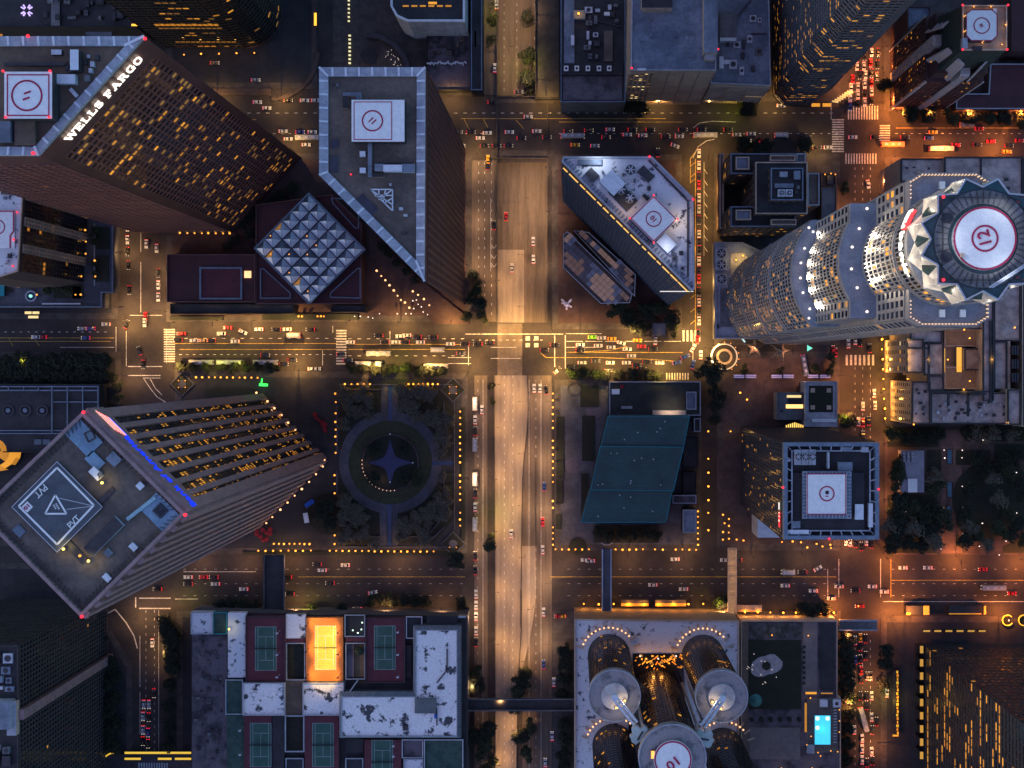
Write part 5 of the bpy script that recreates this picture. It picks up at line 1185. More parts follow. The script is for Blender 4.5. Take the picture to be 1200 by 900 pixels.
def ann(x0_,y0_,x1_,y1_,hh,m,rim_=coping): 
    a_,c_ = W(x0_,y1_,hh),W(x1_,y0_,hh); b = MB(); b.box(a_[0],a_[1],0,c_[0],c_[1],hh,dark_wall,m); o = b.build('wing',b2); PP=[(a_[0],a_[1]),(c_[0],a_[1]),(c_[0],c_[1]),(a_[0],c_[1])]; q=inset(PP,.5); b=MB()
    for i in range(4): b.prism([PP[i],PP[(i+1)%4],q[(i+1)%4],q[i]],hh-.01,hh+.7,rim_)
    b.build('roof_rim',o)
ann(714,447,821,487,6,mat('dark_turf',(.04,.045,.045),(.025,.03,.03),.15)); ann(804,459,816,480,9,roof_blue); ann(813,490,821,506,7,roof_dark); ann(788,580,816,590,8,roof_purple); ann(800,597,816,624,9,roof_blue); ann(800,512,818,548,4,roof_dark,dark_wall); ann(800,553,816,580,5,roof_dark,dark_wall)
bx(b2,'lit_wall_top',765,481,804,486.5,6,8,beige,mat('warm_lit_stone',(.7,.58,.48))); spot(*W(785,478,8),13,1800,(1,.75,.55),130)
bx(b2,'rooftop_tent',717,456,726,462,6,8,metal_lt,pad_white); bx(b2,'parasol',727,451,731,455,6,8,metal_dk,red_sculpt); bx(b2,'roof_bench',728,476,741,479,6,6.8,metal_lt,coping)
bx(b2,'front_court',696,616,772,636,.1,1.0,metal_dk,soil); 
gp = thing('club_garden','paved garden with round paving discs and dark planting west of the teal roofs','garden',(*W(672,560),0))
for x_,y_,r_ in ((696,482,4.2),(672,545.5,4.4)): b=MB(); b.cyl(W(x_,y_),r_,.12,.2,mat('purple_disc',(.1,.09,.13)),28); b.build('paving_disc',gp)
for q in ((680,452,702,477),(682,487,697,540),(681,555,690,610),(652,488,661,560),(652,562,660,590),(651,602,658,620)):
    a_,c_=W(q[0],q[3]),W(q[2],q[1]); b=MB(); b.box(a_[0],a_[1],.12,c_[0],c_[1],.5,dark_wall,hedge_m); b.build('planting_bed',gp)
for q in ((669,638,9),): b=MB(); c=W(677,640); b.cyl(c,4.6,.12,.5,hedge_m,24); b.build('round_bed',gp)
for q in ((673,456,3.6),(711,629,4.5)): b=MB(); b.ring(W(q[0],q[1]),q[2]-.4,q[2],.12,.6,coping if q[0]>700 else metal_dk,24); b.build('ring_seat',gp)

# ================================================================== stepped stone building with three wings
t = thing('stepped_hotel','brown stone building with stepped roofs and tall central plant court','building',(*W(910,228),0)); brick = mat('brown_brick',(.15,.1,.085),(.11,.075,.065),.3)
def wing(x0_,y0_,x1_,y1_,hh,rm=roof_dark,rim_=None,wins=True,rows=8):
    a_,c_ = W(x0_,y1_,hh),W(x1_,y0_,hh); b = MB(); b.box(a_[0],a_[1],0,c_[0],c_[1],hh,brick,rm); b.build('wing',t); PP=[(a_[0],a_[1]),(c_[0],a_[1]),(c_[0],c_[1]),(a_[0],c_[1])]; q=inset(PP,.6); b=MB()
    for i in range(4): b.prism([PP[i],PP[(i+1)%4],q[(i+1)%4],q[i]],hh-.01,hh+.9,rim_ or frame_blue)
    b.build('roof_rim',t)
    if wins:
        for i in ((3,0),(0,1)):
            L_ = math.dist(PP[i[0]],PP[i[1]]); facade(t,PP[i[0]],PP[i[1]],2,hh-1,max(2,int(L_/3.4)),rows,brick,glass_dk,(.25,.4,[lit_a,lit_d,lit_b]),fin=.5,band=.5,d=.2)
wing(856,180,932,204,44); wing(856,242,932,266,44); wing(885,190,946,251,50,roof_dark,beige); wing(903,197,941,235,56,roof_dark,frame_blue); wing(946,203,960,241,38,roof_brown,coping)
wing(862,184,878,199,47,roof_blue,beige,False); wing(862,246,880,258,47,roof_blue,beige,False); wing(902,182,932,189,47,roof_brown,beige,False); wing(903,257,933,264,47,roof_brown,beige,False); wing(933,180,944,250,41,roof_grey,coping,False)
for q in ((916,226),(925,226)): x,y=W(*q,58); b=MB(); b.box(x-1.7,y-1.7,56,x+1.7,y+1.7,57.6,metal_lt,coping_b); b.build('fan_housing',t); fan(t,(x,y),1.2,57.6)
bx(t,'roof_unit',914,201,923,207,56,58,metal_lt,coping); bx(t,'roof_unit',931,200,938,210,56,58,metal_lt,roof_blue); bx(t,'roof_unit',908,215,930,220,56,57,metal_lt,roof_blue); units(t,rect(905,200,940,232),56,4,4,smin=.8,smax=1.6)
wing(843,180,848,268,14,roof_brown,beige,False) 
o=block('corner_shop','flat grey roofed shop right of the stepped stone building','building',wpoly(rect(962,219,980,262),10),10,brick,roof_grey); units(o,rect(962,203,980,218),10,1,1)
o=block('corner_shop','small terrace building with amber lights beside the stepped stone building','building',wpoly(rect(962,202,980,218),9),9,brick,roof_dark)
for q in ((966,205),(973,204),(978,205)): lamp_dot(o,*W(*q,9),10.5,lamp_warm,.4,'terrace_lamp')
point(*W(970,206,9),14,260,(1,.5,.1))

# ================================================================== beige slab and neighbours (top centre)
h=70; P=wpoly([(741,-60),(839,-60),(839,83),(739,83)],h); t=block('slab_block','beige slab block with blank south wall and blue grey roof at the top edge','building',P,h,beige,roof_blue,pm=coping)
for i in range(4):
    a,b=P[i],P[(i+1)%4]
    if faces_cam(a,b) and abs(a[1]-b[1])<1:
        A_,B_=Vector(a),Vector(b); facade(t,A_,A_+(B_-A_)*.28,4,h-4,5,20,beige,glass_dk,(.25,.6,[lit_c,lit_d]),fin=.35,band=.45,d=.3,nind=100)
        for k in range(1,5): p_=A_+(B_-A_)*(.28+.18*k); u=(B_-A_).normalized(); nn=Vector((u.y,-u.x)); B=MB(); p_=p_+nn*.1; B.obox((p_.x,p_.y),(u.x,u.y),.12,.08,0,h-3,granite_lt); B.build('wall_joint',t)
    elif faces_cam(a,b): facade(t,a,b,4,h-4,14,20,beige,glass_dk,(.05,.6,[lit_c,lit_d]),fin=.35,band=.45,d=.3)
bx(t,'lift_tower',825,-60,841,62,h,h+7,beige,roof_blue); bx(t,'lift_tower',826,62,838,70,h,h+4,beige,coping); bx(t,'roof_unit',752,-8,788,9,h,h+6,beige,roof_dark)
for k in range(5): B=MB(); x,y=W(756+7*k,11,h+3); B.prism([(x-1.3,y-.6),(x+1.3,y-.6),(x,y+1)],h,h+4,beige); B.build('plant_buttress',t)
for q in ((740,81),(841,59)): lamp_dot(t,*W(*q,h),h+1.8,beacon,.5)
lamp_dot(t,*W(732.5,104,20),22,lamp_warm,.5,'wall_lamp'); bx(t,'roof_unit',747,80,757,82.5,h,h+1,metal_lt,coping_b)
text_mesh('410',2.6,mat('faded_roof_paint',(.3,.33,.38)),t,flatM(*W(808,45,h),h+.05,0),name='roof_number',ext=.02)
units(t,[(745,12),(822,12),(822,78),(745,78)],h,7,77,[roof_blue,roof_grey],.7,1.6,.8)
h=41; P=wpoly([(834,-60),(900,-60),(903,101),(833,98)],h); t=block('slab_block','lower blue roofed block with ribbed beige wall right of the blank beige slab','building',P,h,beige,roof_blue,pm=coping)
for i in range(4):
    a,b=P[i],P[(i+1)%4]
    if faces_cam(a,b) and abs(a[1]-b[1])<4: facade(t,a,b,4,h-3,3,10,beige,glass_dk,(.08,.6,[lit_c]),fin=.12,band=.55,d=.5)
bx(t,'roof_unit',844,14,863,46,h,h+3,beige,roof_grey); bx(t,'roof_unit',844,44,863,48,h,h+4,coping,coping_b); bx(t,'roof_unit',843,66,848,80,h,h+2.5,metal_lt,coping_b); bx(t,'roof_unit',848,70,855,75,h,h+1.5,metal_lt,coping_b); units(t,rect(845,10,898,92),h,14,71); duct(t,[(862,22),(880,0)],h,.3); duct(t,[(880,40),(898,40)],h,.3)
h=24; P=wpoly(rect(657,-60,733,120),h); t=block('low_block','low block with rooftop plant and a row of small white units by the avenue','building',P,h,roof_grey,roof_dark,pm=frame_blue)
bx(t,'roof_deck',661,-60,673,75,h,h+.4,roof_blue); bx(t,'roof_deck',660,89,729,117,h,h+.4,roof_grey,roof_purple); bx(t,'pergola_deck',658,74,730,88,h,h+1.5,metal_dk,roof_dark)
for xx in (663.5,676,689,702,714): bx(t,'white_unit',xx-2.6,77,xx+2.6,83,h+1.5,h+3,metal_lt,pad_white); x,y=W(xx,80,h+3); b=MB(); b.cyl((x,y),.7,h+3,h+3.1,metal_dk,10); b.build('unit_fan',t)
bx(t,'roof_unit',669,41,673,53,h,h+2.5,metal_lt,coping_b); bx(t,'roof_unit',672,12,686,22,h,h+2,metal_lt,roof_grey); lamp_dot(t,*W(678,18,h),h+2.5,lamp_warm,.6,'roof_lamp'); point(*W(678,18,h),h+4,350,(1,.6,.15)); bx(t,'roof_deck',708,36,718,72,h,h+1,roof_grey,roof_brown); units(t,rect(682,5,705,72),h,12,15); units(t,rect(708,2,730,30),h,4,16)
bx(t,'white_car_roof',708,14,718,18,h,h+1.2,pad_white)
duct(t,[(690,22),(728,32)],h,.3)

# ================================================================== dark tall tower (top right), roof beyond the frame
h=228; P0=[W(905,-40),W(905,112),W(916,124),W(948,124),W(972,106),W(972,-40)][::1]
A=sum(P0[i][0]*P0[(i+1)%6][1]-P0[(i+1)%6][0]*P0[i][1] for i in range(6)); P0=P0 if A>0 else P0[::-1]
t=block('dark_tower','very tall dark tower with broken amber window rows','tower',P0,h,metal_dk,roof_dark)
for i in range(6):
    a,b=P0[i],P0[(i+1)%6]; L_=math.dist(a,b)
    if faces_cam(a,b): facade(t,a,b,4,h-2,max(2,int(L_/2.4)),62,mat('grey_spandrel',(.1,.1,.12)),glass_dk,(.26,.5,[lit_a,lit_b,lit_b,lit_d]),fin=.14,band=.5,d=.3,clump=5,nind=50 if L_>10 else 0)
for k,(x0_,x1_) in enumerate(((898,912),(914,926))):
    pass
o=thing('lit_canopy','bright slatted golden canopy at the foot of the dark tall tower','canopy',(*W(987,115),0))
for k in range(7): x,y=W(979+k*2.9,119-k*1.9,5); b=MB(); b.obox((x,y),(math.cos(R(-10)),math.sin(R(-10))),1.6,.38,4.4,5,mat('canopy_slat',(.8,.6,.3),emit=(1,.6,.18),es=.75)); b.build('slat',o)
b=MB(); x,y=W(987,116); b.cyl((x,y),.3,0,4.4,metal_dk,6); b.build('post',o)
for k,xx in enumerate((956,969)): b=MB(); a_,c_=W(xx-5,125,4),W(xx+5,121,4); b.box(a_[0],a_[1],3.4,c_[0],c_[1],4,metal_dk,lit_a); o=b.build('awning'); tag(o,f'{("left","right")[k]} small amber awning at the foot of the dark tall tower','awning','awnings of the dark tower')

# ================================================================== red brick tower with green hipped roof (top right corner)
t=thing('gabled_tower','maroon tower with white latticed gables, green sloping roof and octagonal helipad','tower',(*W(1080,90),0)); maroon=mat('maroon_brick',(.075,.032,.036),(.055,.024,.028),.25); whst=mat('white_stone',(.6,.52,.52),(.5,.44,.45),.3)
X0,Y0=W(1043,129); X1,Y1=W(1104,60); cX,cY=(X0+X1)/2,(Y0+Y1)/2; hw=(X1-X0)/2; hd=(Y1-Y0)/2; zb=62; hw2=hw*.985
c3=7.5; 
sh_=[(X0+0,Y0),(X1-0,Y0),(X1,Y1),(X0,Y1)]
b=MB(); b.prism(sh_,0,zb,maroon); b.build('shaft',t)
lob=(.16,.5,[lit_a,lit_b])
facade(t,sh_[3],sh_[0],3,zb-1,12,17,maroon,glass_dk,lob,fin=.55,band=.55,d=.2); facade(t,sh_[0],sh_[1],3,zb-1,11,17,maroon,glass_dk,lob,fin=.55,band=.55,d=.2)
for (a,b) in ((sh_[3],sh_[0]),(sh_[0],sh_[1])):   # white central bays
    A_,B_=Vector(a),Vector(b); L_=(B_-A_).length; u=(B_-A_)/L_; nn=Vector((u.y,-u.x)); m0=.42; m1=.58
    p0,p1=A_+u*L_*m0+nn*.3,A_+u*L_*m1+nn*.3; facade(t,p0,p1,4,zb+14,4,24,whst,glass_dk,(.15,.5,[lit_a]),fin=.45,band=.45,d=.8,nind=40)
    B=MB(); q=[p0,p1,p1-nn*4,p0-nn*4]; B.prism([(v.x,v.y) for v in q],zb,zb+15,whst); B.build('white_bay',t)
    for e in (.005,.995): p_=A_+u*L_*e+nn*.1; B=MB(); B.obox((p_.x,p_.y),(u.x,u.y),.35,.35,0,zb,whst); B.build('corner_strip',t)
# gables, green hips, top deck
hT=112; T0=W(1127,59.5,hT); T1=W(1179,7,hT); tp=[(T0[0],T0[1]),(T1[0],T0[1]),(T1[0],T1[1]),(T0[0],T1[1])]
greenr=mat('dark_green_copper',(.03,.05,.045),(.022,.038,.035),.2)
bp=[(X0+3,Y0+3),(X1-3,Y0+3),(X1-3,Y1-3),(X0+3,Y1-3)]
b=MB(); b.frustum(bp,zb+10,tp,hT-2,greenr); b.build('hipped_roof',t); b=MB(); b.prism([(X0+1.5,Y0+1.5),(X1-1.5,Y0+1.5),(X1-1.5,Y1-1.5),(X0+1.5,Y1-1.5)],zb,zb+10,maroon,bottom=False); b.build('attic_storey',t)
def gable(c,u,nn,wd,z0_,z1_):   # latticed white gable
    B=MB(); c=Vector(c); L0=c-u*wd; L1=c+u*wd; ap=c-nn*wd*.9
    for p,q,zp,zq in ((L0,L1,z0_,z0_),(L0,ap,z0_,z1_),(L1,ap,z0_,z1_)): B.beam((p.x,p.y,zp),(q.x,q.y,zq),.55,whst)
    for f in (.3,.6): 
        p=L0.lerp(ap,f); q=L1.lerp(ap,f); zz=z0_+(z1_-z0_)*f; B.beam((p.x,p.y,zz),(q.x,q.y,zz),.45,whst)
    B.face([(L0.x,L0.y,z0_-.4),(L1.x,L1.y,z0_-.4),(ap.x,ap.y,z1_-.4)],glass_dk); B.build('lattice_gable',t)
def cgable(L0,L1,U0,U1):   # sloping latticed corner gable: two feet, two heads
    L0,L1,U0,U1=map(Vector,(L0,L1,U0,U1)); B=MB(); nrm=(L1-L0).cross(U0-L0).normalized(); nrm*= 1 if nrm.z>0 else -1
    B.face([L0+nrm*.1,L1+nrm*.1,U1+nrm*.1,U0+nrm*.1],whst)
    o=B.build('lattice_gable',t); B=MB()
    for f0,f1,g0,g1 in ((.12,.3,.1,.9),(.4,.56,.14,.86),(.66,.8,.2,.8)):
        P4=[L0.lerp(U0,f0).lerp(L1.lerp(U1,f0),g0),L0.lerp(U0,f0).lerp(L1.lerp(U1,f0),g1),L0.lerp(U0,f1).lerp(L1.lerp(U1,f1),g1),L0.lerp(U0,f1).lerp(L1.lerp(U1,f1),g0)]
        B.face([p+nrm*.16 for p in P4],glass_dk)
    B.build('gable_glass',o); B=MB()
    for f in (0,.35,.61,.85,1): B.beam(L0.lerp(U0,f)+nrm*.3,L1.lerp(U1,f)+nrm*.3,.35,whst)
    B.beam(L0+nrm*.3,U0+nrm*.3,.4,whst); B.beam(L1+nrm*.3,U1+nrm*.3,.4,whst); B.build('gable_rib',o)
cgable((X0+.3,Y0+10,zb),(X0+10,Y0+.3,zb),(T0[0]-1,T0[1]+5,96),(T0[0]+6,T0[1]-2,96))
cgable((X1-8,Y0+.3,zb),(X1-.3,Y0+8,zb),(T1[0]-3,T0[1]-1,90),(T1[0]+1,T0[1]+3,90)); cgable((X0+.3,Y1-8,zb),(X0+8,Y1-.3,zb),(T0[0]-1,T1[1]-3,90),(T0[0]+3,T1[1]+1,90))
for k in range(7): b=MB(); x_=X0+1.5+k*1.15; y_=Y0+8.6-k*1.15; b.obox((x_,y_),(.707,-.707),.35,.35,zb+3+k%2*2,zb+4.4+k%2*2,lit_a); b.build('lit_pane',t)
b=MB(); b.prism(tp,hT-2.05,hT,maroon,mat('warm_roof_deck',(.38,.27,.2),(.3,.22,.17),.2)); b.build('top_deck',t); parapet(t,tp,hT,1.3,.5,beige)
oc_=[(1132,16),(1138,11),(1163,11),(1169,17),(1169,42),(1163,48),(1138,48),(1132,42)]; P=wpoly(oc_,hT+3); b=MB(); b.prism(P,hT,hT+3,metal_dk,pad_white); b.build('helipad',t); q=inset(P,.4); b=MB()
for i in range(8): b.prism([P[i],P[(i+1)%8],q[(i+1)%8],q[i]],hT+3.01,hT+3.08,pad_red)
b.build('helipad_border',t); c=W(1150.5,30,hT+3); b=MB(); b.ring(c,3.1,3.55,hT+3.02,hT+3.1,pad_red); b.build('helipad_ring',t)
text_mesh('10',1.7,pad_red,t,flatM(*c,hT+3.1,120),name='helipad_number',bold=.05)
for q in ((1127,7),(1180,7),(1179,59),(1127,59)): lamp_dot(t,*W(*q,hT+1),hT+2,beacon,.5)
for q in ((1129,20),(1129,38),(1140,9),(1160,9),(1173,53),(1177,30),(1150,51)): lamp_dot(t,*W(*q,hT),hT+1,lamp_warm,.3,'deck_lamp'); point(*W(*q,hT),hT+2.5,100,(1,.6,.3),.3)
bx(t,'deck_unit',1128,44,1134,56,hT,hT+2.5,metal_lt,coping); bx(t,'deck_unit',1164,10,1168,17,hT,hT+2,beige,coping_b); bx(t,'deck_unit',1141,54,1151,59,hT,hT+2,metal_dk)
o=block('side_wing','low maroon wing right of the gabled tower with pale roof edge','building',wpoly([(1160,75),(1290,75),(1290,128),(1120,128),(1120,110),(1158,110)],10),10,maroon,roof_red,pm=coping)
o=block('side_wing','blue roofed lean-to on the west side of the gabled tower','building',wpoly([(1063,35),(1090,18),(1090,8),(1063,8)],30),30,maroon,roof_blue)
o=block('side_wing','maroon back wing above the gabled tower at the frame edge','building',wpoly(rect(1185,-60,1300,60),18),18,maroon,roof_red)

# ================================================================== big pale hotel behind the crown tower
h=38; t=thing('grand_hotel','large pale stepped hotel with dark roof kerbs and amber lit light wells','building',(*W(1120,420),0)); cream=mat('cream_stone',(.42,.32,.25),(.34,.26,.2),.3)
def gh(x0_,y0_,x1_,y1_,hh,rm=roof_beige,win=False):
    a_,c_=W(x0_,y1_,hh),W(x1_,y0_,hh); b=MB(); b.box(a_[0],a_[1],0,c_[0],c_[1],hh,cream,rm); b.build('wing',t); PP=[(a_[0],a_[1]),(c_[0],a_[1]),(c_[0],c_[1]),(a_[0],c_[1])]; q=inset(PP,.7); b=MB()
    for i in range(4): b.prism([PP[i],PP[(i+1)%4],q[(i+1)%4],q[i]],hh-.01,hh+1,roof_dark if rm is roof_beige else beige)
    b.build('roof_kerb',t)
    if win: facade(t,PP[3],PP[0],2,hh-1,max(3,int((PP[3][1]-PP[0][1])/3.4)),10,cream,glass_dk,(.12,.6,[lit_a,lit_c]),fin=.5,band=.5,d=.2)
    return PP
for q in ((1055,186,1108,214,38),(1106,184,1150,206,40),(1140,184,1198,260,38),(1198,186,1300,260,36)): gh(*q[:4],q[4],win=False)
gh(1062,397,1082,437,40,win=True); gh(1068,447,1090,497,38,win=True); gh(1066,387,1104,402,37,win=False); gh(1090,460,1196,497,38); gh(1151,330,1164,470,40); gh(1104,372,1152,386,38); gh(1082,402,1106,440,36); gh(1086,440,1106,458,36); gh(1164,330,1196,400,30); gh(1180,456,1196,498,41); gh(1164,400,1180,457,31,roof_beige)
gh(1180,400,1183,457,30,roof_red); gh(1106,386,1150,406,30,mat('warm_lower_roof',(.4,.26,.16)));gh(1106,430,1150,456,30,mat('warm_lower_roof',(.4,.26,.16)))
gh(1106,406,1130,430,27,mat('warm_lower_roof',(.4,.26,.16)))
P=wpoly(rect(1130,408,1159,434),34); b=MB(); b.prism(P,0,34,cream,roof_dark); b.build('lantern_base',t); q=inset(P,.8); cc=(sum(p[0] for p in q)/4,sum(p[1] for p in q)/4); b=MB()
for i in range(4): b.face([(*q[i],34.05),(*q[(i+1)%4],34.05),(*cc,37)],mat('tan_hip',(.3,.2,.15),(.22,.15,.11),.3))
b.build('hipped_lantern',t)
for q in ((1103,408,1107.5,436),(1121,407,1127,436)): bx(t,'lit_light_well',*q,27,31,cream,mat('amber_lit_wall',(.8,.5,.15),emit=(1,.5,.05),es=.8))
for q in ((1128,386.5),(1134.5,396.5),(1109,421.5),(1160,421.5),(1134.5,446.5),(1127.5,456.5),(1086,421.5),(1187,384),(1062,398),(1062,412),(1062,421),(1062,431),(1062,444),(1069,497),(1178,495)): x,y=W(*q,h); lamp_dot(t,x,y,h+2,lamp_warm,.45,'roof_lamp'); point(x,y,h+4,420,(1,.55,.15),.3)

for pts in ([(1088,402),(1088,458)],[(1088,459),(1160,459)],[(1111,460),(1111,476)],[(1134,460),(1134,488)],[(1160,376),(1160,472)],[(1064,408),(1088,408)],[(1120,462),(1155,462)]): duct(t,pts,40,.5,roof_dark)
units(t,rect(1094,466,1180,494),38,26,55,[metal_dk,roof_dark,metal_lt],.6,1.8,1.4); units(t,rect(1070,452,1088,494),38,8,56,[metal_dk,roof_dark],.6,1.6,1.4); units(t,rect(1058,190,1140,212),38,8,57,[metal_dk,beige],.6,2,1.4); units(t,rect(1146,190,1196,250),38,12,58,[metal_dk,beige],.8,2.4,1.4)
for k in range(9): bx(t,'roof_fin',1186+3*(k%3),405+8*(k//3)*2,1188+3*(k%3),416+8*(k//3)*2,28,33,metal_dk)
t=block('edge_block','narrow beige block with golden lit bays at the right frame edge','building',wpoly(rect(1197,300,1300,500),30),30,cream,roof_dark)


# ================================================================== courtyard building, lit pavilion south of the plaza
t=block('garden_court_building','grey roofed building with square sunken garden court below the kiosks','building',wpoly(rect(943,447,981,500),12),12,coping,coping)
bx(t,'garden_court',948,452,976,483,12,12.3,frame_blue,hedge_m)
for q in ((950,455),(969,455),(950,475),(969,475)): bx(t,'corner_bench',q[0],q[1],q[0]+5,q[1]+5,12.3,13,beige)
bx(t,'white_beam',952,491,980,494.5,12,13.5,coping_b,coping_b)
t=block('cafe_pavilion','dark roofed cafe with brightly lit amber frontage beside the garden court','building',wpoly(rect(910,460,942,492),9),9,roof_grey,roof_grey)
bx(t,'lit_ceiling',922,463,939,466,9,9.6,metal_dk,lit_c); bx(t,'lit_ceiling',921,474,941,478.5,9,9.6,metal_dk,glow('bright_amber',(1,.55,.15),2.2,False)); bx(t,'roof_deck',924,467,939,473,9,9.5,metal_dk,roof_dark)
units(t,rect(912,463,921,490),9,3,2)
for q in ((875,459),(893,457),(875,465),(893,464),(872,473),(893,473),(908,477)): pass
t=thing('lit_entrance','glowing amber curved entrance hall north of the steel roofed tower','canopy',(*W(932,505),0)); b=MB()
for k in range(9): bx(t,'glass_rib',921+k*2.4,495+abs(4-k)*.8,922.4+k*2.4,517,3,8,metal_dk,mat('amber_glass_rib',(.8,.5,.15),emit=(1,.6,.12),es=1.6))
point(*W(932,503),12,900,(1,.55,.1),1)
for k in range(6): b=MB(); x_,y_=W(855+(k%2)*10,600+k//2*9,2)

# ================================================================== park (right)
pk=thing('park_cafe','pale flat roofed cafe with white awning in the park','building',(*W(1069,553),0)); P=wpoly(rect(1056,528,1083,577),6); b=MB(); b.prism(P,0,6,coping,mat('lilac_roof',(.3,.31,.38),(.24,.25,.3),.3)); b.build('wall',pk); bx(pk,'awning',1064,561,1075,577,6,7,metal_lt,pad_white)
for k in range(9): bx(pk,'kitchen_unit',1058+(k%3)*5,530+(k//3)*4,1061+(k%3)*5,533+(k//3)*4,6,7.2,metal_dk,coping)
duct(pk,[(1059,540),(1062,562)],6,.3)
rp_=thing('reflecting_channel','line of three long teal reflecting pools down the park axis','pool',(*W(1112,560),0))
for q in ((1110,527,1115,543),(1110,565,1115,582),(1109.5,593,1114.5,620)): a_,c_=W(q[0],q[3]),W(q[2],q[1]); b=MB(); b.box(a_[0]-.4,a_[1]-.4,.12,c_[0]+.4,c_[1]+.4,.5,pave,False); b.box(a_[0],a_[1],.12,c_[0],c_[1],.56,pool_dim); b.build('pool_basin',rp_)
def lawn(pts,z=.135,m=grass,name='lawn'): b=MB(); b.face([(*p,z) for p in wpoly(pts)],m); b.build(name,kind='structure')
lawn(rect(1103,505,1127,648),.134,mat('pink_park_path',(.15,.1,.095),(.1,.07,.065),.2,joint=(2,2,.06,.75)),'park_path'); lawn(rect(1040,580,1098,648)); lawn(rect(1086,527,1103,560)); lawn(rect(1120,527,1160,545)); lawn(rect(1120,566,1150,582)); lawn(rect(1120,592,1165,640)); lawn(rect(1165,520,1260,560),.14); lawn(rect(1040,500,1100,524)); lawn(rect(1130,500,1290,517))
b=MB(); b.cyl(W(1160,585),20,.1,.145,grass,40); b.build('round_lawn',kind='structure'); lawn(rect(1175,600,1290,648),.137); lawn(rect(1195,520,1290,600),.133)
b=MB(); b.ring(W(1160,590),21,23.4,.1,.15,pave_pink,40,R(150),R(380)); b.build('curved_path',kind='structure')

# ================================================================== square garden with star pool (left centre)
for q in (rect(400,457,447,500),rect(400,585,445,625),rect(465,460,515,505),rect(465,590,515,625)): pass
gq=[[(398,450),(446,450),(446,492),(420,505),(407,525),(398,527)],[(466,450),(508,450),(530,475),(530,535),(516,534),(510,510),(490,495),(466,490)],[(398,560),(409,563),(418,585),(445,598),(445,640),(398,640)],[(466,598),(492,590),(506,570),(510,553),(530,553),(530,610),(508,637),(466,637)]]
for P_ in gq: lawn(P_,.14,hedge_m,'garden_lawn')
b=MB(); b.cyl(W(385,602),11,.1,.139,hedge_m,32); b.build('round_lawn',kind='structure')
gd=thing('garden_fountain','four pointed blue star pool inside a ring of low walls in the square garden','fountain',(*W(457.5,542),0)); c=W(457.5,542)
b=MB(); b.ring(c,14.3,15.3,.12,.7,pave_pink,48); b.build('ring_wall',gd); b=MB(); b.ring(c,15.6,22,.12,.3,mat('hedge_olive',(.04,.045,.02),(.025,.03,.015),.4),48); b.build('hedge_ring',gd); b=MB(); b.ring(c,22,27,.11,.152,pave_blue,48); b.build('ring_path',gd)
b=MB(); b.cyl(c,14.3,.12,.3,hedge_m,40); b.build('planted_disc',gd)
pts=[]
for k in range(16):
    a_=2*math.pi*k/16+math.pi/2; r_=[12.2,5.2,4.2,5.2][k%4] if True else 0
    r_={0:12.2,1:5.4,2:4.4,3:5.4}[k%4]; pts.append((c[0]+r_*math.cos(a_),c[1]+r_*math.sin(a_)))
b=MB(); b.prism(pts,.3,.6,metal_dk,water_blue); b.build('star_pool',gd)
for q in ((457.5,508.5),(457.5,564.5),(484,542)): lamp_dot(gd,*W(*q),1.2,mat('pale_jet',(.6,.65,.7)),.5,'water_jet')
for k in range(14): aa=R(175+k*8); lamp_dot(gd,c[0]+14.8*math.cos(aa),c[1]+14.8*math.sin(aa),1,glow('low_peach_lamp',(1,.6,.35),.8,False),.28,'wall_lamp')
point(*W(448,562),3,160,(1,.55,.3)); point(*W(430,545),3,110,(1,.55,.3))
for q in (rect(455,452,460,495),rect(454,590,459,640),rect(506,540,533,545)): lawn(q,.16,mat('blue_channel',(.02,.05,.13),rough=.2),'water_channel')
for q in ([(447,450),(454,450),(454,498),(447,492)],[(460,450),(466,450),(466,490),(460,498)],[(445,596),(453,592),(453,640),(445,640)],[(460,592),(466,597),(466,640),(460,640)]): lawn(q,.15,pave_blue,'garden_path')
for i,(x_,y_) in enumerate(((531,457),(531,637),(214,450))):
    o=thing('corner_feature',f'diamond framed corner planter with a lamp ring, {("upper right garden corner","lower right garden corner","by the left crossroads")[i]}','planter',(*W(x_,y_),0),'diamond corner planters'); cc=W(x_,y_); b=MB(); r_=6.6; D_=[(cc[0]+r_,cc[1]),(cc[0],cc[1]+r_),(cc[0]-r_,cc[1]),(cc[0],cc[1]-r_)]; q=inset(D_,.5); 
    for k in range(4): b.prism([D_[k],D_[(k+1)%4],q[(k+1)%4],q[k]],.12,.8,pave_blue)
    b.build('diamond_kerb',o); b=MB(); b.prism(q,.1,.3,hedge_m); b.build('planting',o); b=MB(); b.cyl(cc,2.2,.3,.7,pave_blue,16); b.build('round_plinth',o)
    for dx,dy in ((-4,-4),(4,-4),(-4,4),(4,4)):
        if i==1 and dy>0: continue
        lamp_dot(o,cc[0]+dx*.45,cc[1]+dy*.45,1,lamp_warm,.3,'ring_lamp')
for q in ((398,450,530,451.5),(398,640,530,641.5),(532,470,533,620),(520,470,521,540),(520,553,521,590),(394,475,396,532),(394,552,396,580),(400,628,446,629.5),(466,628,500,629.5),(400,456,446,457),(466,456,505,457)):
    a_,c_=W(q[0],q[3]),W(q[2],q[1]); b=MB(); b.box(a_[0],a_[1],.12,c_[0],c_[1],.75,pave_blue); o=b.build('low_wall'); tag(o,'low grey wall edging the square garden with the star pool','low wall','low walls of the square garden')
for a_,b_ in (((500,638),(521,617)),((503,625),(520,606))): B=MB(); B.beam((*W(*a_),.5),(*W(*b_),.5),.3,pave_blue); o=B.build('low_wall'); tag(o,'low grey wall edging the square garden with the star pool','low wall','low walls of the square garden')
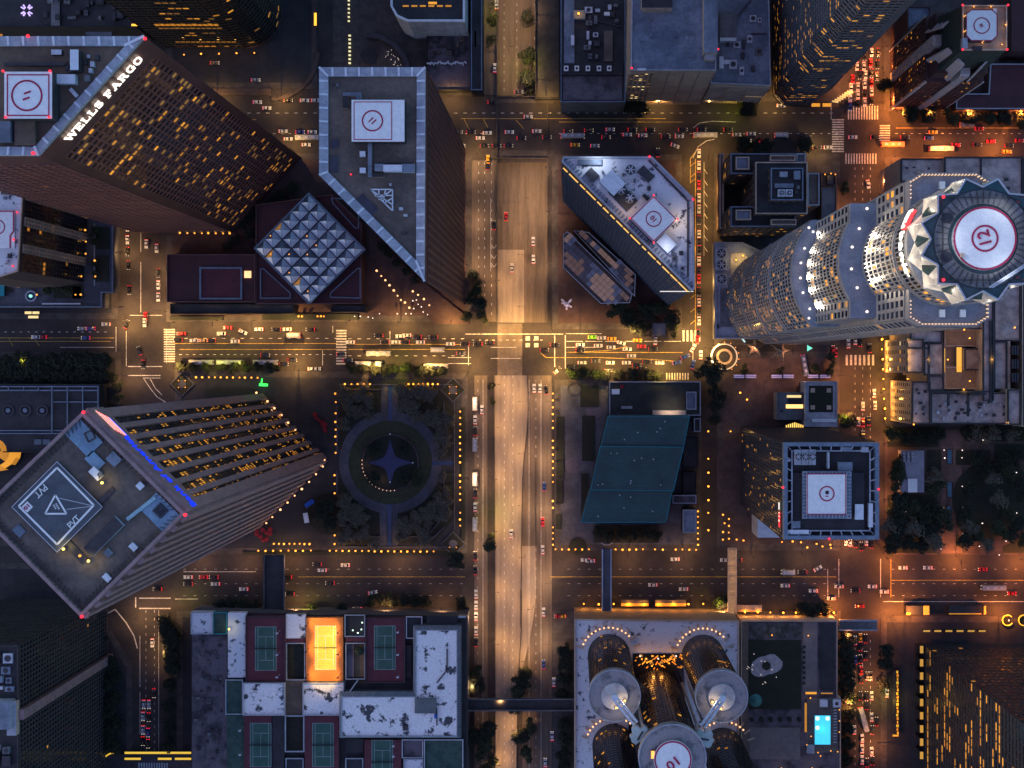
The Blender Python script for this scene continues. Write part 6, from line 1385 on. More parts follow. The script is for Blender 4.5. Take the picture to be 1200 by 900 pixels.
# long hedge strips and plaza pieces
for i,(q,lb) in enumerate(((rect(541,477,545,633),'long dark hedge between the garden lamps and the avenue'),(rect(285,646,525,650),'long dark hedge below the lamp row of the square garden'),(rect(200,371,262,375),'dark planter hedge under the maroon terrace by the street'),(rect(308,368,420,375),'dark planter hedge with white lamps right of the atrium entrance'),(rect(242,456,300,465),'oval dark bed above the blue lettered tower'))): 
    b=MB(); b.prism(wpoly(q),.12,1.4,hedge_m); o=b.build('hedge'); tag(o,lb,'hedge')
s=MB(); P1=W(370,487,3); 
s.beam((*W(368,485,2),.3),(*W(372,490,2),4),.9,red_sculpt); s.beam((*W(370,488,2),3.4),(*W(381,498,2),3.4),.6,red_sculpt); s.beam((*W(379,493,2),4),(*W(381,506,2),.3),.9,red_sculpt); s.beam((*W(377,498,2),3),(*W(384,497,2),3),.8,red_sculpt); o=s.build('abstract_sculpture'); tag(o,'red angular steel sculpture standing on the dark plaza beside the pale tower','sculpture')
s=MB(); a_=W(306,452,3); s.obox(W(308.5,451,3),(1,-.05),2.2,.7,2,3,green_lt); s.obox(W(306.5,446.5,3),(.1,1),1.3,.25,2,3,green_lt); o=s.build('green_sign'); tag(o,'glowing green sign bracket above the pale tower','sign')
point(*W(307,450),5,200,(.1,1,.2))
for i,(x_,y_,dd_,m_,lab) in enumerate(((362.5,590,35,blue_paint,'blue market stall roof on the dark plaza'),(358.5,607,-80,pad_white,'small white cart on the dark plaza'))): 
    b=MB(); b.obox(W(x_,y_,3),(math.cos(R(dd_)),math.sin(R(dd_))),2.6,1.2,2.2,3,m_); cc=W(x_,y_); 
    for sx in (-1,1): b.cyl((cc[0]+sx*1.4,cc[1]),.12,0.1,2.2,metal_dk,6)
    o=b.build('stall'); tag(o,lab,'stall')
for k in range(11): cc=W(300+rnd.uniform(0,18),617+rnd.uniform(0,16),2.5); b=MB(); b.cyl(cc,1.3,2.3,3,red_sculpt,8,r1=.1); b.cyl(cc,.08,.1,2.3,metal_dk,5); o=b.build('parasol'); tag(o,'small dark red parasol in the cluster at the foot of the pale tower','parasol','red parasols below the pale tower')

# ================================================================== left pergola building, amber dome, bottom left slab
t=block('pergola_building','dark pavilion roof with three round vents and blue grey pergola frames at left','building',wpoly(rect(-60,450,118,530),10),10,dark_wall,roof_dark)
B=MB()
for yy in (453,457.5): B.beam((*W(-60,yy,10.6),10.6),(*W(116,yy,10.6),10.6),.35,frame_blue)
for yy in (471,504.5,508): B.beam((*W(61 if yy<480 else -60,yy,10.6),10.6),(*W(116,yy,10.6),10.6),.3,frame_blue)
B.build('pergola_beam',t)
for xx in (10,28,45,61,79,97,115): B=MB(); B.beam((*W(xx,453,10.9),10.9),(*W(xx,458 if xx<60 else 508,10.9),10.9),.28,frame_blue); B.build('pergola_rafter',t)
for xx in (10,30,50): B=MB(); c=W(xx,481,10); B.ring(c,2.2,3.2,10,10.5,metal_dk,20); B.cyl(c,1.2,10,10.8,frame_blue,12); B.build('round_vent',t)
for q in ((44,518),(54,518)): bx(t,'roof_unit',q[0]-4,q[1]-3,q[0]+4,q[1]+3,10,11,metal_lt,roof_blue)
t=thing('amber_dome','faceted amber lit glass dome left of the pale tower','dome',(*W(2,528),0)); c=W(4,527); B=MB()
for j in range(4):
    for k in range(16):
        a0,a1=2*math.pi*k/16,2*math.pi*(k+1)/16; r0,r1=11*math.cos(j*math.pi/8),11*math.cos((j+1)*math.pi/8); z0_,z1_=3+9*math.sin(j*math.pi/8),3+9*math.sin((j+1)*math.pi/8)
        B=MB(); B.face([(c[0]+r0*math.cos(a0),c[1]+r0*math.sin(a0),z0_),(c[0]+r0*math.cos(a1),c[1]+r0*math.sin(a1),z0_),(c[0]+r1*math.cos(a1),c[1]+r1*math.sin(a1),z1_),(c[0]+r1*math.cos(a0),c[1]+r1*math.sin(a0),z1_)],random.choice([lit_a,lit_b,lit_b,glass_gold,glass_gold,lit_d])); B.build('dome_pane',t)
B=MB(); B.cyl(c,11,0,3,metal_dk,16); B.build('dome_base',t)
bx(t,'annexe_light',-10,560+70,12,560+88,0,3,metal_dk,lit_b) if False else None
h=100; P0=[W(-5,735),W(83,735),W(83,900+80),W(-5,980)]; P0=P0[::-1]
P=wpoly([(-120,754),(22,756),(22,1060),(-120,1060)],h); t=block('grid_facade_block','dark block with dense grid windows and a pale diagonal fin at lower left','building',P,h,mat('grey_brown_grid',(.05,.045,.05)),roof_dark)
for i in range(4):
    a,b=P[i],P[(i+1)%4]
    if faces_cam(a,b):
        L_=math.dist(a,b)
        facade(t,a,b,2,h-1,int(L_/2.2),34,mat('grey_brown_grid',(.05,.045,.05)),glass_dk,(.006,.5,[lit_b]),fin=.35,band=.35,d=.35)
        if abs(a[0]-b[0])<1:
            y_=W(20,835,h)[1]; B=MB(); B.box(a[0]-.1,y_-3,0,a[0]+2.6,y_+1.5,h+1,granite_lt); B.build('pale_fin',t)
bx(t,'roof_unit',-10,822,12,855,h,h+5,metal_lt,roof_blue); bx(t,'roof_unit',8,822,19,862,h,h+3,beige,coping); units(t,rect(-10,760,20,815),h,10,44,[metal_dk,roof_blue,metal_lt]); units(t,rect(-10,865,20,900),h,6,45)
t=thing('yellow_lit_loop','bus stop roof edged with yellow light strips at the bottom edge','canopy',(*W(170,885),0)); 
for i,q in enumerate(((146,881,224,883.5),(146,888,165,890.5),(185,888,201,890.5),(205,888,224,890.5))): bx(t,'light_strip',*q,3.6,4,metal_dk,glow('yellow_strip',(1,.6,.06),.75,False))
bx(t,'roof_slab',120,884,224,900,3,3.5,metal_dk,metal_dk); B=MB(); c=W(134,897,4); B.ring(c,6.2,6.9,3.6,4,glow('yellow_strip',(1,.6,.06),.75,False),10,R(90),R(190)); B.build('light_strip',t)
for k in range(12): bx(t,'bench_slat',162+k*3,894,163.6+k*3,903,3.5,3.8,coping)
# ================================================================== bottom right dark tower
h=190; P0=[W(1078,752),W(1300,752),W(1300,1100),W(1078,1100)]; P0=P0[::-1] if sum(P0[i][0]*P0[(i+1)%4][1]-P0[(i+1)%4][0]*P0[i][1] for i in range(4))<0 else P0
t=block('dark_tower','dark tower with vertical dashes of amber windows at the lower right','tower',P0,h,metal_dk,roof_dark)
for i in range(4):
    a,b=P0[i],P0[(i+1)%4]
    if faces_cam(a,b):
        L_=math.dist(a,b)
        if abs(a[0]-b[0])<1: facade(t,a,b,12,h,int(L_/4.2),46,metal_dk,glass_dk,(.33,.72,[lit_a,lit_a,lit_b,lit_b]),fin=.14,band=.62,d=.2,clump=5,nind=0)
        else: facade(t,a,b,12,h,int(L_/3),34,metal_dk,glass_dk,(.02,.4,[lit_b]),fin=.3,band=.6,d=.2)
for k in range(9): q=(1074.5,757+k*15.5); bx(t,'lit_entrance_bay',q[0]+3.6,q[1],q[0]+7.5,q[1]+8.5,0,9,metal_dk,mat('amber_bay',(.8,.5,.1),emit=(1,.45,.05),es=.5))
for k in range(6): bx(t,'lit_entrance_bay',1082+k*13,738.5,1090+k*13,740.5,4,7,metal_dk,mat('amber_bay',(.8,.5,.1)))
lb=thing('garden_light_wall','tall strip of yellow light along a planted wall near the dark lower right tower','light wall',(*W(1052,825),0)); bx(lb,'wall',1046,786,1050,862,0,2,metal_dk); [bx(lb,'light_strip',1050.3+(k%3)*.4,786+k*4.2,1052.6+(k%2)*.6,789.2+k*4.2,.5,2.2,metal_dk,(glow('yellow_wall_light',(1,.55,.05),.55,False),lit_b,lit_a)[k*7%3]) for k in range(18)]; bx(lb,'light_strip',1046,861,1053,863,2.1,2.4,metal_dk,lit_a); point(*W(1049,822),5,400,(1,.65,.1),1)
for i,x_ in enumerate((1181,1200)):
    o=thing('ring_light',f'{("left","right")[i]} yellow glowing ring with a small lamp at the right edge','ring lamp',(*W(x_,727),0),'glowing ring lamps'); B=MB(); c=W(x_,727,2); B.ring(c,2.5,3.0,1.5,2.1,glow('yellow_ring',(1,.62,.06),.7,False),20,R(40),R(330)); B.build('light_ring',o); lamp_dot(o,c[0]+.6,c[1],1.6,lamp_white,.4,'lamp'); B=MB(); B.cyl(c,2.4,.1,.5,hedge_m,16); B.build('planter',o)
t=thing('street_kiosk','small glass street pavilion with glowing yellow end','pavilion',(*W(1082,715),0)); bx(t,'roof',1062,710,1082,720.5,0,4,metal_dk,roof_dark); bx(t,'lit_room',1082,710,1089,720.5,0,4,metal_dk,lit_a); bx(t,'lit_edge',1062,718,1067,720.5,4,4.2,metal_dk,lit_b)
t=thing('street_pavilion','long low street pavilion with thin amber edge','pavilion',(*W(1133,715),0)); bx(t,'roof',1112,710,1155,720.5,0,3.6,metal_dk,roof_dark); bx(t,'light_strip',1112,718.6,1150,720,3.6,3.9,metal_dk,lit_b); bx(t,'light_strip',1153,710,1155.5,720,3.6,3.9,metal_dk,lit_a)
# ================================================================== top left
t=block('dark_roof_block','dark flat roofed block with violet lit canopy star above the ribbed white coping','building',wpoly([(-60,-60),(160,-60),(160,32),(-60,32)],24),24,dark_wall,roof_dark)
B=MB(); c=W(31,12,26); vm=glow('violet_lamp',(.6,.45,1),1.2,False)
for k in range(8): a_=R(45*(k//2)*2+45+(-14 if k%2 else 14)); B.obox((c[0]+2.3*math.cos(a_),c[1]+2.3*math.sin(a_)),(math.cos(a_),math.sin(a_)),1.0,.35,25.6,26,vm)
B.build('star_lamp',t); units(t,rect(40,-10,155,28),24,18,91,[metal_dk,roof_dark,roof_grey]); bx(t,'roof_deck',60,0,70,30,24,25,roof_dark,roof_grey); bx(t,'bench_rows',100,33,131,42,15,16,metal_dk,roof_blue)
bx(t,'lit_sign',154,28,180,30.5,24,25,metal_dk,glow('orange_bar',(1,.4,.04),2,False)); bx(t,'lit_stair',-2,27,3,42,10,12,metal_dk,lit_b)
# round cornered dark tower
h=150; P=wpoly([(196,-90),(196,57),(288,57),(304,54),(317,46),(326,35),(331,20),(332,-90)],0)
t=block('dark_tower','round cornered dark glass tower with amber floor bands at the top edge','tower',P,h,metal_dk,roof_dark)
for k in range(len(P)):
    a,b=P[k],P[(k+1)%len(P)]
    if faces_cam(a,b): facade(t,a,b,3,h-1,max(2,int(math.dist(a,b)/3.4)),36,mat('dark_bronze_frame',(.035,.03,.028)),glass_dk,(.14,.55,[lit_a,lit_b,lit_d,lit_d]),fin=.12,band=.45,d=.35,clump=5)
a_,c_=W(216,57),W(286,57)
for zz,hh,m_ in ((38,1.6,lit_d),(43,3.6,lit_b),(14,.7,lit_b)):
    for k in range(12):
        x_=a_[0]+(c_[0]-a_[0])*k/12; b=MB(); b.box(x_+.2,a_[1]-.5,zz,x_+(c_[0]-a_[0])/12-.3,a_[1]-.36,zz+hh*random.uniform(.6,1),m_); b.build('lit_floor_panel',t)
B=MB(); 
for k in range(2,6): B.beam((*P[k],150) if False else (P[k][0],P[k][1],1.2),(P[k+1][0],P[k+1][1],1.2),.5,pave_pink)
B.build('base_ledge',t)
b=MB(); b.ring(W(318,62),23.5,25.5,.13,.9,pave_pink,24,R(-90),R(0)); b.build('curved_kerb_wall',kind='structure')
for q in (rect(366,-40,370.5,62),rect(205,104,318,112)): b=MB(); b.prism(wpoly(q),.12,.9,pave_pink); b.build('kerb_wall',kind='structure')
bx(t,'light_bar',368,15,371,30,2,4,metal_dk,glow('orange_bar',(1,.4,.04),2,False))
# top centre-left: curved terrace and rounded building
h=30; t=block('rounded_corner_building','dark roofed building with rounded white edged corner at the top edge','building',wpoly([(458,-60),(545,-60),(545,26),(478,26),(465,20),(458,8)],h),h,coping,roof_dark,par=(1.4,1.0),pm=coping_b)
for k in range(6): bx(t,'roof_light',472+k*10,6,479+k*10,8,h,h+.3,metal_dk,lit_b)
bx(t,'skylight',502,2,512,5,h,h+.3,metal_dk,lit_a)
t=thing('curved_terrace','curved dark terrace wall sweeping round a lamp dotted plaza corner','terrace',(*W(440,70),0)); b=MB(); c=W(432,92); b.ring(c,20.5,23,.12,4,metal_dk,20,R(0),R(92)); b.build('curved_wall',t); b=MB(); b.cyl(W(432,65,1),4.4,.12,.7,roof_dark,26); b.build('round_plinth',t)
for k in range(34): rr_=rnd.uniform(14,19.5); aa=R(rnd.uniform(0,55)); lamp_dot(t,c[0]+rr_*math.cos(aa),c[1]+rr_*math.sin(aa),.9,lamp_white,.13,'terrace_lamp')
for k in range(8): x_,y_=W(410,42+k*4.6); b=MB(); b.box(x_-.6,y_-.4,.12,x_+.6,y_+.4,.9,glow('bollard_light',(1,.9,.45),.8,False)); b.build('step_light',t)
for k in range(6): x_,y_=W(409,1+k*4.8); b=MB(); b.box(x_-.5,y_-.35,.12,x_+.5,y_+.35,.9,glow('bollard_light',(1,.9,.45),.8,False)); b.build('step_light',t)
t=block('construction_block','rough dark lot with stacked white materials left of the avenue','building',wpoly(rect(500,40,552,106),5),5,dark_wall,roof_purple); units(t,rect(500,40,552,70),5,18,19,[metal_dk,roof_brown,roof_dark]); 
for k in range(16): x_,y_=W(502+k*2.9,74+rnd.uniform(-1.2,1.2),6); b=MB(); b.obox((x_,y_),(math.cos(k),math.sin(k)),.8,.35,5.2,6.4,coping_b); b.build('white_crate',t)
bx(t,'crane_mast',556,36,558,55,5,14,coping,coping); t2=block('slim_block','narrow dark slab along the west side of the avenue','building',wpoly(rect(552,-60,565,106),14),14,dark_wall,roof_dark,pm=frame_blue)
t=block('dark_lot','dark flat lot between the avenue trees and the low plant roofed block','building',wpoly(rect(627,-60,656,116),3),3,dark_wall,mat('dark_lot_roof',(.055,.05,.045),(.035,.033,.032),.2))
# lower left of the left hotel: portico & misc roofs left block
t=block('plaza_wall_building','dark slatted strip building below the maroon terrace','building',wpoly([(200,356),(345,356),(345,368),(200,368)],6),6,dark_wall,roof_dark)
t=block('plaza_wall_building','dark slatted strip building below the diamond atrium','building',wpoly([(388,358),(428,358),(428,366),(388,366)],6),6,dark_wall,roof_dark)
t=block('street_subway','small grey stair house on the pavement below the wedge tower','building',wpoly(rect(764,378,781,395),4),4,pave,roof_grey)
t=thing('triangular_plaza','raised brown triangular plaza below the ribbed tower','plaza',(*W(500,360),0)); b=MB(); b.prism(wpoly([(440,282),(497,331),(549,372),(549,380),(510,380),(440,310)]),.1,1.0,pave_red); b.build('raised_paving',t)
# pedestrian bridges
def footbridge(x0_,y0_,x1_,y1_,h_,lab,top,rim_):
    o=thing('footbridge',lab,'footbridge',(*W((x0_+x1_)/2,(y0_+y1_)/2),0)); a_,c_=W(x0_,y1_,h_),W(x1_,y0_,h_); b=MB(); b.box(a_[0],a_[1],h_-1,c_[0],c_[1],h_,metal_dk,top); b.build('deck',o); vert=abs(c_[1]-a_[1])>abs(c_[0]-a_[0])
    for s_ in (0,1):
        b=MB()
        if vert: x_=(a_[0],c_[0])[s_]; b.box(x_-.3,a_[1],h_-1,x_+.3,c_[1],h_+1.2,rim_)
        else: y_=(a_[1],c_[1])[s_]; b.box(a_[0],y_-.3,h_-1,c_[0],y_+.3,h_+1.2,rim_)
        b.build('parapet',o)
    for f in (.05,.95): 
        b=MB(); x_=(a_[0]+(c_[0]-a_[0])*f) if not vert else (a_[0]+c_[0])/2; y_=(a_[1]+(c_[1]-a_[1])*f) if vert else (a_[1]+c_[1])/2; b.box(x_-.6,y_-.6,0,x_+.6,y_+.6,h_-1,pave); b.build('pier',o)
    return o,(a_,c_)
footbridge(706,643,716,725,7,'blue edged footbridge over the lower cross street left of the drum hotel front',mat('pale_bridge_deck',(.11,.12,.15)),mat('pale_blue_rail',(.45,.52,.66))); o,(a_,c_)=footbridge(853.5,642,862.5,720,7,'warm stepped footbridge with rungs over the lower cross street',mat('warm_bridge_deck',(.5,.38,.25)),beige)
for k in range(7): point((a_[0]+c_[0])/2,a_[1]+(c_[1]-a_[1])*(k+.5)/7,9.5,170,(1,.6,.22),.4)
for k in range(13): b=MB(); y_=a_[1]+(c_[1]-a_[1])*(k+.5)/13; b.box(a_[0]+.3,y_-.2,7.02,c_[0]-.3,y_+.2,7.6,beige); b.build('rung',o)
footbridge(546,819,673,832,8,'long dark footbridge crossing the avenue at the bottom',roof_dark,roof_grey); footbridge(310,650,333,717,7,'wide dark bridge over the lower cross street left of the square garden',roof_dark,pave_blue); footbridge(983,727,1028,738,7,'short grey footbridge by the lower right junction',roof_grey,coping)
# ================================================================== trees
def tree_proto(kind, seed, leafm, n=420, bare=False):
    rn = random.Random(seed); r = thing(kind, kind, 'tree', (0,0,0))
    b = MB(); b.frustum([(.035*math.cos(a),.035*math.sin(a)) for a in (0,1.57,3.14,4.71)],0,[(.02*math.cos(a),.02*math.sin(a)) for a in (0,1.57,3.14,4.71)],1.0,bark)
    lobes = [(rn.uniform(-.55,.55),rn.uniform(-.55,.55),rn.uniform(.85,1.35),rn.uniform(.28,.48)) for _ in range(11)]+[(0,0,1.2,.5)]
    for l in lobes: b.beam((0,0,.7),(l[0],l[1],l[2]),.015,bark)
    tr = b.build('trunk', r, local=True)
    b = MB()
    for _ in range(n):
        l = rn.choice(lobes); v = Vector((rn.gauss(0,1),rn.gauss(0,1),rn.gauss(0,1))).normalized()*l[3]*rn.uniform(.55,1.1); c = Vector(l[:3])+v; s = rn.uniform(.06,.12)
        nn = (v.normalized()*.8+Vector((rn.gauss(0,.5),rn.gauss(0,.5),rn.gauss(0,.5)+.5))).normalized(); t1 = nn.orthogonal().normalized(); t2 = nn.cross(t1)
        a = rn.uniform(0,6.28); e1 = (t1*math.cos(a)+t2*math.sin(a))*s; e2 = (t2*math.cos(a)-t1*math.sin(a))*s*.7
        b.face([c-e1,c-e2*.9,c+e1,c+e2], leafm)
    cr = b.build('crown', r, local=True); PROTO[r.name] = [tr, cr]; return r
TP = [tree_proto('street_tree',1,leaf_a,1300), tree_proto('street_tree',2,leaf_b,1200), tree_proto('street_tree',3,leaf_a,1300), tree_proto('garden_tree',4,leaf_c,760), tree_proto('street_tree',5,leaf_b,1200)]
rt = random.Random(99)
def trees(rowdesc, group, pts, rad=3.4, kinds=(0,1,2), z=.1):
    n = len(pts)
    for i, p in enumerate(pts):
        r = p[2] if len(p) > 2 else rad*rt.uniform(.85,1.2)
        k = rt.choice(kinds); o = place(TP[k], (*W(p[0],p[1]),z), rt.uniform(0,6.28), None, r/.85)
        o['label'] = rowdesc if n == 1 else f'{ordn(i)} {rowdesc}'; 
        if group and n > 1: o['group'] = group
trees('dark street tree from the left below the top centre block','trees on the upper cross street north kerb',[(722,120,4.6),(736,126,5),(749,128,4.8),(871,130,4.6),(882,131,3.4)])
trees('dark tree from the left at the foot of the gabled maroon tower','trees below the gabled tower',[(1064,136,5),(1085,137,5),(1110,139,4.6),(1132,141,4.5),(1152,141,4.4),(1172,142,4.5),(1192,142,4.6)])
trees('lone dark tree at the upper right junction',None,[(1034,104,4.2)])
trees('tree from the top on the avenue verges','avenue verge trees',[(575,8,3.2),(575,24,3.8),(575,49,3.8),(617,18,3.4),(618,66,4.6),(617,92,4.6),(619,108,3)],z=-5.9)
trees('tree from the left above the stepped stone building','trees above the stepped building',[(870,172,4.2),(885,174,4),(898,172,3.6),(940,172,4.6)])
trees('small dark tree in the right avenue below the junction',None,[(988,222,3)])
pts = []
for k in range(15): pts.append((2+k*9,425+rt.uniform(-3,3),4.6))
for k in range(14): pts.append((6+k*9,438+rt.uniform(-2,3),4.4))
trees('tree from the left in the dense dark grove above the pergola roof','grove above the pergola roof',pts,kinds=(0,2))
trees('small tree from the top beside the left crossroads corner','corner trees by the left crossroads',[(134,442,2.6),(140,452,2.6),(141,466,2.8),(134,478,2.4),(118,462,2)])
trees('street tree from the left on the south kerb left of the square garden','south kerb trees left',[(216,429,3),(228,430,2.8),(243,431,2.8),(262,431,2.6),(276,431,3),(290,430,3),(303,430,2.8),(318,431,3.2),(326,432,2)])
trees('street tree from the left on the south kerb above the square garden','south kerb trees above the garden',[(414,432,3.4),(426,433,3),(440,433,3.2),(452,434,3),(462,433,2.6),(478,432,3.2),(492,435,3.4),(505,436,3.4),(518,436,3.2)])
trees('street tree from the left on the south kerb above the teal club','south kerb trees above the club',[(669,438,3.2),(683,438,3.6),(698,439,3),(708,439,3),(724,438,3),(742,439,3.6),(757,439,3.2),(768,440,2.8)])
trees('big round tree left of the golden ringed fountain',None,[(830,436,7)])
trees('dark tree in the cluster below the wedge tower','trees below the wedge tower',[(722,363,5),(735,372,5),(742,381,4),(757,366,5),(772,360,4.6),(785,372,4.6),(788,386,4),(752,384,4)])
trees('dark tree from the top beside the ramp median','ramp median trees',[(556,322,3),(560,338,3.6),(562,356,4),(566,372,3.4),(552,350,3),(548,372,3)])
trees('tree on the avenue median counting from the top','median trees on the lower avenue',[(575,634,4.4),(576,452,2.2),(577,470,2),(560,800,4.6),(558,786,4),(611,797,4.6),(607,810,4.8),(616,785,3.6),(603,825,4),(622,848,4),(611,860,4.6),(618,880,4),(572,850,5),(568,872,5.4),(574,895,5.4),(558,858,5)])
trees('tree from the left along the lower street above the sports block','trees above the sports block',[(262,707,3.4),(274,705,3.4),(287,706,3.4),(300,708,3),(368,712,3),(402,712,3.2),(436,702,3.4),(448,700,3.4),(460,701,3.4),(473,701,3.4),(486,703,3.2),(500,703,3.2),(541,706,3.4),(536,654,4.8)])
trees('dark tree from the left in front of the drum hotel','trees before the drum hotel',[(843,704,4),(850,699,3),(939,711,4),(950,712,4.2),(962,712,4)])
trees('tree from the top along the hotel side of the lower right road','trees along the lower right road',[(990,748,4.6),(988,764,4.6),(990,780,4.6),(989,796,4.6),(988,812,4.2),(990,832,4),(989,850,4),(990,868,4),(988,886,4),(1036,760,4),(1034,776,4.2),(1033,800,3.2)],kinds=(0,2))
trees('bright green tree above the steel roofed tower',None,[(989,492,4.4)])
trees('dark tree from the top in the strip beside the teal club lamps','strip trees beside the teal club',[(836,458,3.6),(838,474,3.6),(836,492,3.2),(844,465,3)])
pts=[(1048,600),(1062,592),(1078,602),(1090,596),(1052,615),(1067,618),(1083,620),(1094,612),(1046,632),(1060,636),(1076,637),(1090,634),(1103,606),(1050,585),(1040,615),(1047,560),(1092,570),(1088,557)]
trees('dense park tree west of the reflecting pools','park trees west of the pools',pts,4.6,(0,1,3))
pts=[(1128,600),(1133,615),(1128,632),(1140,624),(1152,638),(1140,505),(1154,508),(1168,506),(1182,508),(1195,506),(1130,505),(1172,540),(1186,534),(1196,545),(1178,552),(1190,565),(1196,580),(1192,610),(1180,625),(1196,630),(1166,618),(1140,535),(1150,550),(1131,574),(1160,560),(1166,585),(1176,600)]
trees('dense park tree east of the reflecting pools','park trees east of the pools',pts,4.4,(0,1,3))
trees('park tree along the hotel side of the park','park trees under the hotel',[(1044,508),(1058,512),(1072,510),(1086,512),(1096,508),(1050,540),(1048,552),(1040,640)],4)
pts=[]
for (x0_,y0_,x1_,y1_,nn_) in ((402,455,443,496,22),(468,455,512,498,22),(508,478,528,534,14),(402,562,443,636,26),(468,598,508,634,18),(505,558,528,612,13)):
    k=0
    while k<nn_:
        q=(rt.uniform(x0_,x1_),rt.uniform(y0_,y1_))
        if math.dist(q,(457,542))<60: k+=1; continue
        pts.append(q); k+=1
trees('thin grey leafed tree planted in the square garden','square garden trees',pts,3.2,(3,))
trees('dark tree inside the star pool ring','trees inside the fountain ring',[(440,525,3.6),(475,525,3.6),(440,560,3.6),(474,560,3.6)],kinds=(0,))
trees('olive tree beside the star pool ring',None,[(490,560,4)],kinds=(1,))
trees('dark tree on the round lawn beside the square garden','trees of the round lawn',[(378,600,4.2),(388,612,4),(386,592,4)],kinds=(0,))
trees('dark tree below the pale lettered tower in the lower left park','lower left park trees',[(84,748,5),(96,742,5),(108,738,5),(92,758,5),(120,745,4.4),(75,765,4.6),(15,722,6),(30,715,6),(45,725,6),(58,735,5),(8,740,5),(0,715,6),(132,775,4),(140,790,4),(128,800,4.4),(138,815,4.6),(132,830,4.6),(140,845,4.6),(130,858,4.6),(138,870,4.4),(120,870,4.6),(105,865,4.6),(112,790,4),(100,800,3.6)],kinds=(0,2))
trees('dark tree along the sports block side of the left road','left road verge trees',[(202,735,4.6),(206,748,5),(204,762,4.8),(207,778,4.4),(203,800,3.6),(201,825,3.6),(202,850,3.6),(200,870,3.4),(198,725,4)],kinds=(0,2))
trees('tree on the striped hotel podium terrace','podium terrace trees',[(70,341,3),(80,338,3.4),(90,341,3),(122,275,2.8),(124,285,2.6),(122,312,2),(122,324,2),(105,322,2)],kinds=(1,),z=9.2)
trees('tree from the left between the two granite towers and the atrium','trees behind the atrium',[(296,275,3),(286,262,3.4),(300,254,3.4),(310,246,3.4),(323,240,3.2),(330,230,3.2),(345,222,3.2),(278,282,3),(268,290,2.6),(456,297,2.4),(465,308,2.4),(477,318,2.4),(487,329,2.4),(448,290,2.4)],kinds=(0,2))
trees('dark street tree on the avenue edge left of the drum hotel','trees left of the drum hotel',[(661,760,4),(662,776,4),(661,793,4),(660,812,4),(662,845,4),(661,862,4),(660,880,4),(662,896,4)],kinds=(0,2))
trees('low tree in the dark court below the teal roofs','trees below the teal roofs',[(702,622,3),(714,626,3.2),(728,624,3.2),(742,625,3.2),(756,624,3.2),(768,626,3)],kinds=(0,))
trees('tree by the drive above the plaza kiosks','plaza kiosk trees',[(871,433,2.6),(913,434,2.4),(955,433,2.8),(971,433,3),(973,420,2.8)],kinds=(1,))
# ================================================================== lamps
def lantern_proto(kind, m, gr=.52, ph=3.6, lab=''):
    r = thing(kind, lab, 'lamp', (0,0,0)); b = MB(); b.cyl((0,0),.09,0,ph,metal_dk,6); b.cyl((0,0),.3,0,.35,metal_dk,8); p_ = b.build('post', r, local=True)
    b = MB(); b.ball((0,0,ph+gr*.6),gr,m,10,7); gl_ = b.build('globe', r, local=True); PROTO[r.name] = [p_, gl_]; return r
LA = lantern_proto('garden_lamp', lamp_warm); LW = lantern_proto('path_lamp', lamp_white, .34); LP = lantern_proto('plaza_lamp', lamp_peach, .58)
def lamps(proto, desc, group, pts, e=0, col=(1,.55,.13), z=.1):
    for i, p in enumerate(pts):
        o = place(proto, (*W(*p),z), 0, None, random.uniform(.8,1.15)); o['label'] = f'{ordn(i)} {desc}'; o['group'] = group
        if e: point(*W(*p), z+5.2, e, col, .5)
def lspace(a, b, n): return [(a[0]+(b[0]-a[0])*k/(n-1), a[1]+(b[1]-a[1])*k/(n-1)) for k in range(n)]
EL = 150
lamps(LA,'amber lamp from the left below the square garden','lamp row below the square garden',lspace((388,644),(509,645),17),EL)
lamps(LA,'amber lamp from the left in the lower row by the pale tower','lamp row by the pale tower, lower',lspace((305,644),(366,644),8),EL); lamps(LA,'amber lamp from the left in the upper double row by the pale tower','lamp row by the pale tower, upper',lspace((323,636),(365,636),8),EL)
lamps(LA,'amber lamp from the top on the east side of the square garden','lamp row east of the square garden',lspace((540,482),(540,541),9)+lspace((540,556),(540,585),5)+lspace((540,600),(540,615),3),EL)
lamps(LA,'amber lamp from the left on the north side of the square garden','lamp row north of the square garden',lspace((406,450),(435,450),5)+lspace((480,450),(514,450),7),EL)
lamps(LA,'amber lamp from the left above the pale tower','lamp row above the pale tower',lspace((233,442),(304,442.5),11),EL)
lamps(LA,'small amber lamp from the top on the west side of the square garden','lamp row west of the square garden',[(395,461),(395,471),(395,484),(395,494),(395,503),(395,511),(395,520),(395,530),(394,556),(394,566),(394,577),(394,626),(394,636)],40)
lamps(LA,'amber lamp from the top on the west side of the teal club','lamp row west of the teal club',lspace((648,461),(648,501),6)+lspace((648,516),(648,564),7)+[(648,586),(648,594)]+lspace((648,617),(648,637),4),EL)
lamps(LA,'amber lamp from the left on the south side of the teal club','lamp row south of the teal club',lspace((651,642.5),(690,642.5),6)+lspace((721,642.5),(753,642.5),5)+[(767,642.5),(776,642.5)]+lspace((791,642.5),(815,643),4),EL)
lamps(LA,'amber lamp from the top on the east side of the teal club','lamp row east of the teal club',lspace((817,598),(817,637),7),EL)
lamps(LA,'big amber lamp from the top on the lane by the teal club','lamps on the lane by the teal club',[(829,505),(829,537),(829,553),(829,569),(829,585),(829,600),(829,620),(855,505),(866,460),(874,468)],240)
lamps(LP,'peach lamp from the top round the foot of the pale tower','lamps round the foot of the pale tower',[(303,460),(316,470),(324,478),(332,486),(340,495),(348,503),(355,511),(364,519),(372,527),(382,538),(380,546),(372,555),(364,564),(356,572),(347,580),(339,588),(331,596),(321,605),(314,612)],90,(1,.55,.3))
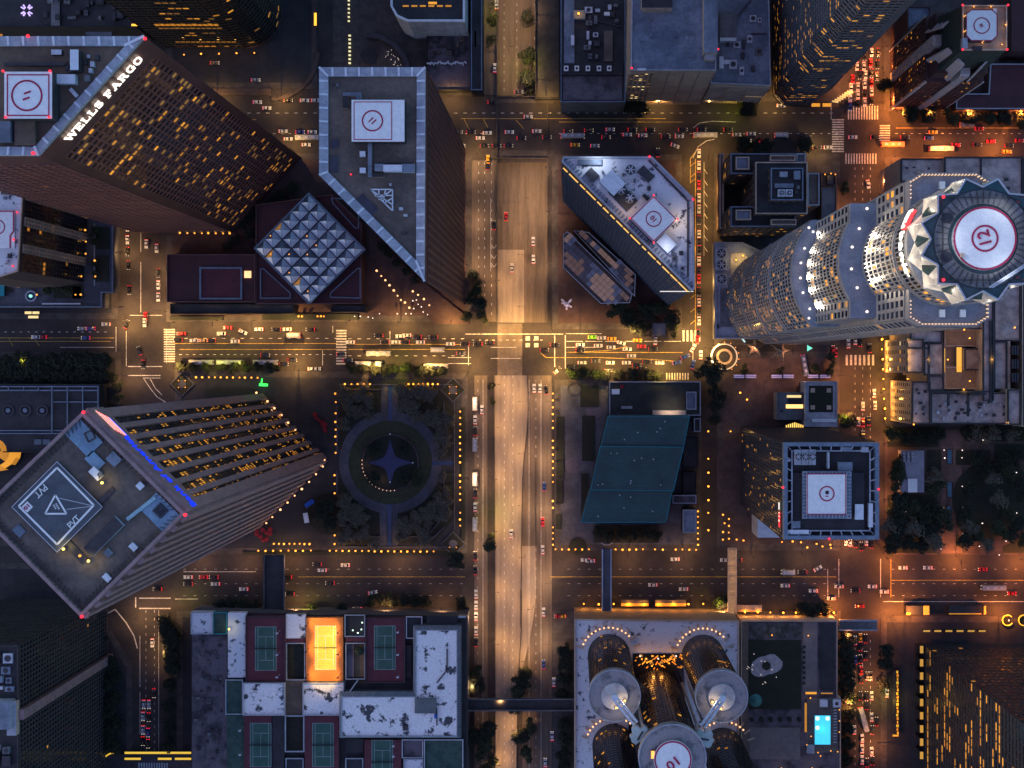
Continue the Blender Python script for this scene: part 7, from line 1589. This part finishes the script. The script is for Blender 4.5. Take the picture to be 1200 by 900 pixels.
pts=[(1104,527),(1104,536),(1125,527),(1125,536),(1131,515),(1149,515),(1149,556),(1188,553),(1104,569),(1125,569),(1103,594),(1125,594),(1135,598),(1188,600),(1059,599),(1077,599),(1101,624),(1126,624),(1148,612),(1170,616),(1176,633),(1145,639),(1168,649),(1100,642),(1126,642),(1198,587)]
lamps(LW,'small white path lamp in the park, counting from the upper left','park path lamps',pts,70,(1,.68,.5))
lamps(LP,'peach lamp from the left in the double row on the triangular plaza','lamps of the triangular plaza',[(443,318),(448,324),(453,329),(458,335),(463,341),(467,347),(471,352),(476,355),(481,361),(485,342),(491,346),(498,351),(504,358)],40,(1,.55,.2))
pts=[(446,368),(467,368),(477,368),(483,368),(486,362),(485,353),(491,357),(497,366),(502,369),(495,360),(489,352),(417,371),(424,371),(433,372),(438,373)]
lamps(LW,'small white lamp in the planted edge of the triangular plaza','edge lamps of the triangular plaza',pts,5,(1,.9,.8))
lamps(LA,'amber lamp from the left on the canopy strip between the towers','canopy strip lamps behind the maroon terrace',lspace((214,274),(272,274.5),8),60); lamps(LA,'amber lamp at the atrium entrance counting from the left','atrium entrance lamps',[(352,371),(356,371),(374,371),(378,371),(381,371)],60)
lamps(LA,'amber lamp from the top along the striped hotel terrace','striped hotel terrace lamps',[(112,246),(112,258),(112,273),(112,286),(112,300),(107,308),(107,326),(123,308),(123,326),(100,347),(107,347),(56,347)],18,z=9)
pts=[(846,602),(848,612),(846,622),(853,607),(853,615),(853,623),(853,630),(846,631),(862,631),(870,632)]
lamps(LA,'amber lamp on the steps left of the pale wedge canopy','step lamps by the wedge canopy',pts,40); pts=[(915,634),(927,633),(937,634),(944,640),(955,636),(962,639),(971,637),(972,641)]
lamps(LA,'amber lamp below the steel roofed tower, counting from the left','lamps below the steel roofed tower',pts,100)
lamps(LA,'added amber lamp from the left along the drum hotel street front','added lamps along the drum hotel front',lspace((684,706),(858,706),11),800,(1,.4,.05))  # fixtures added to carry the orange glow on the hotel front
lamps(LA,'added amber lamp from the left below the terrace building front','added lamps along the pool building front',lspace((872,716),(975,716),8),800,(1,.4,.05))  # added fixtures, there to light the pool building front
lamps(LA,'added amber lamp from the left along the drive below the round cornered tower','added drive lamps by the round cornered tower',lspace((218,66),(300,64),5),220,(1,.5,.12))  # fixtures added as source for the amber light on the drive
lamps(LA,'added amber lamp from the top along the side of the grand hotel','added grand hotel side lamps',lspace((1031,398),(1035,490),9),1700,(1,.5,.08))  # added posts that throw amber on the hotel's west wall
lamps(LA,'added amber lamp from the left at the foot of the blank beige slab','added beige slab foot lamps',lspace((746,121),(830,121),6),650,(1,.66,.28))  # row added to brighten the blank south wall
# street lamps on arms: warm sodium light over the roads
def street_proto():
    r = thing('street_lamp','x','street lamp',(0,0,0)); b = MB(); b.cyl((0,0),.13,0,9,metal_dk,6,r1=.08); p_ = b.build('post',r,local=True); b = MB(); b.beam((0,0,8.9),(2.2,0,9.3),.06,metal_dk); a_ = b.build('arm',r,local=True)
    b = MB(); b.box(1.9,-.18,9.2,2.8,.18,9.4,metal_dk); b.box(2.0,-.14,9.1,2.7,.14,9.2,lamp_warm); h_ = b.build('lamp_head',r,local=True); PROTO[r.name] = [p_,a_,h_]; return r
SL = street_proto(); SF = 6.3
def street(desc, group, items, col, e):
    for i,(px,py,rz) in enumerate(items):
        x,y = W(px,py); o = place(SL,(x,y,.1),R(rz)); o['label'] = f'{ordn(i)} {desc}'; o['group'] = group
        spot(x+2.3*math.cos(R(rz)), y+2.3*math.sin(R(rz)), 8.9, e*SF, col, 165, .25)
street('arm street lamp from the left on the upper cross street','upper street lamps',[(20,113,-90),(255,113,-90),(330,113,-90),(345,177,90),(440,113,-90),(530,113,-90),(560,182,90),(640,117,-90),(700,119,-90),(770,119,-90),(830,182,90),(900,119,-90),(955,180,90)],(1,.55,.15),1300)
street('arm street lamp from the left on the upper street east part','orange junction lamps',[(1036,120,0),(1050,131,-90),(1044,186,100),(1085,131,-90),(1100,183,90),(1130,131,-90),(1165,183,90),(1190,131,-90)],(1,.28,.05),4400)
street('arm street lamp from the left on the middle cross street','middle street lamps',[(150,376,-60),(205,378,-90),(210,432,90),(255,376,-90),(300,376,-90),(345,376,-90),(350,433,90),(410,376,-90),(440,432,90),(470,376,-90),(505,433,90),(530,376,-90),(550,434,60),(575,384,-90),(612,384,-90),(646,388,-90),(650,440,60),(680,388,-90),(715,437,90),(740,388,-90),(775,437,90),(800,385,-70),(828,408,180)],(1,.53,.14),3000)
street('tall arm lamp from the top along the concrete avenue','avenue lamps',[(614,300,180),(581,330,0),(614,360,180),(581,450,0),(614,470,180),(580,500,0),(614,530,180),(578,560,0),(614,590,180),(578,620,0),(615,650,180),(580,690,0),(625,710,180),(580,750,0),(618,770,180),(582,815,0),(608,850,180),(582,890,0)],(1,.51,.17),1000)
street('arm street lamp from the top along the right carriageway','right carriageway lamps',[(614,205,180),(614,235,0),(614,265,180),(596,-10,0),(622,20,180),(596,60,0),(622,95,180),(646,200,180),(646,250,180),(646,310,180),(646,470,180),(646,540,180),(646,600,180),(646,680,180),(646,750,180)],(1,.58,.28),1300)
street('arm street lamp from the top along the left carriageway','left carriageway lamps',[(549,200,0),(549,260,0),(549,310,0),(549,470,0),(549,560,0),(549,640,0),(549,720,0),(549,800,0)],(1,.58,.28),1100)
street('arm street lamp from the left on the lower cross street','lower street lamps',[(200,715,90),(235,652,-90),(290,652,-90),(350,714,90),(345,652,-90),(400,652,-90),(455,714,90),(470,652,-90),(520,714,90),(660,650,-90),(735,650,-90),(800,650,-90),(845,716,90),(880,650,-90),(940,650,-90)],(1,.48,.18),800)
street('arm street lamp from the left on the lower street east part','lower junction lamps',[(975,718,90),(1040,655,-60),(1043,722,110),(1060,722,90),(1120,652,-90),(1170,722,90),(1195,655,-90)],(1,.28,.05),3800)
street('arm street lamp from the top along the left road','left road lamps',[(146,200,0),(195,225,180),(146,245,0),(146,297,0),(195,320,180),(195,365,180),(146,360,0),(150,440,0),(162,720,0),(200,760,180)],(1,.54,.2),1500)
street('arm street lamp from the top along the narrow queue street','queue street lamps',[(802,200,0),(836,225,180),(836,262,180),(802,290,0),(836,330,180),(836,370,180)],(1,.52,.12),1300)
street('arm street lamp from the top along the right road','right road lamps',[(986,60,0),(1034,85,180),(986,100,0),(1034,60,180),(1036,215,180),(986,250,0),(1036,280,180),(986,440,0),(1032,460,180),(986,480,0),(1035,520,180),(1035,585,180),(986,640,0),(985,740,0),(1028,800,180),(985,820,0),(1028,870,180)],(1,.34,.1),1900)
street('arm street lamp from the left on the plaza road','plaza road lamps',[(880,405,-90),(925,408,-90),(895,447,90),(940,447,90)],(1,.42,.2),500)
street('yellow green arm lamp beside a verge tree','tree side lamps',[(573,19,0),(622,70,180),(621,82,180),(722,129,0),(862,135,180),(256,431,90),(285,431,90),(30,423,0),(992,486,180),(661,434,-30),(704,434,200),(778,438,180),(463,431,0),(476,430,180),(1000,818,180),(1028,817,0),(835,704,0),(214,702,0),(357,707,0),(575,600,0)],(.95,.8,.06),420)
# ================================================================== vehicles
def mats_car(nm, col): return mat('car_paint_'+nm, col, tuple(v*.9 for v in col), 1, rough=.3)
CC = {'white':(.55,.55,.56),'silver':(.4,.41,.43),'black':(.015,.015,.018),'grey':(.1,.1,.11),'blue':(.03,.07,.28),'red':(.4,.01,.015),'yellow':(.75,.38,.01),'green':(.2,.65,.03),'beige':(.4,.28,.15)}
def car_proto(cn):
    m = mats_car(cn, CC[cn]); r = thing('car', cn, 'car', (0,0,0)); parts = []
    b = MB(); oc = [(-2.25,-.75),(-2.0,-.9),(1.75,-.9),(2.25,-.65),(2.25,.65),(1.75,.9),(-2.0,.9),(-2.25,.75)]; b.prism(oc,.28,[.85,.88,.82,.72,.72,.82,.88,.85],m,bottom=True); b.prism([(-.95,-.66),(.35,-.66),(.35,.66),(-.95,.66)],1.4,1.46,m); parts.append(b.build('body', r, local=True))
    b = MB(); b.frustum([(-1.55,-.8),(1.0,-.8),(1.0,.8),(-1.55,.8)],.84,[(-1.0,-.68),(.4,-.68),(.4,.68),(-1.0,.68)],1.4,car_glass); parts.append(b.build('window', r, local=True))
    for sx in (-1.4,1.4):
        for sy in (-.8,.8): b = MB(); b.box(sx-.32,sy-.1,0,sx+.32,sy+.12,.62,tyre); parts.append(b.build('wheel', r, local=True))
    for sy in (-.6,.6): b = MB(); b.box(2.2,sy-.2,.5,2.32,sy+.2,.8,head_m); parts.append(b.build('headlight', r, local=True))
    for sy in (-.6,.6): b = MB(); b.box(-2.36,sy-.2,.6,-2.2,sy+.2,.86,tail_m); parts.append(b.build('tail_light', r, local=True))
    PROTO[r.name] = parts; return r
CP = {k: car_proto(k) for k in CC}
def bus_proto(nm, L_, roofm, lab):
    r = thing(nm, lab, 'bus' if nm != 'delivery_truck' else 'truck', (0,0,0)); parts = []; h2 = L_/2
    b = MB(); b.prism([(-h2,-1.25),(h2-.3,-1.25),(h2,-1),(h2,1),(h2-.3,1.25),(-h2,1.25)],.4,3.0,roofm,bottom=True); parts.append(b.build('body', r, local=True))
    b = MB()
    for s in (-1,1): b.box(-h2+.5,s*1.26-.02,1.3,h2-.6,s*1.26+.02,2.3,car_glass)
    b.box(h2-.02,-1,1.2,h2+.02,1,2.4,car_glass); parts.append(b.build('window', r, local=True))
    b = MB()
    for k in range(3): x_ = -h2+L_*(k+.7)/3.5; b.box(x_-.8,-.6,3.0,x_+.8,.6,3.25,metal_lt)
    parts.append(b.build('roof_unit', r, local=True))
    for x_ in (-h2*.6,h2*.6):
        for s in (-1,1): b = MB(); b.box(x_-.5,s*1.1-.15,0,x_+.5,s*1.1+.17,1,tyre); parts.append(b.build('wheel', r, local=True))
    for s in (-.9,.9):
        b = MB(); b.box(h2,s-.2,.7,h2+.1,s+.2,1,head_m); parts.append(b.build('headlight', r, local=True)); b = MB(); b.box(-h2-.12,s-.2,.8,-h2,s+.2,1.3,tail_m); parts.append(b.build('tail_light', r, local=True))
    PROTO[r.name] = parts; return r
BUS = bus_proto('bus',12.5,bus_white,''); OBUS = bus_proto('bus',12,mat('orange_bus_roof',(.7,.25,.1)),''); TRK = bus_proto('delivery_truck',7,bus_white,''); BBUS = bus_proto('bus',11,mat('navy_bus_roof',(.1,.13,.22)),'')
GB = bus_proto('bus',12.5,mat('grey_bus_roof',(.35,.4,.42)),'')
code = {'w':'white','k':'black','s':'silver','b':'blue','r':'red','y':'yellow','g':'green','d':'grey','e':'beige'}
def traffic(row, group, cars, rz, z=.02):
    cars = sorted(cars, key=lambda c: (c[1] if abs(math.sin(R(rz))) > .7 else c[0])); cnt = {}
    wv = 'from the top' if abs(math.sin(R(rz))) > .7 else 'from the left'; tot = {}
    for c in cars: tot[c[2]] = tot.get(c[2],0)+1
    for c in cars:
        k = c[2]; a = c[3] if len(c) > 3 else rz; j = cnt.get(k,0); cnt[k] = j+1
        zz = z
        if k in 'BOTNG' : pr, nm = {'B':(BUS,'long white bus'),'O':(OBUS,'orange roofed bus'),'T':(TRK,'white box truck'),'N':(BBUS,'navy roofed bus'),'G':(GB,'pale grey bus')}[k]
        else: pr, nm = CP[code[k]], f'{code[k]} car'
        o = place(pr, (*W(c[0],c[1]),zz), R(a)); o['label'] = f'{nm} {row}' if tot[k] == 1 else f'{ordn(j)} {nm} {wv} {row}'; o['group'] = group
traffic('in the upper street traffic left of the ribbed tower','upper street traffic, left',[(302,120,'w'),(313,127,'w'),(338,118,'k'),(357,118,'w'),(370,118,'w'),(332,154,'w'),(338,163,'w'),(352,155,'b'),(366,155,'w'),(361,162,'B'),(359,170,'w'),(252,74,'e'),(300,94,'s')],0)
traffic('on the upper street over the avenue bridge','upper street traffic over the bridge',[(577,120,'k'),(537,155,'d'),(552,155,'k'),(571,156,'w'),(597,155,'w'),(563,162,'w'),(611,162,'k'),(568,171,'k'),(582,171,'k'),(596,171,'k'),(540,171,'s'),(619,137,'s'),(629,154,'w'),(608,108,'d')],0,.06)
traffic('on the upper street above the wedge tower','upper street traffic above the wedge tower',[(666,154,'k'),(690,153,'k'),(715,152,'w'),(741,152,'k'),(762,152,'k'),(641,161,'k'),(671,160,'B'),(710,161,'k'),(735,158,'w'),(753,159,'w'),(780,160,'k'),(796,160,'w'),(822,152,'k'),(826,159,'B'),(800,152,'k'),(674,170,'y'),(697,171,'w'),(791,171,'w',-20),(771,179,'k',90),(765,60,'k') if False else (853,152,'k'),(863,158,'s'),(880,157,'w'),(875,165,'w'),(895,165,'r')],0)
traffic('on the upper street east of the crosswalk','upper street traffic, right',[(915,159,'T'),(945,161,'k'),(957,173,'k'),(970,173,'w'),(999,161,'w'),(1025,161,'k'),(1060,161,'k'),(1093,155,'y'),(1088,162,'b'),(1045,170,'O'),(1102,175,'B'),(1132,147,'T'),(1147,151,'r'),(1120,170,'r'),(1145,170,'k'),(1161,166,'r'),(1182,171,'k'),(1194,165,'r'),(1180,178,'y'),(915,124,'w')],0)
traffic('in the narrow queue street beside the wedge tower','queue street traffic',[(819,180,'w'),(819,194,'w'),(819,207,'k'),(819,217,'r'),(819,232,'w'),(819,245,'s'),(819,258,'k'),(819,275,'w'),(819,284,'k'),(819,293,'k'),(819,306,'w'),(819,317,'k'),(819,327,'r'),(819,342,'k'),(819,355,'w'),(819,364,'k'),(819,376,'w'),(818,391,'k'),(817,398,'r'),(812,408,'w',60),(803,418,'b',20),(812,427,'b',75),(821,416,'w',88),(793,425,'b',10)],-90)
traffic('in the dense queue north of the upper right junction','queue north of the upper right junction',[(996,125,'b'),(996,114,'w'),(997,103,'w'),(999,93,'r'),(1005,122,'k'),(1005,112,'w'),(1005,102,'s'),(1007,88,'k'),(1013,120,'w'),(1013,110,'k'),(1013,99,'w'),(1014,88,'w'),(1021,118,'k'),(1021,108,'w'),(1021,97,'r'),(1021,86,'k'),(1028,76,'k'),(1027,90,'k'),(1012,78,'s'),(1004,78,'w'),(1020,74,'r'),(971,76,'s',5),(1029,62,'k'),(1021,62,'w'),(1013,66,'k')],-90)
traffic('on the right road above the crown tower','right road traffic, upper',[(1017,216,'w')],-80)
traffic('on the middle street at the left edge','middle street traffic, far left',[(43,395,'w'),(50,395,'r'),(101,396,'b'),(97,385,'s'),(107,385,'b'),(125,380,'s')],180)
traffic('on the middle street below the maroon terrace','middle street traffic, left',[(213,391,'r'),(209,398,'k'),(228,399,'w'),(248,399,'k'),(276,400,'w'),(260,391,'w'),(267,384,'r'),(285,389,'w',-25),(239,399,'e'),(304,386,'w'),(324,386,'k'),(337,386,'w'),(364,386,'k'),(345,393,'T')],180)
traffic('on the middle street above the square garden','middle street traffic above the square garden',[(311,416,'k'),(343,422,'k'),(333,427,'k'),(371,432,'s'),(400,415,'k'),(408,422,'k'),(444,414,'B'),(513,410,'T'),(366,432,'w'),(540,414,'d')],0)
traffic('on the middle street below the triangular plaza','middle street traffic below the triangular plaza',[(411,401,'w'),(444,393,'k'),(469,394,'w'),(489,395,'k'),(508,395,'k'),(451,401,'k'),(464,401,'w'),(475,401,'k'),(493,401,'w'),(528,403,'w'),(545,403,'k'),(560,403,'k'),(574,401,'k'),(477,393,'s')],180)
traffic('parked along the south kerb of the middle street','parked buses on the south kerb',[(237,424.5,'B'),(278,424.5,'T'),(312,424.5,'B'),(263,424.5,'T'),(434,426.5,'B'),(511,429,'B'),(425,426,'T')],0)
traffic('on the middle street above the teal club','middle street traffic above the teal club',[(694,395,'g'),(705,396,'w'),(717,397,'y'),(728,402,'w',-15),(747,399,'y'),(680,404,'w'),(701,405,'w'),(716,407,'w'),(735,409,'w'),(752,406,'r'),(765,409,'k'),(650,404,'k'),(638,410,'k'),(680,411,'k'),(740,417,'s'),(682,425,'w'),(698,423,'d'),(715,425,'w'),(734,425,'w'),(746,428,'k'),(758,424,'k'),(773,425,'w'),(668,430,'k'),(653,434,'k',40),(768,399,'w',88),(752,432,'k'),(713,434,'k')],0)
traffic('on the avenue above the middle street','avenue traffic, upper',[(625,283,'w'),(625,304,'w'),(600,314,'s'),(521,253,'k'),(532,263,'k'),(579,264,'k'),(593,254,'r'),(572,187,'y'),(571,194,'k'),(580,80,'w'),(582,6,'w')],90,.02)
traffic('in the bus lane left of the concrete avenue','bus lane traffic',[(557,473,'T'),(557,492,'w'),(557,505,'k'),(557,521,'T'),(557,561,'T'),(557,578,'k'),(557,594,'w'),(557,614,'T'),(557,651,'k'),(557,668,'k'),(565,480,'w'),(558,696,'w'),(558,709,'w'),(558,722,'w'),(558,739,'w'),(558,752,'k')],90)
traffic('on the lower avenue','lower avenue traffic',[(640,457,'k',100),(626,455,'w'),(633,455,'w'),(638,570,'b'),(636,611,'r'),(636,644,'w'),(599,625,'w'),(637,717,'w'),(637,778,'b'),(639,893,'w'),(647,862,'w'),(649,799,'w')],90)
traffic('on the lower cross street right of the pale tower','lower street traffic, left',[(221,676,'w'),(239,676,'r'),(251,676,'k'),(221,684,'k'),(253,684,'w'),(286,690,'w'),(378,668,'w'),(337,676,'k'),(387,683,'k'),(340,696,'k'),(437,694,'w',10),(419,713,'w'),(405,662,'s'),(185,690,'k'),(372,661,'k')],180)
traffic('on the lower cross street above the drum hotel','lower street traffic, middle',[(765,685,'w'),(801,690,'w'),(735,706,'s'),(797,706,'k'),(686,656,'w'),(692,657,'w'),(791,655,'w'),(849,656,'w'),(920,686,'w'),(953,692,'w'),(655,722,'r'),(864,656,'k'),(658,722,'y')],180)
traffic('on the lower cross street at the right','lower street traffic, right',[(983,687,'s'),(1002,692,'k'),(974,701,'s'),(1022,687,'w'),(1036,693,'w'),(1163,688,'B'),(1185,695,'r'),(1058,665,'w'),(1087,665,'w'),(1151,667,'r'),(1007,710,'r'),(923,670,'T'),(940,670,'k'),(958,666,'w',30)],180)
traffic('in the queue on the lower right road','lower right queue',[(1002,750,'w'),(1008,747,'y'),(1008,757,'k'),(1014,748,'k'),(1002,773,'b'),(1008,772,'k'),(1014,768,'k'),(1009,785,'r'),(1009,795,'k'),(1016,792,'k'),(1020,792,'k'),(998,797,'w'),(1008,815,'k'),(1015,815,'k'),(1021,815,'w'),(1039,812,'w'),(1011,842,'G',-75),(1021,840,'w'),(1027,845,'k'),(1001,855,'w'),(1010,865,'w'),(1010,877,'w'),(1010,890,'w'),(1021,880,'w'),(1022,891,'k'),(1016,893,'k'),(1022,855,'k'),(1015,826,'k')],90)
traffic('on the left road above the crossroads','left road traffic, upper',[(150,266,'w'),(150,281,'w'),(150,295,'k'),(151,311,'k'),(152,340,'k'),(171,260,'w'),(172,286,'w'),(184,291,'w'),(184,265,'d'),(186,320,'k'),(186,334,'w'),(186,348,'w'),(170,378,'w'),(171,371,'r'),(149,380,'k',70),(164,411,'k',110),(168,427,'k')],-90)
traffic('on the left road at the bottom','left road traffic, lower',[(179,753,'w'),(181,812,'k'),(169,825,'w'),(175,825,'w'),(168,839,'w'),(175,840,'k'),(168,855,'w'),(174,858,'b'),(168,868,'k'),(174,871,'k')],-90)
traffic('below the steel roofed tower and on its east road','traffic by the steel roofed tower',[(991,634,'w'),(996,635,'w'),(1002,636,'k'),(1009,640,'k'),(1015,634,'w'),(1021,637,'k'),(1011,476,'w'),(1006,494,'s'),(1011,495,'r'),(1018,493,'k'),(1011,510,'k'),(1024,461,'s'),(1025,475,'w'),(994,403,'w'),(1002,399,'w'),(1008,401,'k'),(1019,408,'k'),(979,413,'r'),(976,410,'r')],90)
traffic('on the plaza drive between the tents and kiosks','plaza drive traffic',[(942,428,'N',-80)],0)
# remove unused prototypes
for nm in [n_ for n_ in PROTO if n_ not in USED]:
    o = bpy.data.objects.get(nm)
    if o:
        for c in PROTO[nm]: bpy.data.objects.remove(c)
        bpy.data.objects.remove(o)
